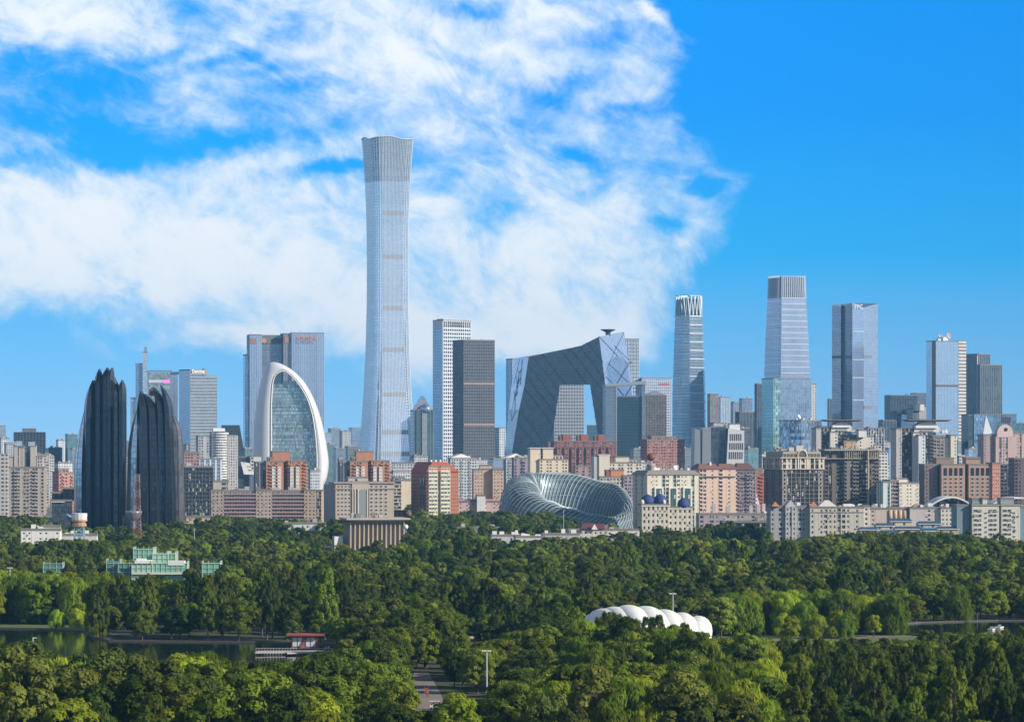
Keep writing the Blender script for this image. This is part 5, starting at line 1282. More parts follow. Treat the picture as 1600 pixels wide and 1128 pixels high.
# ribbed museum hall
b = Bld("museum_hall", "sand coloured concrete hall with sloping ribs under a broad flat roof", 548, 2350, 10)
cm = paint((.42, .34, .26), .85, name="ribbed_concrete"); W0, W1 = b.X(548), b.X(631); H = b.Z(816); L_ = b.Lf(534)
def batter(z): return 2.6*(1-z/H)
g = MB(); g.loft([[(W0-.5, 0, 0), (W1+1, 0, 0), (W1+1, L_, 0), (W0-.5, L_, 0)], [(W0+1.6, 2, H), (W1-1, 2, H), (W1-1, L_, H), (W0+1.6, L_, H)]]); b.part('wall', g, paint((.30, .24, .20)))
for i in range(13):
    x = W0+(W1-W0)*i/12.0; g = MB(); g.loft([[(x-.8, -2.2, 0), (x+.2, -2.2, 0), (x+.2, 1, 0), (x-.8, 1, 0)], [(x-.2, .6, H), (x+.5, .6, H), (x+.5, 2.4, H), (x-.2, 2.4, H)]]); b.part('rib', g, cm)
for i in range(6):
    y = L_*(i+.5)/6; g = MB(); g.loft([[(W0-2.4, y-.4, 0), (W0+1, y-.4, 0), (W0+1, y+.4, 0), (W0-2.4, y+.4, 0)], [(W0+.4, y-.4, H), (W0+2, y-.4, H), (W0+2, y+.4, H), (W0+.4, y+.4, H)]]); b.part('rib', g, cm)
g = MB(); g.loft([[(W0+.8, 1, H), (W1-.6, 1, H), (W1-.6, L_, H), (W0+.8, L_, H)], [(W0-3, -3.5, H+1.6), (W1+3.5, -3.5, H+1.6), (W1+3.5, L_+3, H+1.6), (W0-3, L_+3, H+1.6)], [(W0-3, -3.5, H+2.6), (W1+3.5, -3.5, H+2.6), (W1+3.5, L_+3, H+2.6), (W0-3, L_+3, H+2.6)]]); b.part('roof', g, paint((.46, .40, .34)))
b.box('annex', b.X(524), b.X(537), 4, 14, 0, b.Z(838), WHITE); b.clutter(W0, W1, 2, 18, H+2.4, 5, 3, 4)
CLEAR.append([(at(515, 2350), 2080), (at(628, 2350), 2080), (at(650, 2400), 2440), (at(515, 2400), 2440)])
g = thing("radome", "small white radar ball on a pole beside the ribbed hall", "radar dome", (at(634, 2300), 2300, 0)); q = MB(); q.lathe([(1.5*math.cos(a)+.01, zz(823, 2300)+1.5*math.sin(a)) for a in [R(-90+15*k) for k in range(13)]], 16); q.build('dome', WHITE, g, smooth=True); q = MB(); q.tube([(0, 0, 0), (0, 0, zz(824, 2300)-1)], .3, 6); q.build('mast', STEEL, g)
S("building", "stepped cream building between the stone hotel and the red brick gable", 613, 614, 641, 749, 3300, 6, fr((.68, .57, .42), pat='cs', bay=7, sh=2.4), clut=3, pent=[(616, 628, 745)])
S("building", "pink roofed low building at the foot of the cream block", 612, 613, 642, 797, 2950, 4, fr((.52, .30, .30), pat='v'), clut=1, dep=12)
# red gabled apartment
b = Bld("apartment_tower", "red brick apartment tower with gabled roof and cream window bays", 667, 2900, 24)
rb = (.31, .11, .065); H = b.Z(737); W_ = b.X(715.5); L_ = b.Lf(642)
b.mass(0, W_, 0, L_, 0, H, fr(rb, pat='s', bay=9), roof=False)
cr = (.60, .54, .42)
for (a, c) in ((669, 682.5), (687.5, 702)): b.mass(b.X(a), b.X(c), -1.1, -.1, 0, b.Z(730), fr(cr, gm=WIN_G, pat='w', bay=2.3, fl=3.05, pw=.35, sh=1.55, dp=.3), edges=(0,))
b.mass(b.X(683), b.X(687), -.5, 0, 0, b.Z(722.5), fr((.12, .07, .05), pat='c', bay=4, fl=3.05), edges=(0,), roof=False)
g = MB()
for z in range(1, 16):
    zb = H*z/16; g.box(-.65, b.X(669), -.62, -.50, zb-.12, zb+.12); g.box(b.X(702), W_+.6, -.62, -.50, zb-.12, zb+.12); g.box(-.64, -.52, 0, L_, zb-.12, zb+.12)
b.part('string_course', g, paint((.52, .36, .24)))
g = MB(); zr = b.Z(721.5)
g.loft([[(-.8, -1.3, H), (W_+.8, -1.3, H), (W_+.8, L_+.5, H), (-.8, L_+.5, H)], [(b.X(675), -1.3, zr), (b.X(697), -1.3, zr), (b.X(697), L_+.5, zr), (b.X(675), L_+.5, zr)]]); b.part('roof', g, paint((.40, .09, .045)))
g = MB(); g.box(-.75, -.55, 0, L_, 0, 0.1)
for (y0, y1) in ((3, 6), (9, 12)): g.box(-.75, -.56, y0, y1, 4, H-4)
b.part('side_glazing', g, WIN)
for x in (677, 684, 691): b.box('chimney', b.X(x), b.X(x)+1.2, 5, 7, zr-.5, zr+1.4, WHITE)
# blocks behind and right of it
S("apartment_block", "long low grey block at the foot of the tallest tower", 612, 614, 650, 722, 4250, 6, ww((.46, .45, .47), bay=3.2, st_=3.2, ww=.5, wh=.5), clut=3)
def pediment(label, x0, x1, yt, D, c, xa, ya):
    b = S("apartment_block", label, x0, x0+4, x1, yt, D, 15, fr(c, pat='wbw', bay=3.0, fl=3.1, pw=.9, sh=1.4), clut=2)
    w_ = 14; z = b.Z(yt)-1; g = MB(); g.loft([[(b.X(xa)-w_, .2, z), (b.X(xa)+w_, .2, z), (b.X(xa)+w_, 16, z), (b.X(xa)-w_, 16, z)], [(b.X(xa)-.3, .2, b.Z(ya)), (b.X(xa)+.3, .2, b.Z(ya)), (b.X(xa)+.3, 16, b.Z(ya)), (b.X(xa)-.3, 16, b.Z(ya))]]); b.part('pediment_roof', g, WHITE)
pediment("grey white flats with a pediment roof between red gable and brown slab", 700, 745, 715, 4000, (.50, .52, .54), 721, 709); pediment("grey white flats with a pediment roof left of the purple flats", 787, 828, 715, 4000, (.48, .50, .52), 806, 708.5)
b = Bld("apartment_block", "peach block of three wings with chequered small windows", 740, 3300, 4)
for (a, c, yt, y) in ((740, 754.5, 734.5, 0), (754.5, 770, 734, 5), (770, 786, 734.5, 0)): b.mass(b.X(a), b.X(c), y, 18, 0, b.Z(yt), fr((.58, .42, .32) if not y else (.50, .37, .29), pat='v' if not y else 's', bay=2.7, fl=3, pw=.5, sh=1.5))
b.mass(b.X(751), b.X(769), 6, 14, b.Z(734), b.Z(728), fr((.58, .42, .32), pat='s')); 
b = Bld("apartment_block", "purple grey flats with dark cornices beside the white twin shafts", 806, 3750, 6)
b.mass(b.X(803), b.X(843), 0, 18, 0, b.Z(716.5), fr((.33, .27, .31), pat='wswbs', bay=3, fl=3, pw=.7)); b.clutter(b.X(804), b.X(842), 2, 15, b.Z(716.5), 4, 8)
b = Bld("apartment_block", "cream flats with two blank roof shafts behind the glass ring", 843, 3600, 10); cr = (.66, .56, .42)
b.mass(b.X(843), b.X(887), 0, 20, 0, b.Z(719), fr(cr, pat='wswws', bay=2.9, fl=3, pw=1, sh=1.5)); 
for a, c in ((829, 846), (849, 866)): b.mass(b.X(a), b.X(c)-1, 2, 12, 0, b.Z(702), fr(cr, pat='s', bay=9)); b.box('roof_slab', b.X(a)-1, b.X(c), 1, 13, b.Z(702)+.9, b.Z(701)+1.0, WHITE)
b.mass(b.X(863), b.X(880), 3, 14, b.Z(719), b.Z(712.5), fr((.7, .62, .5), pat='w', bay=4)); 
b = Bld("apartment_block", "dark red gothic apartment row with three red roof cubes", 866, 4200, 5); dr = (.27, .13, .12)
b.mass(b.X(866), b.X(963), 0, 22, 0, b.Z(690), fr(dr, gm=WIN, pat='wvs', bay=3.4, fl=3.3, pw=.9, sh=1.2)); b.mass(b.X(857), b.X(866), 2, 20, 0, b.Z(692), fr((.22, .13, .16), pat='s'))
for a, c in ((879, 891), (907, 919), (934, 945)): b.mass(b.X(a)-3, b.X(c)+1, 4, 16, b.Z(690), b.Z(682), fr((.26, .10, .08), pat='s')); b.mass(b.X(a)+1, b.X(c), 3.2, 14, b.Z(690), b.Z(680.5), fr((.40, .10, .06), pat='s', bay=20))
b.box('cornice', b.X(866)-1, b.X(963)+1, -1, 4, b.Z(698), b.Z(697), paint((.36, .20, .18)))
for i in range(8): b.mass(b.X(870+i*11.5), b.X(876+i*11.5), -1.6, -.5, 0, b.Z(699), fr((.34, .15, .12), pat='w', bay=3, fl=3.3), edges=(0,), roof=False)
S("apartment_block", "low pinkish flats in front of the gothic row", 897, 899, 929, 727, 3500, 6, fr((.38, .27, .28), pat='ws', bay=3), clut=2)
b = Bld("apartment_block", "white stepped flats with a square blank tower right of the gothic row", 930, 3420, 8); cr = (.64, .58, .48)
b.mass(b.X(936), b.X(952), 0, 10, 0, b.Z(711.5), fr(cr, pat='s')); b.box('roof_slab', b.X(934), b.X(954), -1, 11, b.Z(711), b.Z(710), WHITE); b.mass(b.X(928), b.X(936), 1, 12, 0, b.Z(713), fr((.4, .4, .42), pat='s'))
b.mass(b.X(952), b.X(1004), 3, 20, 0, b.Z(724), fr(cr, pat='wws', bay=2.8, fl=3, pw=.9)); b.mass(b.X(963), b.X(984), 4, 18, b.Z(724), b.Z(715), fr(cr, pat='s')); b.mass(b.X(985), b.X(996), 4, 16, b.Z(724), b.Z(719), fr(cr, pat='w'))
b = S("apartment_block", "low house with orange top storey in front of the white stepped flats", 935, 937, 978, 744, 3250, 6, fr((.56, .52, .46), pat='w', bay=3), clut=1)
b.mass(b.X(955), b.X(975), 3, 12, b.Z(744), b.Z(735.5), fr((.60, .24, .10), pat='s')); b.mass(b.X(948), b.X(955), 3.5, 12, b.Z(744), b.Z(736), fr((.32, .10, .07), pat='s'))
S("apartment_block", "grey lilac flats between the low orange-topped house and the cream flats", 972, 974, 1000, 742, 3200, 8, fr((.33, .29, .32), pat='w'), clut=1)
S("apartment_block", "dusty red flats with many small windows behind the cream flats", 1003, 1011, 1070, 686, 4000, 14, fr((.38, .18, .16), pat='wvw', bay=2.9, fl=3, pw=.8, sh=1.4), pent=[(1020, 1056, 681)], clut=3, dep=24)
# grey angled block with white slanted end
b = Bld("office_block", "grey angular office ending in a white slanted wall with slit windows", 1083, 4000, 4)
gm_ = glass((.17, .20, .23), 2, 4, .14, (.22, .24, .26), .2, (.8,), .4, .25, .15)
def quadprism(b, name, pts, y0, y1, mat):
    g = MB(); a = [(b.X(x), y0, max(0, b.Z(y)) if y < 900 else 0) for x, y in pts]; c = [(x, y1, z) for x, y, z in a]; g.loft([a, c]); return b.part(name, g, mat)
quadprism(b, 'glazing', [(1083, 999), (1095, 999), (1094, 672), (1086, 669)], 0, 30, gm_); quadprism(b, 'glazing', [(1096, 999), (1112, 999), (1111, 667), (1098, 668)], .6, 30, gm_); b.mass(b.X(1111), b.X(1136), 3, 30, 0, b.Z(668), gl(G_DARK))
quadprism(b, 'white_wall', [(1132, 999), (1162.5, 999), (1163, 673), (1138, 669)], -1.5, 24, paint((.60, .58, .58))); b.mass(b.X(1141), b.X(1157), 6, 18, b.Z(673), b.Z(663), fr((.66, .68, .72), pat='s'))
for r_, (y0, y1) in enumerate(((678, 688.5), (692, 702.5), (706, 717))):
    for i in range(7 if r_ else 6): b.box('window', b.X(1140.5-r_*.8+i*3.3), b.X(1142-r_*.8+i*3.3), -1.75, -1.52, b.Z(y1), b.Z(y0), WIN_D)
b.clutter(b.X(1112), b.X(1138), 4, 22, b.Z(668), 3, 5)
# cream flats at the ring
b = Bld("apartment_tower", "cream mansard roofed apartment tower beside the glass ring", 1011, 2850, 16); cr = (.60, .55, .45)
H = b.Z(742); W_ = b.X(1092)
b.mass(0, W_, 0, b.Lf(992), 0, H, fr(cr, pat='svvsgwsgwvvsgs', nb=14, fl=3.05, pw=.5, sh=1.5, gm=WIN_G), roof=False, sts={3: dict(pat='svgvs', bay=3, pw=.5, sh=1.4, fl=3.05)})
g = MB(); L_ = b.Lf(992); g.loft([[(-1.2, -1.2, H), (W_+1.2, -1.2, H), (W_+1.2, L_+1, H), (-1.2, L_+1, H)], [(-1.2, -1.2, H+.6), (W_+1.2, -1.2, H+.6), (W_+1.2, L_+1, H+.6), (-1.2, L_+1, H+.6)], [(2, 2.5, b.Z(735)), (W_-2, 2.5, b.Z(735)), (W_-2, L_-2, b.Z(735)), (2, L_-2, b.Z(735))]]); b.part('mansard_roof', g, paint((.24, .22, .20)))
g = MB()
for k in range(3): x = W_*(.22+.28*k); g.box(x-3.5, x+3.5, -1.9, -.46, 0, b.Z(761))
b.part('bay_wall', g, paint((.66, .62, .54))); 
for k in range(3): x = W_*(.22+.28*k); b.box('bay_glazing', x-2.2, x+2.2, -2.15, -1.9, 3, b.Z(763), WIN_G)
b.clutter(2, W_-3, 4, 18, b.Z(735), 8, 77, 6, WHITE)
g = MB(); cx_, cz = b.X(1022.5), b.Z(714); g.lathe([(3.2*math.cos(a)+.01, cz+3.0*math.sin(a)) for a in [R(-90+15*k) for k in range(13)]], 18, (cx_, 8)); b.part('roof_globe', g, paint((.17, .06, .035), .7), smooth=True)
g = MB(); g.lathe([(2.0, b.Z(735)), (3.4, b.Z(727)), (3.2, b.Z(725)), (.8, b.Z(724)), (.5, cz-2.5)], 16, (cx_, 8)); b.part('globe_stand', g, paint((.35, .30, .27)))
# palace with blue domes
t_ = thing("palace", "small cream palace with three blue onion domes in front of the cream flats", "building", (at(1003, 2500), 2500, 0), R(4)); b = Bld.__new__(Bld); b.m = 2500/F; b.D = 2500; b.xc = 1003; b.th = R(4); b.root = t_; b.npane = 0
cp = (.62, .56, .46); b.mass(b.X(1003), b.X(1045), 0, 18, 0, b.Z(790), fr(cp, pat='v', bay=2.9, fl=4.0, pw=1.0, sh=1.6, gm=WIN_D)); b.mass(b.X(1045), b.X(1082), 3, 18, 0, b.Z(794.5), fr(cp, pat='v', bay=3.1, fl=4.0, pw=1.1, sh=1.6, gm=WIN_D))
b.box('cornice', b.X(1002), b.X(1046), -.9, 1, b.Z(791), b.Z(789.5), WHITE); b.box('cornice', b.X(1045), b.X(1083), 2.2, 4, b.Z(795.5), b.Z(794), WHITE)
bl = paint((.022, .045, .17), .75, 0, .1, name="blue_tile")
for (px, r, zb, yt) in ((1013.5, 4.7, 790, 771.5), (1033, 4.7, 790, 770.5), (1069.5, 4.1, 794.5, 777)):
    z0, z1 = b.Z(zb)+.6, b.Z(yt); h = z1-z0; g = MB(); g.lathe([(r*.93, z0), (r, z0+h*.25), (r*.96, z0+h*.45), (r*.78, z0+h*.66), (r*.45, z0+h*.84), (r*.12, z0+h*.95), (.05, z1)], 20, (b.X(px), 6)); d_ = b.part('dome', g, bl, smooth=True)
    g = MB(); g.lathe([(.5, z1-.8), (.35, z1), (.08, z1+2.2)], 8, (b.X(px), 6)); b.part('finial', g, WHITE, d_)
b.mass(b.X(1021), b.X(1026.5), 4, 9, b.Z(790), b.Z(780), gl(G_BLUE), roof=False)
for px, zb in ((1038, 790), (1004, 790)):
    g = MB(); g.lathe([(1.3, b.Z(zb)), (1.3, b.Z(zb)+2.6), (1.0, b.Z(zb)+3.6), (.2, b.Z(zb)+4.1)], 14, (b.X(px), 2)); b.part('turret', g, paint(cp), smooth=True)
# peach slabs and the purple one
b = Bld("apartment_tower", "peach apartment pair with dark sloped roofs and stacked balconies", 1092, 2980, 14); pc = (.58, .43, .34)
for (a, c, y) in ((1092, 1122, 0), (1124, 1150.5, 1.5)):
    b.mass(b.X(a), b.X(c), y, 20, 0, b.Z(733), fr(pc, pat='bwsvs' if a < 1100 else 'bsvs', nb=5 if a < 1100 else 4, fl=3.05, pw=.6, sh=1.4), roof=False)
    g = MB(); z0, z1 = b.Z(733), b.Z(724.5); g.loft([[(b.X(a)-1, y-1.2, z0), (b.X(c)+1, y-1.2, z0), (b.X(c)+1, 20.5, z0), (b.X(a)-1, 20.5, z0)], [(b.X(a)-1, y-1.2, z0+.5), (b.X(c)+1, y-1.2, z0+.5), (b.X(c)+1, 20.5, z0+.5), (b.X(a)-1, 20.5, z0+.5)], [(b.X(a)+2, y+5, z1), (b.X(c)-.5, y+5, z1), (b.X(c)-.5, 14, z1), (b.X(a)+2, 14, z1)]]); b.part('sloped_roof', g, paint((.20, .10, .085)))
    b.box('terrace_slab', b.X(a)-.6, b.X(c)+.6, y-2.2, y, b.Z(744.5), b.Z(743.5), paint((.4, .3, .24)))
b.mass(b.X(1122), b.X(1124), 4, 18, 0, b.Z(736), gl(WIN_D)); b.box('roof_shaft', b.X(1111), b.X(1113.5), 3, 9, b.Z(733), b.Z(722), WHITE)
b = S("apartment_tower", "dark purple grey balcony tower right of the peach pair", 1150, 1151, 1180.5, 734, 3000, 8, fr((.26, .22, .25), pat='bwwb', nb=6, fl=3.05, pw=.6, sh=1.2), clut=0, dep=20)
g = MB(); z0, z1 = b.Z(734), b.Z(723.5); g.loft([[(-1, -1.2, z0), (b.X(1181), -1.2, z0), (b.X(1181), 20, z0), (-1, 20, z0)], [(2, 6, z1), (b.X(1172), 6, z1), (b.X(1172), 14, z1), (2, 14, z1)]]); b.part('sloped_roof', g, paint((.14, .075, .07)))
b.box('terrace_slab', -.6, b.X(1181), -2.2, 0, b.Z(746), b.Z(745), paint((.24, .19, .2)))
b = S("apartment_block", "red and white apartment block beside the purple balcony tower", 1178, 1180, 1198, 738, 3150, 10, fr((.44, .15, .09), pat='vsbb', nb=6, fl=3, pw=.6), pent=[(1180, 1192, 731.5)], clut=1)
g = MB(); a = [(b.X(1178.5), -1.5, b.Z(790)), (b.X(1187), -1.5, b.Z(790)), (b.X(1178.5), -1.5, b.Z(762))]; g.loft([a, [(x, -1.1, z) for x, y, z in a]]); b.part('slanted_wall', g, WHITE)
b = S("apartment_block", "long low mauve block with square chimneys behind the palace", 1090, 1092, 1204, 801.5, 2680, 4, fr((.34, .29, .31), pat='wswvs', bay=3.6, fl=3.2, pw=.9, sh=1.6), clut=0, dep=14)
for x, h in ((1114, 787), (1136, 791), (1172, 790), (1184, 789), (1192, 787)): b.box('chimney', b.X(x), b.X(x+5.5), 3, 7, b.Z(801.5), b.Z(h), paint((.48, .42, .42)))
b.box('roof_plant', b.X(1194), b.X(1201), -.3, 5, b.Z(808), b.Z(799), WHITE)
S("building", "dark brown low terraced building right behind the trees", 1128, 1130, 1206, 813.5, 2560, 3, fr((.105, .075, .065), gm=WIN_D, pat='c', bay=4, fl=3.0, pw=.5, sh=3.2), clut=6, dep=18)
# arcaded crown tower
b = Bld("apartment_tower", "dark glass apartment tower with stone arcade crown and arched gable", 1222, 3000, 18); stc = (.46, .38, .30)
H = b.Z(716); W_ = b.X(1287); L_ = b.Lf(1199)
b.mass(0, W_, 0, L_, 0, b.Z(733), fr((.24, .21, .19), gm=WIN_D, pat='vgggggggv', nb=9, fl=3.3, pw=.4, sh=1.0, dp=.6), roof=False, sts={3: dict(pat='vggv', bay=3.4, pw=.9, sh=1.0, fl=3.3)})
b.mass(-.6, W_+.6, -.6, L_+.4, b.Z(733)+.05, H, fr((.54, .46, .37), gm=WIN_D, pat='wvggwvggv', nb=9, fl=4.2, pw=1.1, sh=1.0, dp=.7), roof=False); b.box('cornice', -2, W_+2, -2.2, L_, H, H+.9, paint(stc)); b.box('belt_cornice', -1.5, W_+1.5, -1.6, L_, b.Z(733.5), b.Z(732.5), paint(stc))
g = MB(); g.prism([(1, 1), (W_-1, 1), (W_-1, L_-1), (1, L_-1)], H+.9, b.Z(705.5)); b.part('attic_wall', g, paint((.30, .26, .20)))
for i in range(11):
    if 3 < i < 7: continue
    x = 1.5+(W_-3)*(i+.5)/11; g = MB(); P = [(x-1.0, H+1.0), (x+1.0, H+1.0)]+[(x+1.0*math.cos(R(a)), H+3.2+1.0*math.sin(R(a))) for a in range(0, 181, 30)]
    g.loft([[(u, .75, v) for u, v in P], [(u, .95, v) for u, v in P]]); b.part('arch_window', g, WIN_D)
    g = MB(); g.tube([(u, .7, v) for u, v in P[2:]], .22, 4); b.part('arch_trim', g, paint((.58, .50, .42)))
x = W_*.5; g = MB(); g.tube([(x+4*math.cos(R(a)), .2, H+1.5+5*math.sin(R(a))) for a in range(0, 181, 12)], .55, 5); b.part('gable_arch', g, paint((.58, .50, .42)))
g = MB(); P = [(x+3.6*math.cos(R(a)), H+1.5+4.6*math.sin(R(a))) for a in range(0, 181, 15)]; g.loft([[(u, .4, v) for u, v in P], [(u, .9, v) for u, v in P]]); b.part('gable_glazing', g, WIN_D)
b.box('pilaster', x-4.4, x-3.4, -1.6, -.5, b.Z(733), H+1.5, paint((.6, .52, .44))); b.box('pilaster', x+3.4, x+4.4, -1.6, -.5, b.Z(733), H+1.5, paint((.6, .52, .44)))
b.clutter(1, W_-2, 2, L_-2, b.Z(705.5), 12, 9, 6); b.box('roof_house', x-4, x+2, 3, 10, b.Z(705), b.Z(696), paint((.45, .40, .34)))
# European style block
b = Bld("apartment_block", "stone apartment row with arched windows, gables and small orange turrets", 1205, 2450, 4); st1 = (.40, .37, .35)
b.mass(b.X(1204), b.X(1265), 0, 16, 0, b.Z(793), fr((.34, .34, .35), pat='vswvs', bay=2.6, fl=3.2, pw=.5, sh=1.2)); b.mass(b.X(1227), b.X(1243), -1.4, 14, 0, b.Z(792), fr((.44, .43, .43), pat='vgv', nb=3, fl=3.2, pw=.8), roof=False)
g = MB(); z0, z1 = b.Z(792), b.Z(781); g.loft([[(b.X(1226), -2, z0), (b.X(1244), -2, z0), (b.X(1244), 12, z0), (b.X(1226), 12, z0)], [(b.X(1235)-.1, -2, z1), (b.X(1235)+.1, -2, z1), (b.X(1235)+.1, 12, z1), (b.X(1235)-.1, 12, z1)]]); b.part('gable_roof', g, paint((.50, .48, .47)))
b.mass(b.X(1265), b.X(1349), -3, 15, 0, b.Z(794), fr((.52, .48, .42), pat='vsvwvvgwvs', bay=3.0, fl=3.4, pw=.7, sh=1.4)); b.box('cornice', b.X(1264), b.X(1350), -4, -2, b.Z(800), b.Z(799), paint((.5, .45, .4))); b.mass(b.X(1349), b.X(1358), -2, 12, 0, b.Z(792), fr((.6, .55, .5), pat='vs'))
for x in (1211, 1271):
    g = MB(); z0 = b.Z(791); g.loft([[(b.X(x)-2.6, -3.4, z0), (b.X(x)+2.6, -3.4, z0), (b.X(x)+2.6, 2, z0), (b.X(x)-2.6, 2, z0)], [(b.X(x)-.1, -.8, z0+3.2), (b.X(x)+.1, -.8, z0+3.2), (b.X(x)+.1, -.6, z0+3.2), (b.X(x)-.1, -.6, z0+3.2)]]); b.part('turret_roof', g, paint((.42, .17, .09)))
for i in range(8):
    x = b.X(1284+i*8); g = MB(); P = [(x+1.05*math.cos(R(a)), b.Z(799)+1.05*math.sin(R(a))) for a in range(0, 181, 30)]; g.loft([[(u, -3.7, v-.8) for u, v in P], [(u, -3.4, v-.8) for u, v in P]]); b.part('arch_window', g, WIN_D)
g = MB(); z0 = b.Z(794); g.loft([[(b.X(1276), 0, z0), (b.X(1312), 0, z0), (b.X(1312), 12, z0), (b.X(1276), 12, z0)], [(b.X(1291), 4, z0+5.2), (b.X(1297), 4, z0+5.2), (b.X(1297), 7, z0+5.2), (b.X(1291), 7, z0+5.2)]]); b.part('hip_roof', g, paint((.56, .53, .50)))
b.clutter(b.X(1245), b.X(1262), 1, 12, b.Z(793), 3, 1, 3, WHITE); b.clutter(b.X(1312), b.X(1350), 0, 12, b.Z(794), 7, 2, 4, WHITE)
# flying roof flats (two alike) and the round brown tower
def flying(label, x0, x1, yr, yt, D, seedn):
    b = Bld("apartment_tower", label, x0, D, 8); w_ = x1-x0; cw = (.60, .58, .54); dk = (.10, .10, .105)
    b.mass(b.X(x0), b.X(x0+w_*.10), 2, 20, 0, b.Z(yt+4), fr((.46, .44, .44), pat='sv', bay=3)); b.mass(b.X(x0+w_*.10), b.X(x0+w_*.30), 4, 22, 0, b.Z(yt+2), fr(dk, gm=WIN_D, pat='wg', bay=3, pw=.5, sh=.9))
    b.mass(b.X(x0+w_*.30), b.X(x0+w_*.46), 0, 20, 0, b.Z(yt+10), fr(cw, gm=WIN_G, pat='svg', bay=2.8, pw=.8)); b.mass(b.X(x0+w_*.46), b.X(x0+w_*.66), 1, 22, 0, b.Z(yt+8), fr(dk, gm=WIN, pat='bg', bay=3.2, pw=.5)); b.mass(b.X(x0+w_*.66), b.X(x0+w_*.86), 0, 22, 0, b.Z(yt+15), fr((.28, .25, .23), gm=WIN, pat='bww', bay=3, pw=.6))
    b.mass(b.X(x0+w_*.86), b.X(x1), 1, 20, 0, b.Z(yt+17), fr((.64, .60, .52), pat='sv', bay=2.8)); g = MB()
    za = b.Z(yt+8); g.prism([(b.X(x0+w_*.34), 4), (b.X(x0+w_*.8), 4), (b.X(x0+w_*.8), 18), (b.X(x0+w_*.34), 18)], za, b.Z(yt)); b.part('roof_house', g, paint((.62, .60, .56)))
    g = MB(); g.loft([[(b.X(x0+w_*.26), -1, b.Z(yr+3)), (b.X(x0+w_*.92), -1, b.Z(yr+3)), (b.X(x0+w_*.92), 19, b.Z(yr+3)), (b.X(x0+w_*.26), 19, b.Z(yr+3))], [(b.X(x0+w_*.20), -3, b.Z(yr+1.2)), (b.X(x0+w_*.98), -3, b.Z(yr+1.2)), (b.X(x0+w_*.98), 22, b.Z(yr+1.2)), (b.X(x0+w_*.20), 22, b.Z(yr+1.2))], [(b.X(x0+w_*.20), -3, b.Z(yr)), (b.X(x0+w_*.98), -3, b.Z(yr)), (b.X(x0+w_*.98), 22, b.Z(yr)), (b.X(x0+w_*.20), 22, b.Z(yr))]]); b.part('flying_roof', g, paint((.20, .17, .15)))
    g = MB(); P = [(b.X(x0+w_*(.36+.4*k/8)), b.Z(yt)+(b.Z(yr+3)-b.Z(yt))*(.25+.75*math.sin(math.pi*k/8))) for k in range(9)]
    g.loft([[(u, 2, v) for u, v in P]+[(P[-1][0], 2, b.Z(yt)-1), (P[0][0], 2, b.Z(yt)-1)], [(u, 17, v) for u, v in P]+[(P[-1][0], 17, b.Z(yt)-1), (P[0][0], 17, b.Z(yt)-1)]]); b.part('roof_vault', g, WHITE)
    b.clutter(b.X(x0+w_*.5), b.X(x1), 2, 16, b.Z(yt+10), 6, seedn, 5, WHITE); return b
b = flying("dark and white flats with flying roof behind the round brown tower", 1276, 1348, 655.5, 666, 3450, 3)
b.mass(b.X(1340), b.X(1366), 2, 18, 0, b.Z(683), fr((.62, .58, .52), gm=WIN_G, pat='svs', bay=3)); b.mass(b.X(1318), b.X(1336), -4, -.2, 0, b.Z(690), fr((.50, .34, .20), pat='vs', bay=3)); b.mass(b.X(1340), b.X(1352), -6, 2, b.Z(683), b.Z(673), fr((.66, .66, .64), pat='s'))
b = flying("dark and white flats with flying roof and white corner pillar, behind the brown flats", 1401, 1488, 655.5, 667, 3350, 4)
b.mass(b.X(1433), b.X(1443), -6, 4, 0, b.Z(681), fr((.62, .64, .66), gm=WIN_G, pat='sv', bay=2.6)); b.mass(b.X(1486), b.X(1495), -2, 14, 0, b.Z(681), fr((.66, .62, .52), pat='sv', bay=2.6))
b = Bld("apartment_tower", "round cornered brown apartment tower with golden edge strip and columned top", 1296, 3080, 8); br_ = (.15, .125, .115)
H = b.Z(704); W0, W1 = b.X(1289), b.X(1375)
b.mass(W0, b.X(1319), 2, 24, 0, H, fr(br_, gm=WIN_D, pat='wgsw', bay=2.9, fl=3.15, pw=.6, sh=1.1)); b.mass(b.X(1319), b.X(1342), 0, 22, 0, H, fr((.19, .165, .15), gm=WIN_D, pat='bsgb', nb=5, fl=3.15, pw=.6)); b.mass(b.X(1356), W1, 2, 24, 0, H, fr((.18, .155, .14), gm=WIN_D, pat='bgsb', nb=5, fl=3.15, pw=.6))
g = MB(); cx_, r_ = b.X(1349), (b.X(1357)-b.X(1341))/2+.3; g.lathe([(r_, 0), (r_, H)], 24, (cx_, 3)); b.part('bow_glazing', g, WIN_D)
g = MB(); z = 1.5
while z < H: g.lathe([(r_+.3, z), (r_+.3, z+.55)], 24, (cx_, 3)); z += 3.15
b.part('bow_frame', g, paint((.36, .32, .24))); b.box('edge_strip', b.X(1355), b.X(1356.3), -4.9, -2, 0, H+.5, paint((.52, .44, .28))); b.box('cornice', W0-.8, W1+.8, -2.2, 24, b.Z(717), b.Z(716), paint((.38, .33, .25))); b.box('cornice', W0-.8, W1+.8, -2.4, 24, H, H+.8, paint((.40, .36, .26)))
for k in range(16): b.box('column', b.X(1320+k*3.4), b.X(1320+k*3.4)+.5, -1.5, -.9, b.Z(716), H, paint((.40, .36, .28)))
b.clutter(W0, W1, 4, 20, H+.5, 8, 12, 6)
S("apartment_block", "white stepped flats right behind the round brown tower", 1365, 1367, 1387, 705, 3600, 8, fr((.64, .62, .60), pat='w', bay=2.8, fl=3, pw=.8, sh=1.7), pent=[(1367, 1378, 694)], clut=1)
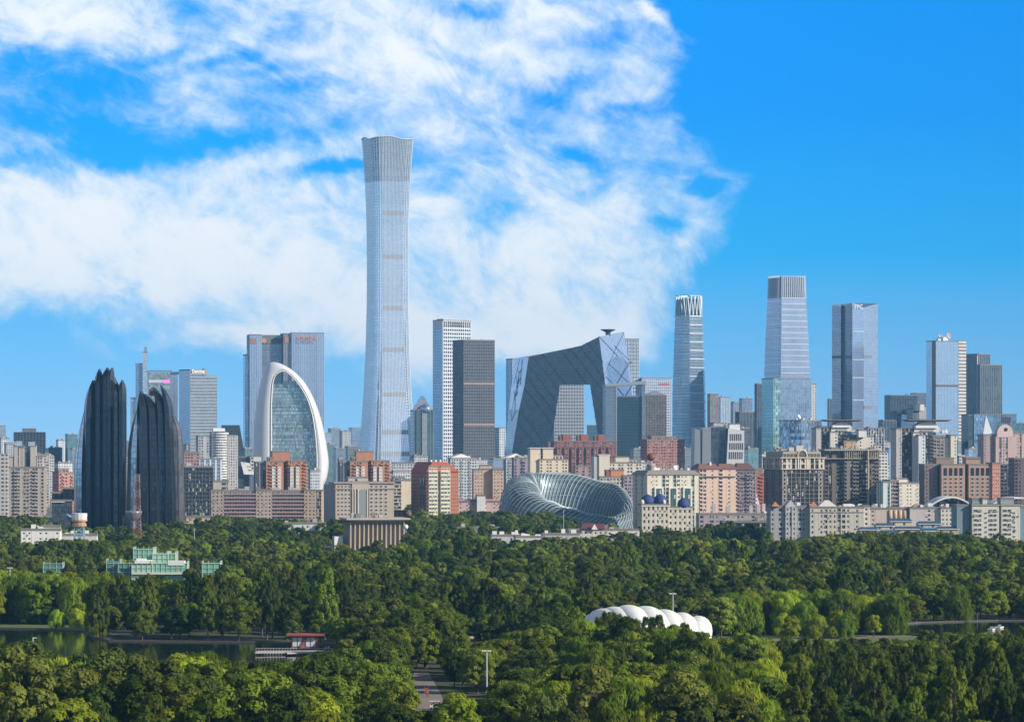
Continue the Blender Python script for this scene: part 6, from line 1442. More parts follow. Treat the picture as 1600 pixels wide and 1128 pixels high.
S("apartment_block", "pergola topped glass flats left of the dark blue block", 1352, 1356, 1382, 668, 3900, 15, fr((.42, .46, .50), gm=WIN_D, pat='g', bay=3, pw=.7), clut=1)
b = Bld("apartment_block", "white apartment block with teal bay between round brown tower and brown flats", 1405, 2980, 14)
b.mass(b.X(1405), b.X(1436), 0, 16, 0, b.Z(756), fr((.60, .56, .48), pat='vsv', bay=2.6, fl=3, pw=.6)); b.mass(b.X(1391), b.X(1405), 2, 16, 0, b.Z(752), fr((.30, .24, .22), pat='bb', nb=3, fl=3)); b.mass(b.X(1379), b.X(1391), 0, 14, 0, b.Z(754), fr((.48, .54, .54), gm=WIN_G, pat='sg', bay=2.8)); b.mass(b.X(1406), b.X(1420), 4, 12, b.Z(756), b.Z(749), fr((.66, .60, .5), pat='s')); b.clutter(b.X(1380), b.X(1435), 2, 13, b.Z(754), 5, 6)
# brown flats
b = Bld("apartment_tower", "brown apartment block with paired fronts and an end wall painted sunlit salmon", 1470, 3050, 6); bn = (.40, .26, .20)
b.mass(b.X(1446), b.X(1466), 5, 24, 0, b.Z(727), fr((.20, .15, .15), pat='vs', bay=3.4)); b.mass(b.X(1466), b.X(1471), 8, 24, 0, b.Z(728), gl(WIN_D))
for (a, c, y) in ((1471, 1507.5, 0), (1514, 1550, 0)): b.mass(b.X(a), b.X(c), y, 22, 0, b.Z(727), fr(bn, pat='s', bay=9)); b.box('belt_cornice', b.X(a)-.2, b.X(c)+.2, -.62, 0, b.Z(745.5), b.Z(744.8), paint((.5, .38, .32)))
b.mass(b.X(1507.5), b.X(1514), 6, 22, 0, b.Z(729), gl(WIN_D)); b.mass(b.X(1550)+.5, b.X(1562.5), -1.5, 20, 0, b.Z(725), fr((.60, .30, .22), pat='v', nb=3, fl=3, pw=.6, sh=1.5))  # right end wall: its sunlight is put into the salmon colour
b.panes(b.X(1473), b.X(1506), -.5, b.Z(782), b.Z(745), 4, 6, .52, .5); b.panes(b.X(1516), b.X(1548), -.5, b.Z(782), b.Z(745), 4, 6, .52, .5)
for (a, c) in ((1473, 1506), (1516, 1548)):
    for i in range(4): x = b.X(a)+(b.X(c)-b.X(a))*(i+.5)/4; b.box('tall_window', x-1.3, x+1.3, -.62, -.46, b.Z(743), b.Z(731), WIN_D)
b.mass(b.X(1465), b.X(1492), 5, 16, b.Z(727), b.Z(717), fr((.28, .19, .15), pat='s')); b.mass(b.X(1512), b.X(1534), 5, 16, b.Z(727), b.Z(716.5), fr((.40, .26, .19), pat='s')); b.box('roof_slab', b.X(1510), b.X(1536), 4, 17, b.Z(717), b.Z(716), paint((.25, .2, .18)))
S("apartment_block", "dark slate flats at the picture edge behind the beige slab", 1561, 1563, 1585, 724, 3350, 6, fr((.12, .12, .13), gm=WIN_D, pat='w', bay=3, pw=.6), clut=1); S("apartment_block", "dark maroon flats filling the picture edge", 1584, 1585, 1640, 715, 3300, 4, fr((.15, .11, .12), gm=WIN_D, pat='wvs', bay=3, pw=.8), clut=2, dep=24)
b = Bld("apartment_tower", "pink apartment tower with round pediment and green window bays", 1540, 3850, 10); pk = (.50, .36, .33)
b.mass(b.X(1538), b.X(1556), 3, 22, 0, b.Z(680), fr((.36, .27, .27), pat='vsv', bay=3)); b.mass(b.X(1556), b.X(1586), 0, 22, 0, b.Z(682), fr(pk, gm=WIN_G, pat='sgvgs', nb=6, fl=3.1, pw=.9)); b.mass(b.X(1586), b.X(1625), 2, 22, 0, b.Z(678), fr(pk, gm=WIN_G, pat='svg', bay=3))
g = MB(); P = [(b.X(1571)+b.m*13*math.cos(R(a)), b.Z(677)+b.m*14*math.sin(R(a))) for a in range(0, 181, 12)]+[(b.X(1558), b.Z(683)), (b.X(1584), b.Z(683))]; g.loft([[(u, -.8, v) for u, v in P], [(u, 8, v) for u, v in P]]); b.part('round_pediment', g, paint((.56, .42, .40)))
g = MB(); g.lathe([(1.9, 0), (1.9, .3), (.1, .3)], 18); o = b.part('round_window', g, WIN_D); o.rotation_euler = (R(90), 0, 0); o.location = (b.X(1572), -.85, b.Z(671))
for x in (1590, 1600):
    g = MB(); z0 = b.Z(678); g.loft([[(b.X(x)-4, 2, z0), (b.X(x)+4, 2, z0), (b.X(x)+4, 10, z0), (b.X(x)-4, 10, z0)], [(b.X(x)-.1, 6, b.Z(660)), (b.X(x)+.1, 6, b.Z(660)), (b.X(x)+.1, 6.2, b.Z(660)), (b.X(x)-.1, 6.2, b.Z(660))]]); b.part('pointed_roof', g, G_TEAL)
# beige slabs, right edge
b = Bld("apartment_slab", "beige balcony slab apartments with blue end wall at the picture edge", 1519, 2450, 5); bg_ = (.57, .54, .47)
b.mass(b.X(1496), b.X(1516), 3, 18, 0, b.Z(791), fr((.17, .24, .27), pat='s', bay=6)); b.mass(b.X(1516), b.X(1519), 6, 18, 0, b.Z(791), gl(WIN_D)); H = b.Z(790.5)
for (a, c) in ((1519, 1560.5), (1565, 1593.5)): b.mass(b.X(a), b.X(c), 0, 16, 0, H, fr(bg_, pat='s', bay=20), sts=None)
b.mass(b.X(1560.5), b.X(1565), 5, 16, 0, H-.5, gl(WIN_D)); b.mass(b.X(1593.5), b.X(1625), 2, 16, 0, b.Z(794), fr((.16, .24, .30), pat='s', bay=6)); b.box('cornice', b.X(1518), b.X(1600), -1, 2, H+.3, H+.8, paint((.40, .36, .3)))
zt, zb = b.Z(794), b.Z(794)-3.05*13
for (a, c) in ((1521, 1534), (1545, 1558), (1567, 1581)): b.panes(b.X(a), b.X(c), -.48, zb, zt, 2, 13, .82, .46)
for (a, c) in ((1538, 1543), (1582.5, 1588)): b.panes(b.X(a), b.X(c), -.48, zb+1.5, zt+1.5-3.05, 1, 12, .6, .32)
g = MB(); rg_ = random.Random(3)
for k in range(60):
    a, c = rg_.choice(((1521, 1534), (1545, 1558), (1567, 1592))); x = b.X(rg_.uniform(a, c)); z = zt-3.05*rg_.randrange(13)-rg_.uniform(1.4, 2.8); g.box(x, x+rg_.uniform(.7, 1.5), -1.15, -.46, z, z+rg_.uniform(.4, .9))
b.part('air_conditioner_grille', g, paint((.40, .38, .34)))
b.mass(b.X(1521), b.X(1543), 4, 12, H, b.Z(781), fr((.22, .28, .30), pat='s')); b.mass(b.X(1537), b.X(1543), 3, 12, H, b.Z(780.5), fr(bg_, pat='s')); b.mass(b.X(1566), b.X(1586), 4, 12, H, b.Z(780.5), fr((.30, .32, .33), pat='s'))
for lab, (x0, x1, yb, yt), D in (("long white curved hall roof behind the beige slab", (1544, 1640, 793, 776.5), 2720), ("white curved hall roof with dark openings left of the beige slab", (1452, 1522, 794, 775.5), 2760)):
    b = Bld("hall", lab, x0, D, 2); g = MB(); n = 14; w0, w1 = b.X(x0), b.X(x1)
    arc = [(w0+(w1-w0)*k/n, b.Z(yb)+(b.Z(yt)-b.Z(yb))*math.sin(math.pi*(k/n*.94+.03))**.8) for k in range(n+1)]
    g.loft([[(u, 0, v) for u, v in arc]+[(u, 0, v-1.2) for u, v in reversed(arc)], [(u, 34, v) for u, v in arc]+[(u, 34, v-1.2) for u, v in reversed(arc)]]); b.part('curved_roof', g, WHITE, smooth=False)
    b.mass(w0+1, w1-1, 2, 32, 0, b.Z(yb)-.2, fr((.38, .37, .36), pat='w', bay=4), roof=False)
    if x0 < 1500: b.mass(w0+12, w1-6, 3, 30, b.Z(yb), b.Z(780), gl(WIN_D), roof=False)
b = Bld("school_building", "low pinkish campus block with silo like round bays", 1358, 2620, 3); pk2 = (.46, .37, .34)
b.mass(b.X(1350), b.X(1388), 2, 20, 0, b.Z(796), fr((.52, .43, .37), pat='svs', bay=4)); b.mass(b.X(1388), b.X(1422), 3, 20, 0, b.Z(795), fr((.34, .24, .19), pat='s')); b.mass(b.X(1422), b.X(1470), 0, 20, 0, b.Z(795), fr((.52, .47, .44), pat='ssv', bay=6)); b.mass(b.X(1470), b.X(1488), -2, 18, 0, b.Z(795), fr((.62, .58, .52), pat='v', bay=2.6, fl=3.2))
for k in range(4): g = MB(); g.lathe([(1.7, b.Z(815)), (1.7, b.Z(797))], 16, (b.X(1392+k*7.6), 2.2)); b.part('round_bay', g, paint((.48, .35, .27)), smooth=True)
for x, w_ in ((1425, 20), (1360, 16), (1450, 14)):
    g = MB(); z0 = b.Z(795)+.3; g.loft([[(b.X(x), 3, z0), (b.X(x+w_), 3, z0), (b.X(x+w_), 16, z0), (b.X(x), 16, z0)], [(b.X(x+w_/2)-.3, 8, z0+3.2), (b.X(x+w_/2)+.3, 8, z0+3.2), (b.X(x+w_/2)+.3, 10, z0+3.2), (b.X(x+w_/2)-.3, 10, z0+3.2)]]); b.part('hip_roof', g, paint((.30, .25, .22)))
b.clutter(b.X(1352), b.X(1486), 2, 17, b.Z(795), 12, 31, 3, WHITE)
g_ = random.Random(77); k = 0; walls = ("pink", "beige", "cream", "salmon", "grey", "white", "tan", "brick", "buff", "lilac", "ochre", "rose", "sand")
for (x0, x1, yt, D) in ((1344, 1372, 824, 2430), (1370, 1396, 818, 2480), (1392, 1425, 811, 2540), (1400, 1440, 823, 2440), (1436, 1470, 815, 2520), (1440, 1466, 826, 2400), (1466, 1497, 823, 2450), (1376, 1404, 829, 2390)):
    c_ = [(.50, .34, .29), (.48, .42, .36), (.58, .52, .42), (.52, .30, .24), (.38, .38, .38), (.66, .64, .6), (.42, .34, .26), (.36, .18, .13)][k]
    b = Bld("house", f"low {walls[k]} walled house with blue sheet roof behind the park edge", x0, D, 3); W_ = b.X(x1); H = b.Z(yt)-1.6; b.mass(0, W_, 0, 9, 0, H, fr(c_, pat='vs', bay=3.5), roof=False)
    g = MB(); g.loft([[(-.8, -1, H), (W_+.8, -1, H), (W_+.8, 10, H), (-.8, 10, H)], [(-.8, -1, H+.25), (W_+.8, -1, H+.25), (W_+.8, 10, H+.25), (-.8, 10, H+.25)], [(.6, 4.5, H+1.9), (W_-.6, 4.5, H+1.9), (W_-.6, 5, H+1.9), (.6, 5, H+1.9)]]); b.part('roof', g, paint((.045, .10, .17), .5, name="blue_roof")); g = MB(); g.box(-.9, W_+.9, -1.2, -1, H-.1, H+.3); b.part('eaves_trim', g, WHITE)
    k += 1
# low roofs in the middle
low = [("long white roofed arcade with a red entrance canopy", 768, 812, 838, 2350, (.52, .52, .52)), ("white pavilion row with roof tanks", 806, 850, 840, 2330, (.62, .60, .56)), ("grey columned shop row left of the thai roofed restaurant", 848, 905, 836, 2360, (.50, .48, .46)),
       ("long grey service building with metal roof", 715, 790, 826, 2560, (.30, .31, .32)), ("white flat roofed restaurant wing in front of the glass ring", 940, 998, 829, 2400, (.66, .64, .60)), ("pink roofed shop row at the foot of the peach block", 690, 782, 784, 3050, (.60, .42, .42)),
       ("small white office behind the long terraced hotel trees", 445, 508, 819, 2450, (.60, .62, .62)), ("white workshop with a row of small windows at the park edge", 33, 93, 829, 2180, (.72, .70, .66)), ("long low white wall building beside the drop tower", 93, 150, 837, 2230, (.60, .60, .58))]
for lab, x0, x1, yt, D, c in low:
    b = Bld("building", lab, x0, D, 4); b.mass(0, b.X(x1), 0, 12, 0, b.Z(yt), fr(c, pat='vvs' if x0 != 93 else 's', bay=3.3, fl=3.4, pw=.7, sh=1.7), sts=None); b.clutter(0, b.X(x1), 1, 10, b.Z(yt), 5, int(x0), 3.5, WHITE if D < 2400 else None)
    if x0 == 33: b.mass(b.X(64), b.X(92), 4, 12, b.Z(829), b.Z(824), fr((.5, .5, .5), pat='w'))
    if x0 == 690:
        b.mass(b.X(745), b.X(757), -3, 8, 0, b.Z(775), fr((.70, .70, .70), pat='s')); g = MB(); W_ = b.X(782); g.loft([[(-1, -1, b.Z(784)), (W_, -1, b.Z(784)), (W_, 13, b.Z(784)), (-1, 13, b.Z(784))], [(0, 6, b.Z(780)), (W_-1, 6, b.Z(780)), (W_-1, 7, b.Z(780)), (0, 7, b.Z(780))]]); b.part('pink_roof', g, paint((.55, .28, .30)))
b = Bld("restaurant", "thai style restaurant with steep maroon gabled roof in front of the glass ring", 909, 2380, 3)
b.mass(b.X(888), b.X(950), 0, 12, 0, b.Z(829), fr((.60, .55, .50), pat='v', bay=3)); mr = paint((.14, .045, .05), .6)
for (a, c, y0, y1) in ((909, 929, 826, 817.5), (929, 945, 826, 818), (887, 909, 830, 826)):
    g = MB(); z0, z1 = b.Z(y0), b.Z(y1); g.loft([[(b.X(a)-.5, -1.5, z0), (b.X(c), -1.5, z0), (b.X(c), 9, z0), (b.X(a)-.5, 9, z0)], [(b.X(a)+.8, 3.5, z1), (b.X(c)-.6, 3.5, z1), (b.X(c)-.6, 4, z1), (b.X(a)+.8, 4, z1)]]); b.part('gabled_roof', g, mr)
g = MB(); g.loft([[(b.X(928.5)-2, -2.6, b.Z(827)), (b.X(928.5)+2, -2.6, b.Z(827)), (b.X(928.5), -2.6, b.Z(818))], [(b.X(928.5)-2, -1.8, b.Z(827)), (b.X(928.5)+2, -1.8, b.Z(827)), (b.X(928.5), -1.8, b.Z(818))]]); b.part('white_gable', g, WHITE)

# ------------------------------------------------------------------ hazy far blocks between the towers
LAND = [(60, "the beige cluster"), (135, "the brown striped office"), (205, "the taller petals"), (300, "the shorter petals"), (400, "the white round tower"), (530, "the white oval tower"), (600, "the orange brick tower"), (700, "the tallest tower"), (800, "the brown slab"),
        (1000, "the angular loop"), (1060, "the dusty red flats"), (1210, "the banded crown tower"), (1300, "the green glass cube"), (1400, "the folded tower"), (1520, "the dish antenna slab"), (1700, "the pink pediment flats")]
far = [(-8, 8, 664, 6600, 1), (-2, 14, 684, 5200, 0), (5, 24, 692, 4900, 4), (70, 96, 700, 6000, 2), (75, 93, 699, 5600, 3), (87, 102, 687, 6600, 0), (101, 120, 678, 6000, 5), (108, 126, 701, 5200, 1), (66, 84, 712, 4600, 4), (84, 112, 722, 4200, 0), (190, 206, 690, 5600, 1), (192, 210, 712, 4600, 0), (285, 312, 694, 5000, 4),
       (365, 384, 688, 5600, 1), (378, 398, 700, 5000, 5), (500, 517, 676, 7300, 1), (512, 532, 669, 7600, 2), (530, 548, 673, 7200, 4), (544, 570, 668, 7500, 1), (505, 522, 694, 6000, 5), (520, 540, 700, 5600, 1), (538, 560, 697, 5800, 2), (556, 574, 704, 5200, 4), (640, 655, 700, 5800, 1), (664, 684, 690, 5900, 2), (640, 668, 712, 4800, 4),
       (740, 762, 718, 4700, 4), (764, 792, 716, 4600, 1), (985, 1006, 700, 4800, 2), (1064, 1086, 700, 4900, 1), (1108, 1136, 660, 5700, 4), (1150, 1172, 668, 5000, 3), (1170, 1196, 660, 5600, 2), (1164, 1186, 700, 4300, 5), (1186, 1204, 708, 4100, 4), (1268, 1284, 680, 4900, 1), (1284, 1300, 690, 4500, 2), (1370, 1392, 690, 4700, 4), (1384, 1404, 700, 4400, 1), (1388, 1410, 664, 6400, 5),
       (1398, 1412, 712, 3900, 0), (1376, 1390, 722, 3700, 4), (1490, 1516, 690, 4600, 2), (1494, 1514, 712, 4000, 4), (1508, 1530, 700, 4300, 1), (1566, 1600, 676, 5200, 2), (1596, 1625, 700, 4000, 4), (606, 640, 735, 3900, 4), (650, 668, 726, 4100, 0), (480, 500, 734, 4000, 4), (600, 616, 742, 3700, 5), (996, 1012, 722, 3900, 4), (420, 440, 715, 4300, 1)]
tone = ["white", "blue", "slate", "dark", "grey", "teal"]
fst = [ww((.50, .52, .54)), gl(G_BLUE), gl(G_GREY), gl(G_DARK), ww((.36, .37, .40), bay=2.8, st_=3.2, ww=.6), gl(G_TEAL)]
for (x0, x1, yt, D, k) in far:
    ln = next(n for x, n in LAND if (x0+x1)/2 < x)
    shape = "slim" if x1-x0 < 18 else "broad"; hh = "high" if yt < 680 else "medium" if yt < 702 else "low"
    b = S("far_block", f"{shape} {hh} {tone[k]} hazy block beyond {ln}", x0, x0+(x1-x0)*.25, x1, yt, D, 22+(x0*7 % 17), fst[k], clut=2, group="far blocks between the towers")

# the city goes on outside the frame: plain blocks nobody counts, one object
g_ = random.Random(404); oc = MB()
for side in (0, 1):
    for k in range(46):
        D = g_.choice((2750, 3000, 3300, 3700, 4200, 4800, 5600, 6500)); px = g_.uniform(-420, -24) if side == 0 else g_.uniform(1628, 2020)
        w_, d_, h = g_.uniform(14, 34), g_.uniform(14, 26), g_.uniform(22, 75) if D < 4000 else g_.uniform(40, 110); x = at(px, D)
        a = R(g_.uniform(4, 22)); e = (math.cos(a), math.sin(a)); n_ = (math.sin(a), -math.cos(a)); oc.obox((x, D), e, n_, 0, w_, -d_, 0, 0, h); oc.obox((x, D), e, n_, w_*.3, w_*.6, -d_*.7, -3, h, h+4)
oc_ = oc.build('outlying_city', wall_win((.42, .40, .39), bay=3.1, st_=3.1, ww=.55, wh=.5)); oc_['kind'] = 'stuff'
# ------------------------------------------------------------------ park structures
def lattice(t, name, x, y, z0, z1, w0, w1, n, mat, r=.1, cross=True):
    """four legged steel lattice mast"""
    leg = lambda k, z: (x+(w0+(w1-w0)*(z-z0)/(z1-z0))/2*(1 if k in (1, 2) else -1), y+(w0+(w1-w0)*(z-z0)/(z1-z0))/2*(1 if k in (2, 3) else -1), z)
    g = MB()
    for k in range(4): g.tube([leg(k, z0), leg(k, z1)], r*1.4, 4)
    for i in range(n):
        a, c = z0+(z1-z0)*i/n, z0+(z1-z0)*(i+1)/n
        for k in range(4):
            j = (k+1) % 4; g.tube([leg(k, c), leg(j, c)], r, 4); g.tube([leg(k, a), leg(j, c)], r, 4)
            if cross: g.tube([leg(j, a), leg(k, c)], r, 4)
    return g.build(name, mat, t)
# drop tower ride
D = 2200; t = thing("observation_tower", "blue legged lattice tower with white drum and orange gallery at the park edge", "tower", (at(124, D), D, 0))
lattice(t, 'leg_lattice', 0, 0, 0, zz(822, D), 6.5, 5, 4, paint((.22, .38, .50)), .26)
g = MB(); g.lathe([(4.2, zz(822, D)), (4.2, zz(818, D)), (3.6, zz(818, D)), (3.6, zz(815, D))], 12); g.build('lower_gallery', paint((.42, .25, .14)), t)
g = MB(); g.lathe([(4.6, zz(814, D)), (4.6, zz(811, D)), (4.2, zz(811, D))], 12); g.build('gallery', paint((.50, .34, .18)), t)
g = MB(); g.lathe([(4.4, zz(811, D)), (4.6, zz(802, D)), (4.2, zz(801.5, D)), (.1, zz(801.5, D))], 12); g.build('drum', paint((.62, .64, .66)), t)
D = 2300; t = thing("lattice_mast", "tall red and white steel lattice mast in front of the shorter petals", "mast", (at(214.5, D), D, 0)); zt = zz(741, D)
for i in range(10): lattice(t, 'mast_lattice', 0, 0, zt*i/10, zt*(i+1)/10, 5.2-.26*i, 5.2-.26*(i+1), 2, paint((.24, .11, .10)) if i % 2 == 0 else paint((.33, .25, .24)), .12)
t2 = thing("satellite_dish", "grey curved dish canopy between the two black petal towers", "dish", (at(209, 2575), 2575, 0))
g = MB(); g.lathe([(5.6*math.sin(R(a))+.02, 20.5-7*math.cos(R(a))) for a in range(0, 91, 10)]+[(5.0*math.sin(R(a))+.02, 20.5-6*math.cos(R(a))) for a in range(90, -1, -15)], 22); g.build('bowl', paint((.30, .34, .40), .3, .5), t2, smooth=True); g = MB(); g.tube([(0, 0, 0), (0, 0, 14)], .8, 8); g.build('post', STEEL, t2)
# green scaffolded building
D = 1700; t = thing("scaffolded_building", "terraced building wrapped in pale green scaffold netting", "building", (at(228, D), D, 0)); ox = at(228, D)
net = [paint((.16, .42, .29), .85, 0, .35, name="green_netting"), paint((.30, .52, .40), .85, 0, .35, name="green_netting"), paint((.07, .22, .19), .85, 0, .35, name="green_netting")]; conc = paint((.60, .60, .54)); pole = paint((.55, .60, .55), .5)
def wrapped(t, ox, D, x0, x1, y0, y1, yt, m, top=True):
    a, c = at(x0, D)-ox, at(x1, D)-ox; z = zz(yt, D); g = MB(); g.box(a+1, c-1, y0+1, y1-1, 0, z-1); g.build('concrete_frame', conc, t); g = MB(); g.box(a, c, y0, y1, 0, z-.2); nt_ = g.build('scaffold_netting', m, t)
    g = MB(); k = max(2, int((c-a)/2.2))
    for i in range(k+1): x = a+(c-a)*i/k; g.box(x-.09, x+.09, y0-.25, y0-.07, 0, z+.9)
    q = 2.0
    while q < z+1: g.box(a-.2, c+.2, y0-.42, y0-.27, q-.08, q+.08); q += 2.0
    k = max(2, int((y1-y0)/2.2))
    for i in range(k+1): y = y0+(y1-y0)*i/k; g.box(c+.07, c+.22, y-.08, y+.08, 0, z+.9); g.box(a-.22, a-.07, y-.08, y+.08, 0, z+.9)
    g.build('scaffold_lattice', pole, t)
for args in ((205, 236, 10, 24, 858.5, net[0]), (236, 260, 8, 22, 865.5, net[1]), (258, 271, 9, 22, 865, net[0]), (184, 236, 2, 12, 880, net[2]), (206, 238, 0, 10, 882, net[1]), (236, 292, 1, 10, 879.5, net[0]), (165, 186, 4, 14, 876.5, net[2])): wrapped(t, ox, D, *args)
for (x0, x1, y0, z0, z1) in ((262, 288, .6, 883, 876), (210, 236, 1, 880, 876), (212, 226, 3, 877, 873), (228, 236, 3, 879, 875), (206, 300, -1.2, 897, 894.5)): g = MB(); g.box(at(x0, D)-ox, at(x1, D)-ox, y0, y0+6, max(0, zz(z0, D)), zz(z1, D)); g.build('site_cabin', WHITE if x1 < 290 else conc, t)
CLEAR.append([(at(150, D), 1585), (at(305, D), 1585), (at(310, D), D+30), (at(150, D), D+30)])
t = thing("scaffolded_pavilion", "small pavilion in green netting with bare poles, apart from the large wrapped building", "building", (at(330, D), D, 0)); wrapped(t, at(330, D), D, 316, 344, 0, 10, 879, net[0]); CLEAR.append([(at(310, D), 1610), (at(348, D), 1610), (at(350, D), D+16), (at(312, D), D+16)])
t = thing("scaffolded_wall", "low strip of green netting among the trees near the picture edge", "scaffold", (at(82, D), D, 0)); wrapped(t, at(82, D), D, 68, 98, 0, 6, 880.5, net[2]); CLEAR.append([(at(64, D), 1630), (at(100, D), 1630), (at(100, D), D+12), (at(64, D), D+12)])
# boathouse and dock
D = 1190; t = thing("boathouse", "boathouse with red roof, red cross beam and white windows at the lake", "boathouse", (at(476, D), D, 0)); ox = at(476, D); rr = paint((.30, .07, .05))
z0 = 1.2; H = 5.6; x0, x1 = at(455, D)-ox, at(497, D)-ox
g = MB(); g.box(x0, x1, 1, 6, z0, H-.5); g.build('wall', paint((.30, .13, .11)), t)
g = MB(); g.box(x0-1.5, x1+2, -.8, 7, H-.5, H); g.build('roof', rr, t)
for i, x in enumerate((x0+.4, x0+2.0, x0+4.6, x0+6.2)): 
    g = MB(); g.box(x, x+1.3, .85, .98, z0+.5, H-1.1); g.build('window', paint((.58, .60, .64)), t)
g = MB(); g.tube([(x0+2.6, .6, z0), (x0+5.2, .6, H-.6)], .25, 4); g.build('beam', rr, t)
t = thing("dock", "long pale boarded jetty with railing in front of the boathouse", "jetty", (at(470, 1178), 1178, 0)); ox = at(470, 1178); g = MB()
g.prism([(at(405, D)-ox, -6), (at(452, D)-ox, -4), (at(455, D)-ox, -9), (at(490, D)-ox, -5), (at(505, D)-ox, -9), (at(540, D)-ox, -3), (at(540, D)-ox, 8), (at(405, D)-ox, 4)], .55, .85, True); g.build('deck', paint((.46, .42, .42)), t)
g = MB(); x = at(405, D)-ox
while x < at(540, D)-ox: g.box(x, x+.09, -3.2, -3.1, .85, 2.0); g.box(x, x+.15, -5, -4.85, -.1, .6); x += .9
g.box(at(405, D)-ox, at(540, D)-ox, -3.22, -3.08, 1.95, 2.05); g.build('railing_grille', paint((.5, .5, .52)), t)
# lamp masts
def mast(label, px, yt, yb, arms=True, D=None):
    D = D or gy(yb); t = thing("lamp_mast", label, "lamp mast", (at(px, D), D, 0)); z = zz(yt, D); g = MB(); g.tube([(0, 0, 0), (0, 0, z)], [.26, .16], 8); g.build('pole', paint((.52, .55, .56), .4, .3), t)
    if arms:
        g = MB(); g.box(-1.0, 1.0, -.08, .08, z-.55, z-.4); g.box(-.35, .35, -.5, .5, z-.4, z-.3); g.build('crossarm', paint((.62, .64, .66)), t)
        for x in (-.95, -.45, .45, .95): g = MB(); g.box(x-.2, x+.2, -.3, .1, z-.38, z-.05); g.build('lamp_head', paint((.70, .71, .72)), t)
    else: g = MB(); g.box(-.1, 1.0, -.12, .12, z-.1, z+.08); g.build('lamp_head', WHITE, t)
mast("tall white lamp mast with crossed head near the plaza", 760.5, 1015, 1104); mast("lamp mast with wide head half sunk in trees above the plaza mast", 771.5, 934, 1020, D=1290); mast("thin lamp mast behind the white shell canopy", 1051.5, 926, 1020, D=1230)
mast("short street lamp at the near lake shore", 51.5, 996, 1060, False, D=1010); mast("pale pole with antenna rings among the trees by the picture edge", 15.5, 886, 960, True, D=1480); mast("thin white pole behind the scaffolded building", 303.5, 826, 870, False, D=2150); mast("slim lamp post in front of the mauve block", 1087, 804, 850, False, D=2350); mast("grey pole in front of the glass ring", 880.5, 797, 840, False, D=2600)
for px, dd in ((760.5, 935),): CLEAR.append([(at(px-14, dd), 780), (at(px+14, dd), 780), (at(px+12, 960), 962), (at(px-12, 960), 962)])
# boats on the pond
def boat(label, px, D, c, L=2.6):
    t = thing("boat", label, "boat", (at(px, D), D, .05), R(20)); g = MB(); g.loft([[(-L/2, 0, 0), (0, -.7, 0), (L/2, 0, 0), (0, .7, 0)], [(-L/2-.3, 0, .6), (0, -1.0, .6), (L/2+.3, 0, .6), (0, 1.0, .6)]]); g.build('hull', paint(c, .4), t); g = MB(); g.box(-.6, .6, -.5, .5, 1.1, 1.18); g.box(-.55, -.48, -.4, -.33, .5, 1.1); g.box(.48, .55, .33, .4, .5, 1.1); g.build('canopy', paint(c, .4), t)
boat("white pleasure boat on the far pond", 1549, 1330, (.75, .76, .76)); boat("longer white pleasure boat beyond the first on the pond", 1561, 1345, (.7, .72, .72), 3.4); boat("small red boat on the pond near the picture edge", 1594, 1325, (.4, .06, .04), 2.0)
# kiosk by the willows
t = thing("kiosk", "small blue green service hut under the willows on the lawn", "hut", (at(1293, 1275), 1275, 0)); g = MB(); g.box(-2.4, 2.4, 0, 3, 0, 2.6); g.build('wall', paint((.05, .17, .20)), t); g = MB(); g.box(-2.8, 2.8, -.4, 3.4, 2.6, 2.85); g.build('roof', paint((.10, .22, .26)), t); g = MB(); g.box(-.5, .5, -.05, 0, 0, 2.1); g.build('door', paint((.3, .34, .35)), t)
t = thing("pavilion", "low park hall with pale sunlit step above the plaza", "building", (at(725, 1200), 1200, 0)); g = MB(); g.box(-6, 8, 2, 8, 0, 3.6); g.build('wall', paint((.34, .27, .25)), t); g = MB(); g.box(-7, 9, 1, 9, 3.6, 4.0); g.build('roof', paint((.52, .46, .36)), t); g = MB(); g.box(0, 1.6, 1.9, 2, 0, 2.6); g.build('door', paint((.24, .05, .04)), t); CLEAR.append([(at(700, 1200), 1130), (at(750, 1200), 1130), (at(752, 1210), 1212), (at(700, 1210), 1212)])

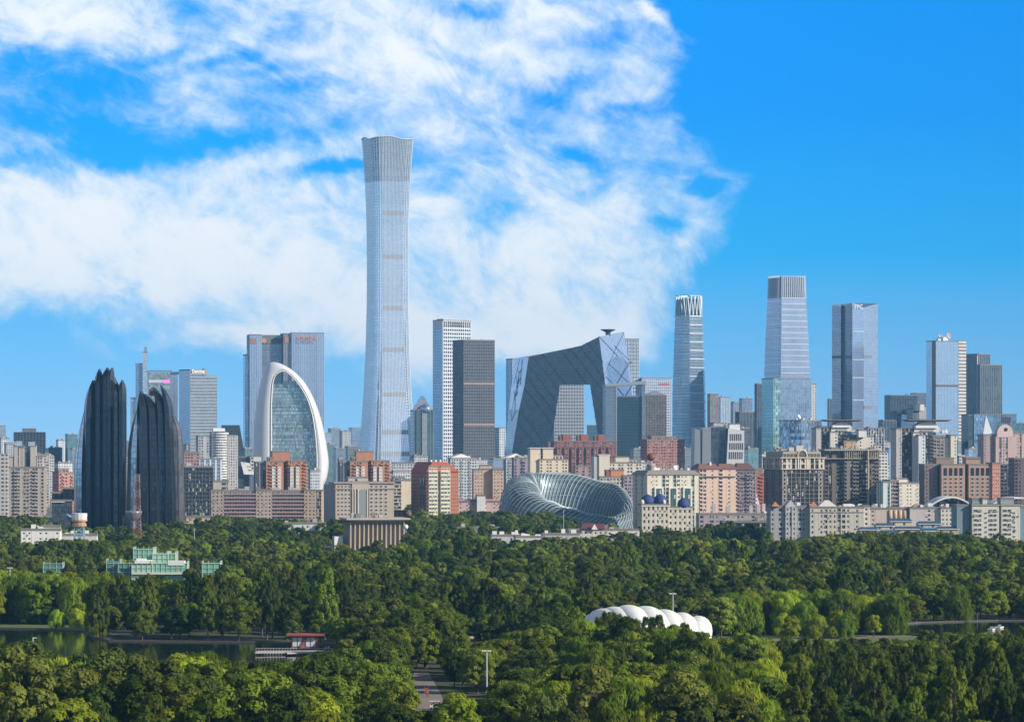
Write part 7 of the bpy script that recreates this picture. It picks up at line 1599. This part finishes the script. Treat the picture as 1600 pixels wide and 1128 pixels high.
# ------------------------------------------------------------------ people on the plaza
def person(label, px, D, rz, top, trousers, skin=(.42, .26, .18), stride=.25, h=1.72, carry=None):
    s_ = h/1.72; t = thing("person", label, "person", (at(px, D), D, .011), rz)
    V_ = [(0, 0, .92), (0, .01, 1.12), (0, 0, 1.38), (0, 0, 1.47), (0, -.01, 1.53), (0, -.02, 1.62), (0, -.01, 1.70),
          (.10, 0, .88), (.11, -stride*.45, .48), (.11, -stride*.7, .08), (.11, -stride*.7-.16, .03), (-.10, 0, .88), (-.11, stride*.35, .48), (-.11, stride*.9, .10), (-.11, stride*.9-.14, .04),
          (.19, 0, 1.36), (.25, .06, 1.10), (.26, -.02, .86), (.265, -.05, .76), (-.19, 0, 1.36), (-.25, -.05, 1.10), (-.26, -.14, .88), (-.265, -.18, .80), (.28, -.09, .70), (.25, -.09, .71), (-.28, -.22, .74), (-.25, -.22, .75)]
    E = [(0, 1), (1, 2), (2, 3), (3, 4), (4, 5), (5, 6), (0, 7), (7, 8), (8, 9), (9, 10), (0, 11), (11, 12), (12, 13), (13, 14), (2, 15), (15, 16), (16, 17), (17, 18), (2, 19), (19, 20), (20, 21), (21, 22), (18, 23), (18, 24), (22, 25), (22, 26)]
    Rr = [.15, .14, .16, .07, .06, .10, .07, .10, .065, .045, .04, .10, .065, .045, .04, .075, .05, .038, .035, .075, .05, .038, .035, .012, .012, .012, .012]
    me = bpy.data.meshes.new("body"); me.from_pydata([(x*s_, y*s_, z*s_) for x, y, z in V_], E, []); o = bpy.data.objects.new("body", me); col.objects.link(o); o.parent = t
    md = o.modifiers.new("skin", 'SKIN'); sk = me.skin_vertices[0].data
    for i, r in enumerate(Rr): sk[i].radius = (r*s_, r*s_*(.75 if i in (0, 1, 2) else 1)); sk[i].use_root = i == 0
    sub = o.modifiers.new("smooth", 'SUBSURF'); sub.levels = 1; sub.render_levels = 1
    m, b = newmat("clothing"); gz = b.sep(b.n('ShaderNodeTexCoord').outputs['Object'])[2]
    c = b.mix(b.m('GREATER_THAN', gz, .93*s_), trousers, top); c = b.mix(b.m('GREATER_THAN', gz, 1.45*s_), c, skin); c = b.mix(b.m('LESS_THAN', gz, .07*s_), c, (.05, .05, .05)); b.put(b.p.inputs['Base Color'], c); b.p.inputs['Roughness'].default_value = .8; me.materials.append(m)
    g = MB(); g.lathe([(.085*s_, 1.60*s_), (.108*s_, 1.66*s_), (.085*s_, 1.735*s_), (.01, 1.76*s_)], 10, (0, .015)); g.build('hair', paint((.02, .015, .012)), t, smooth=True)
person("person in dark clothes walking on the plaza, one of a pair", 646.5, gy(1094), .3, (.02, .02, .025), (.02, .02, .03)); person("person in dark grey jacket walking beside the first on the plaza", 651.5, gy(1093), -.2, (.05, .05, .06), (.015, .015, .02), stride=.3, h=1.66)
person("person in red top at the edge of the plaza", 668, gy(1089), 1.2, (.45, .04, .03), (.03, .03, .05)); person("person in pale shirt beside the red banner on the plaza", 665, gy(1086), 2.0, (.5, .48, .46), (.04, .05, .08), h=1.6)
person("person in black sitting low by the white cart on the plaza", 673.5, gy(1107), .6, (.03, .03, .05), (.02, .02, .02), h=1.35)
t = thing("banner", "red banner stand among people on the plaza", "banner", (at(666.5, gy(1087)), gy(1087), .011)); g = MB(); g.box(-.35, .35, 0, .05, .8, 2.1); g.build('cloth', paint((.5, .03, .02)), t); g = MB(); g.box(-.5, -.44, 0, .05, 0, 2.7); g.box(.44, .5, 0, .05, 0, 2.7); g.build('stand', STEEL, t)
t = thing("cart", "white vending cart beside the plaza edge", "cart", (at(679, gy(1108)), gy(1108), .011)); g = MB(); g.box(-1.2, 1.2, -.6, .6, .4, 1.2); g.build('body', WHITE, t); g = MB(); g.box(-1.4, 1.4, -.8, .8, 2.0, 2.1); g.build('awning', paint((.6, .62, .66)), t); g = MB(); g.tube([(-1.1, 0, 1.2), (-1.1, 0, 2)], .04); g.tube([(1.1, 0, 1.2), (1.1, 0, 2)], .04); g.build('post_frame', STEEL, t)
for x in (-.8, .8): g = MB(); g.lathe([(.01, -.05), (.3, -.05), (.3, .05), (.01, .05)], 12); o = g.build('wheel', DARKM, t); o.rotation_euler = (R(90), 0, 0); o.location = (x, -.62, .3)

# ------------------------------------------------------------------ woods
EXTRA = [(640, 900, 2620, 2900, 1.0), (0, 70, 2500, 2800, 1.05), (250, 330, 2450, 2650, .9), (330, 560, 2450, 2900, 1.0), (690, 800, 3050, 3280, .95), (1090, 1210, 2400, 2520, .95), (640, 780, 3100, 3300, .9), (1040, 1090, 2350, 2460, .9), (1200, 1360, 2300, 2420, 1.0), (1360, 1600, 2280, 2380, .9)]
def extra_rows():
    g = random.Random(5)
    for (a, c, d0, d1, s) in EXTRA:
        D = d0
        while D < d1:
            x = at(a, D)
            while x < at(c, D):
                X, Y = x+g.uniform(-4, 4), D+g.uniform(-5, 5); k = g.choice([i for i, p in enumerate(PROTO) if p[0] in ('elm', 'ash', 'elm')])
                sv = s*g.uniform(.75, 1.1); sv *= cap_scale(800+X/Y*F, Y, PROTO[k][3]*sv)
                if sv > .25 and not any(inside((X, Y), q) for q in CLEAR): TREES.append((X, Y, k, sv, g.uniform(0, 6.28), 800+X/Y*F, HY+EYE*F/Y))
                x += 9
            D += 16
extra_rows()
build_forest()
# ------------------------------------------------------------------ air
hz = MB(); hz.box(-7100, 7100, -1600, 15100, -1, 548); hz.f[0:0] = []
hb = hz.build("haze", bpy.data.materials.new("haze"))
import bmesh
bm = bmesh.new(); bm.from_mesh(hb.data); bmesh.ops.remove_doubles(bm, verts=bm.verts, dist=.01); bmesh.ops.delete(bm, geom=[], context='FACES')
bm.faces.new([v for v in sorted(bm.verts, key=lambda v: math.atan2(v.co.y-6750, v.co.x)) if v.co.z < 0][::-1]) if len(bm.faces) == 5 else None
bmesh.ops.recalc_face_normals(bm, faces=bm.faces); bm.to_mesh(hb.data); bm.free()
hb['kind'] = 'stuff'
m = hb.data.materials[0]; m.use_nodes = True; m.node_tree.nodes.clear()
pv = m.node_tree.nodes.new('ShaderNodeVolumePrincipled'); mo = m.node_tree.nodes.new('ShaderNodeOutputMaterial'); m.node_tree.links.new(pv.outputs[0], mo.inputs['Volume'])
pv.inputs['Color'].default_value = (.20, .54, .96, 1); pv.inputs['Density'].default_value = 3.3e-5; pv.inputs['Anisotropy'].default_value = 0.0
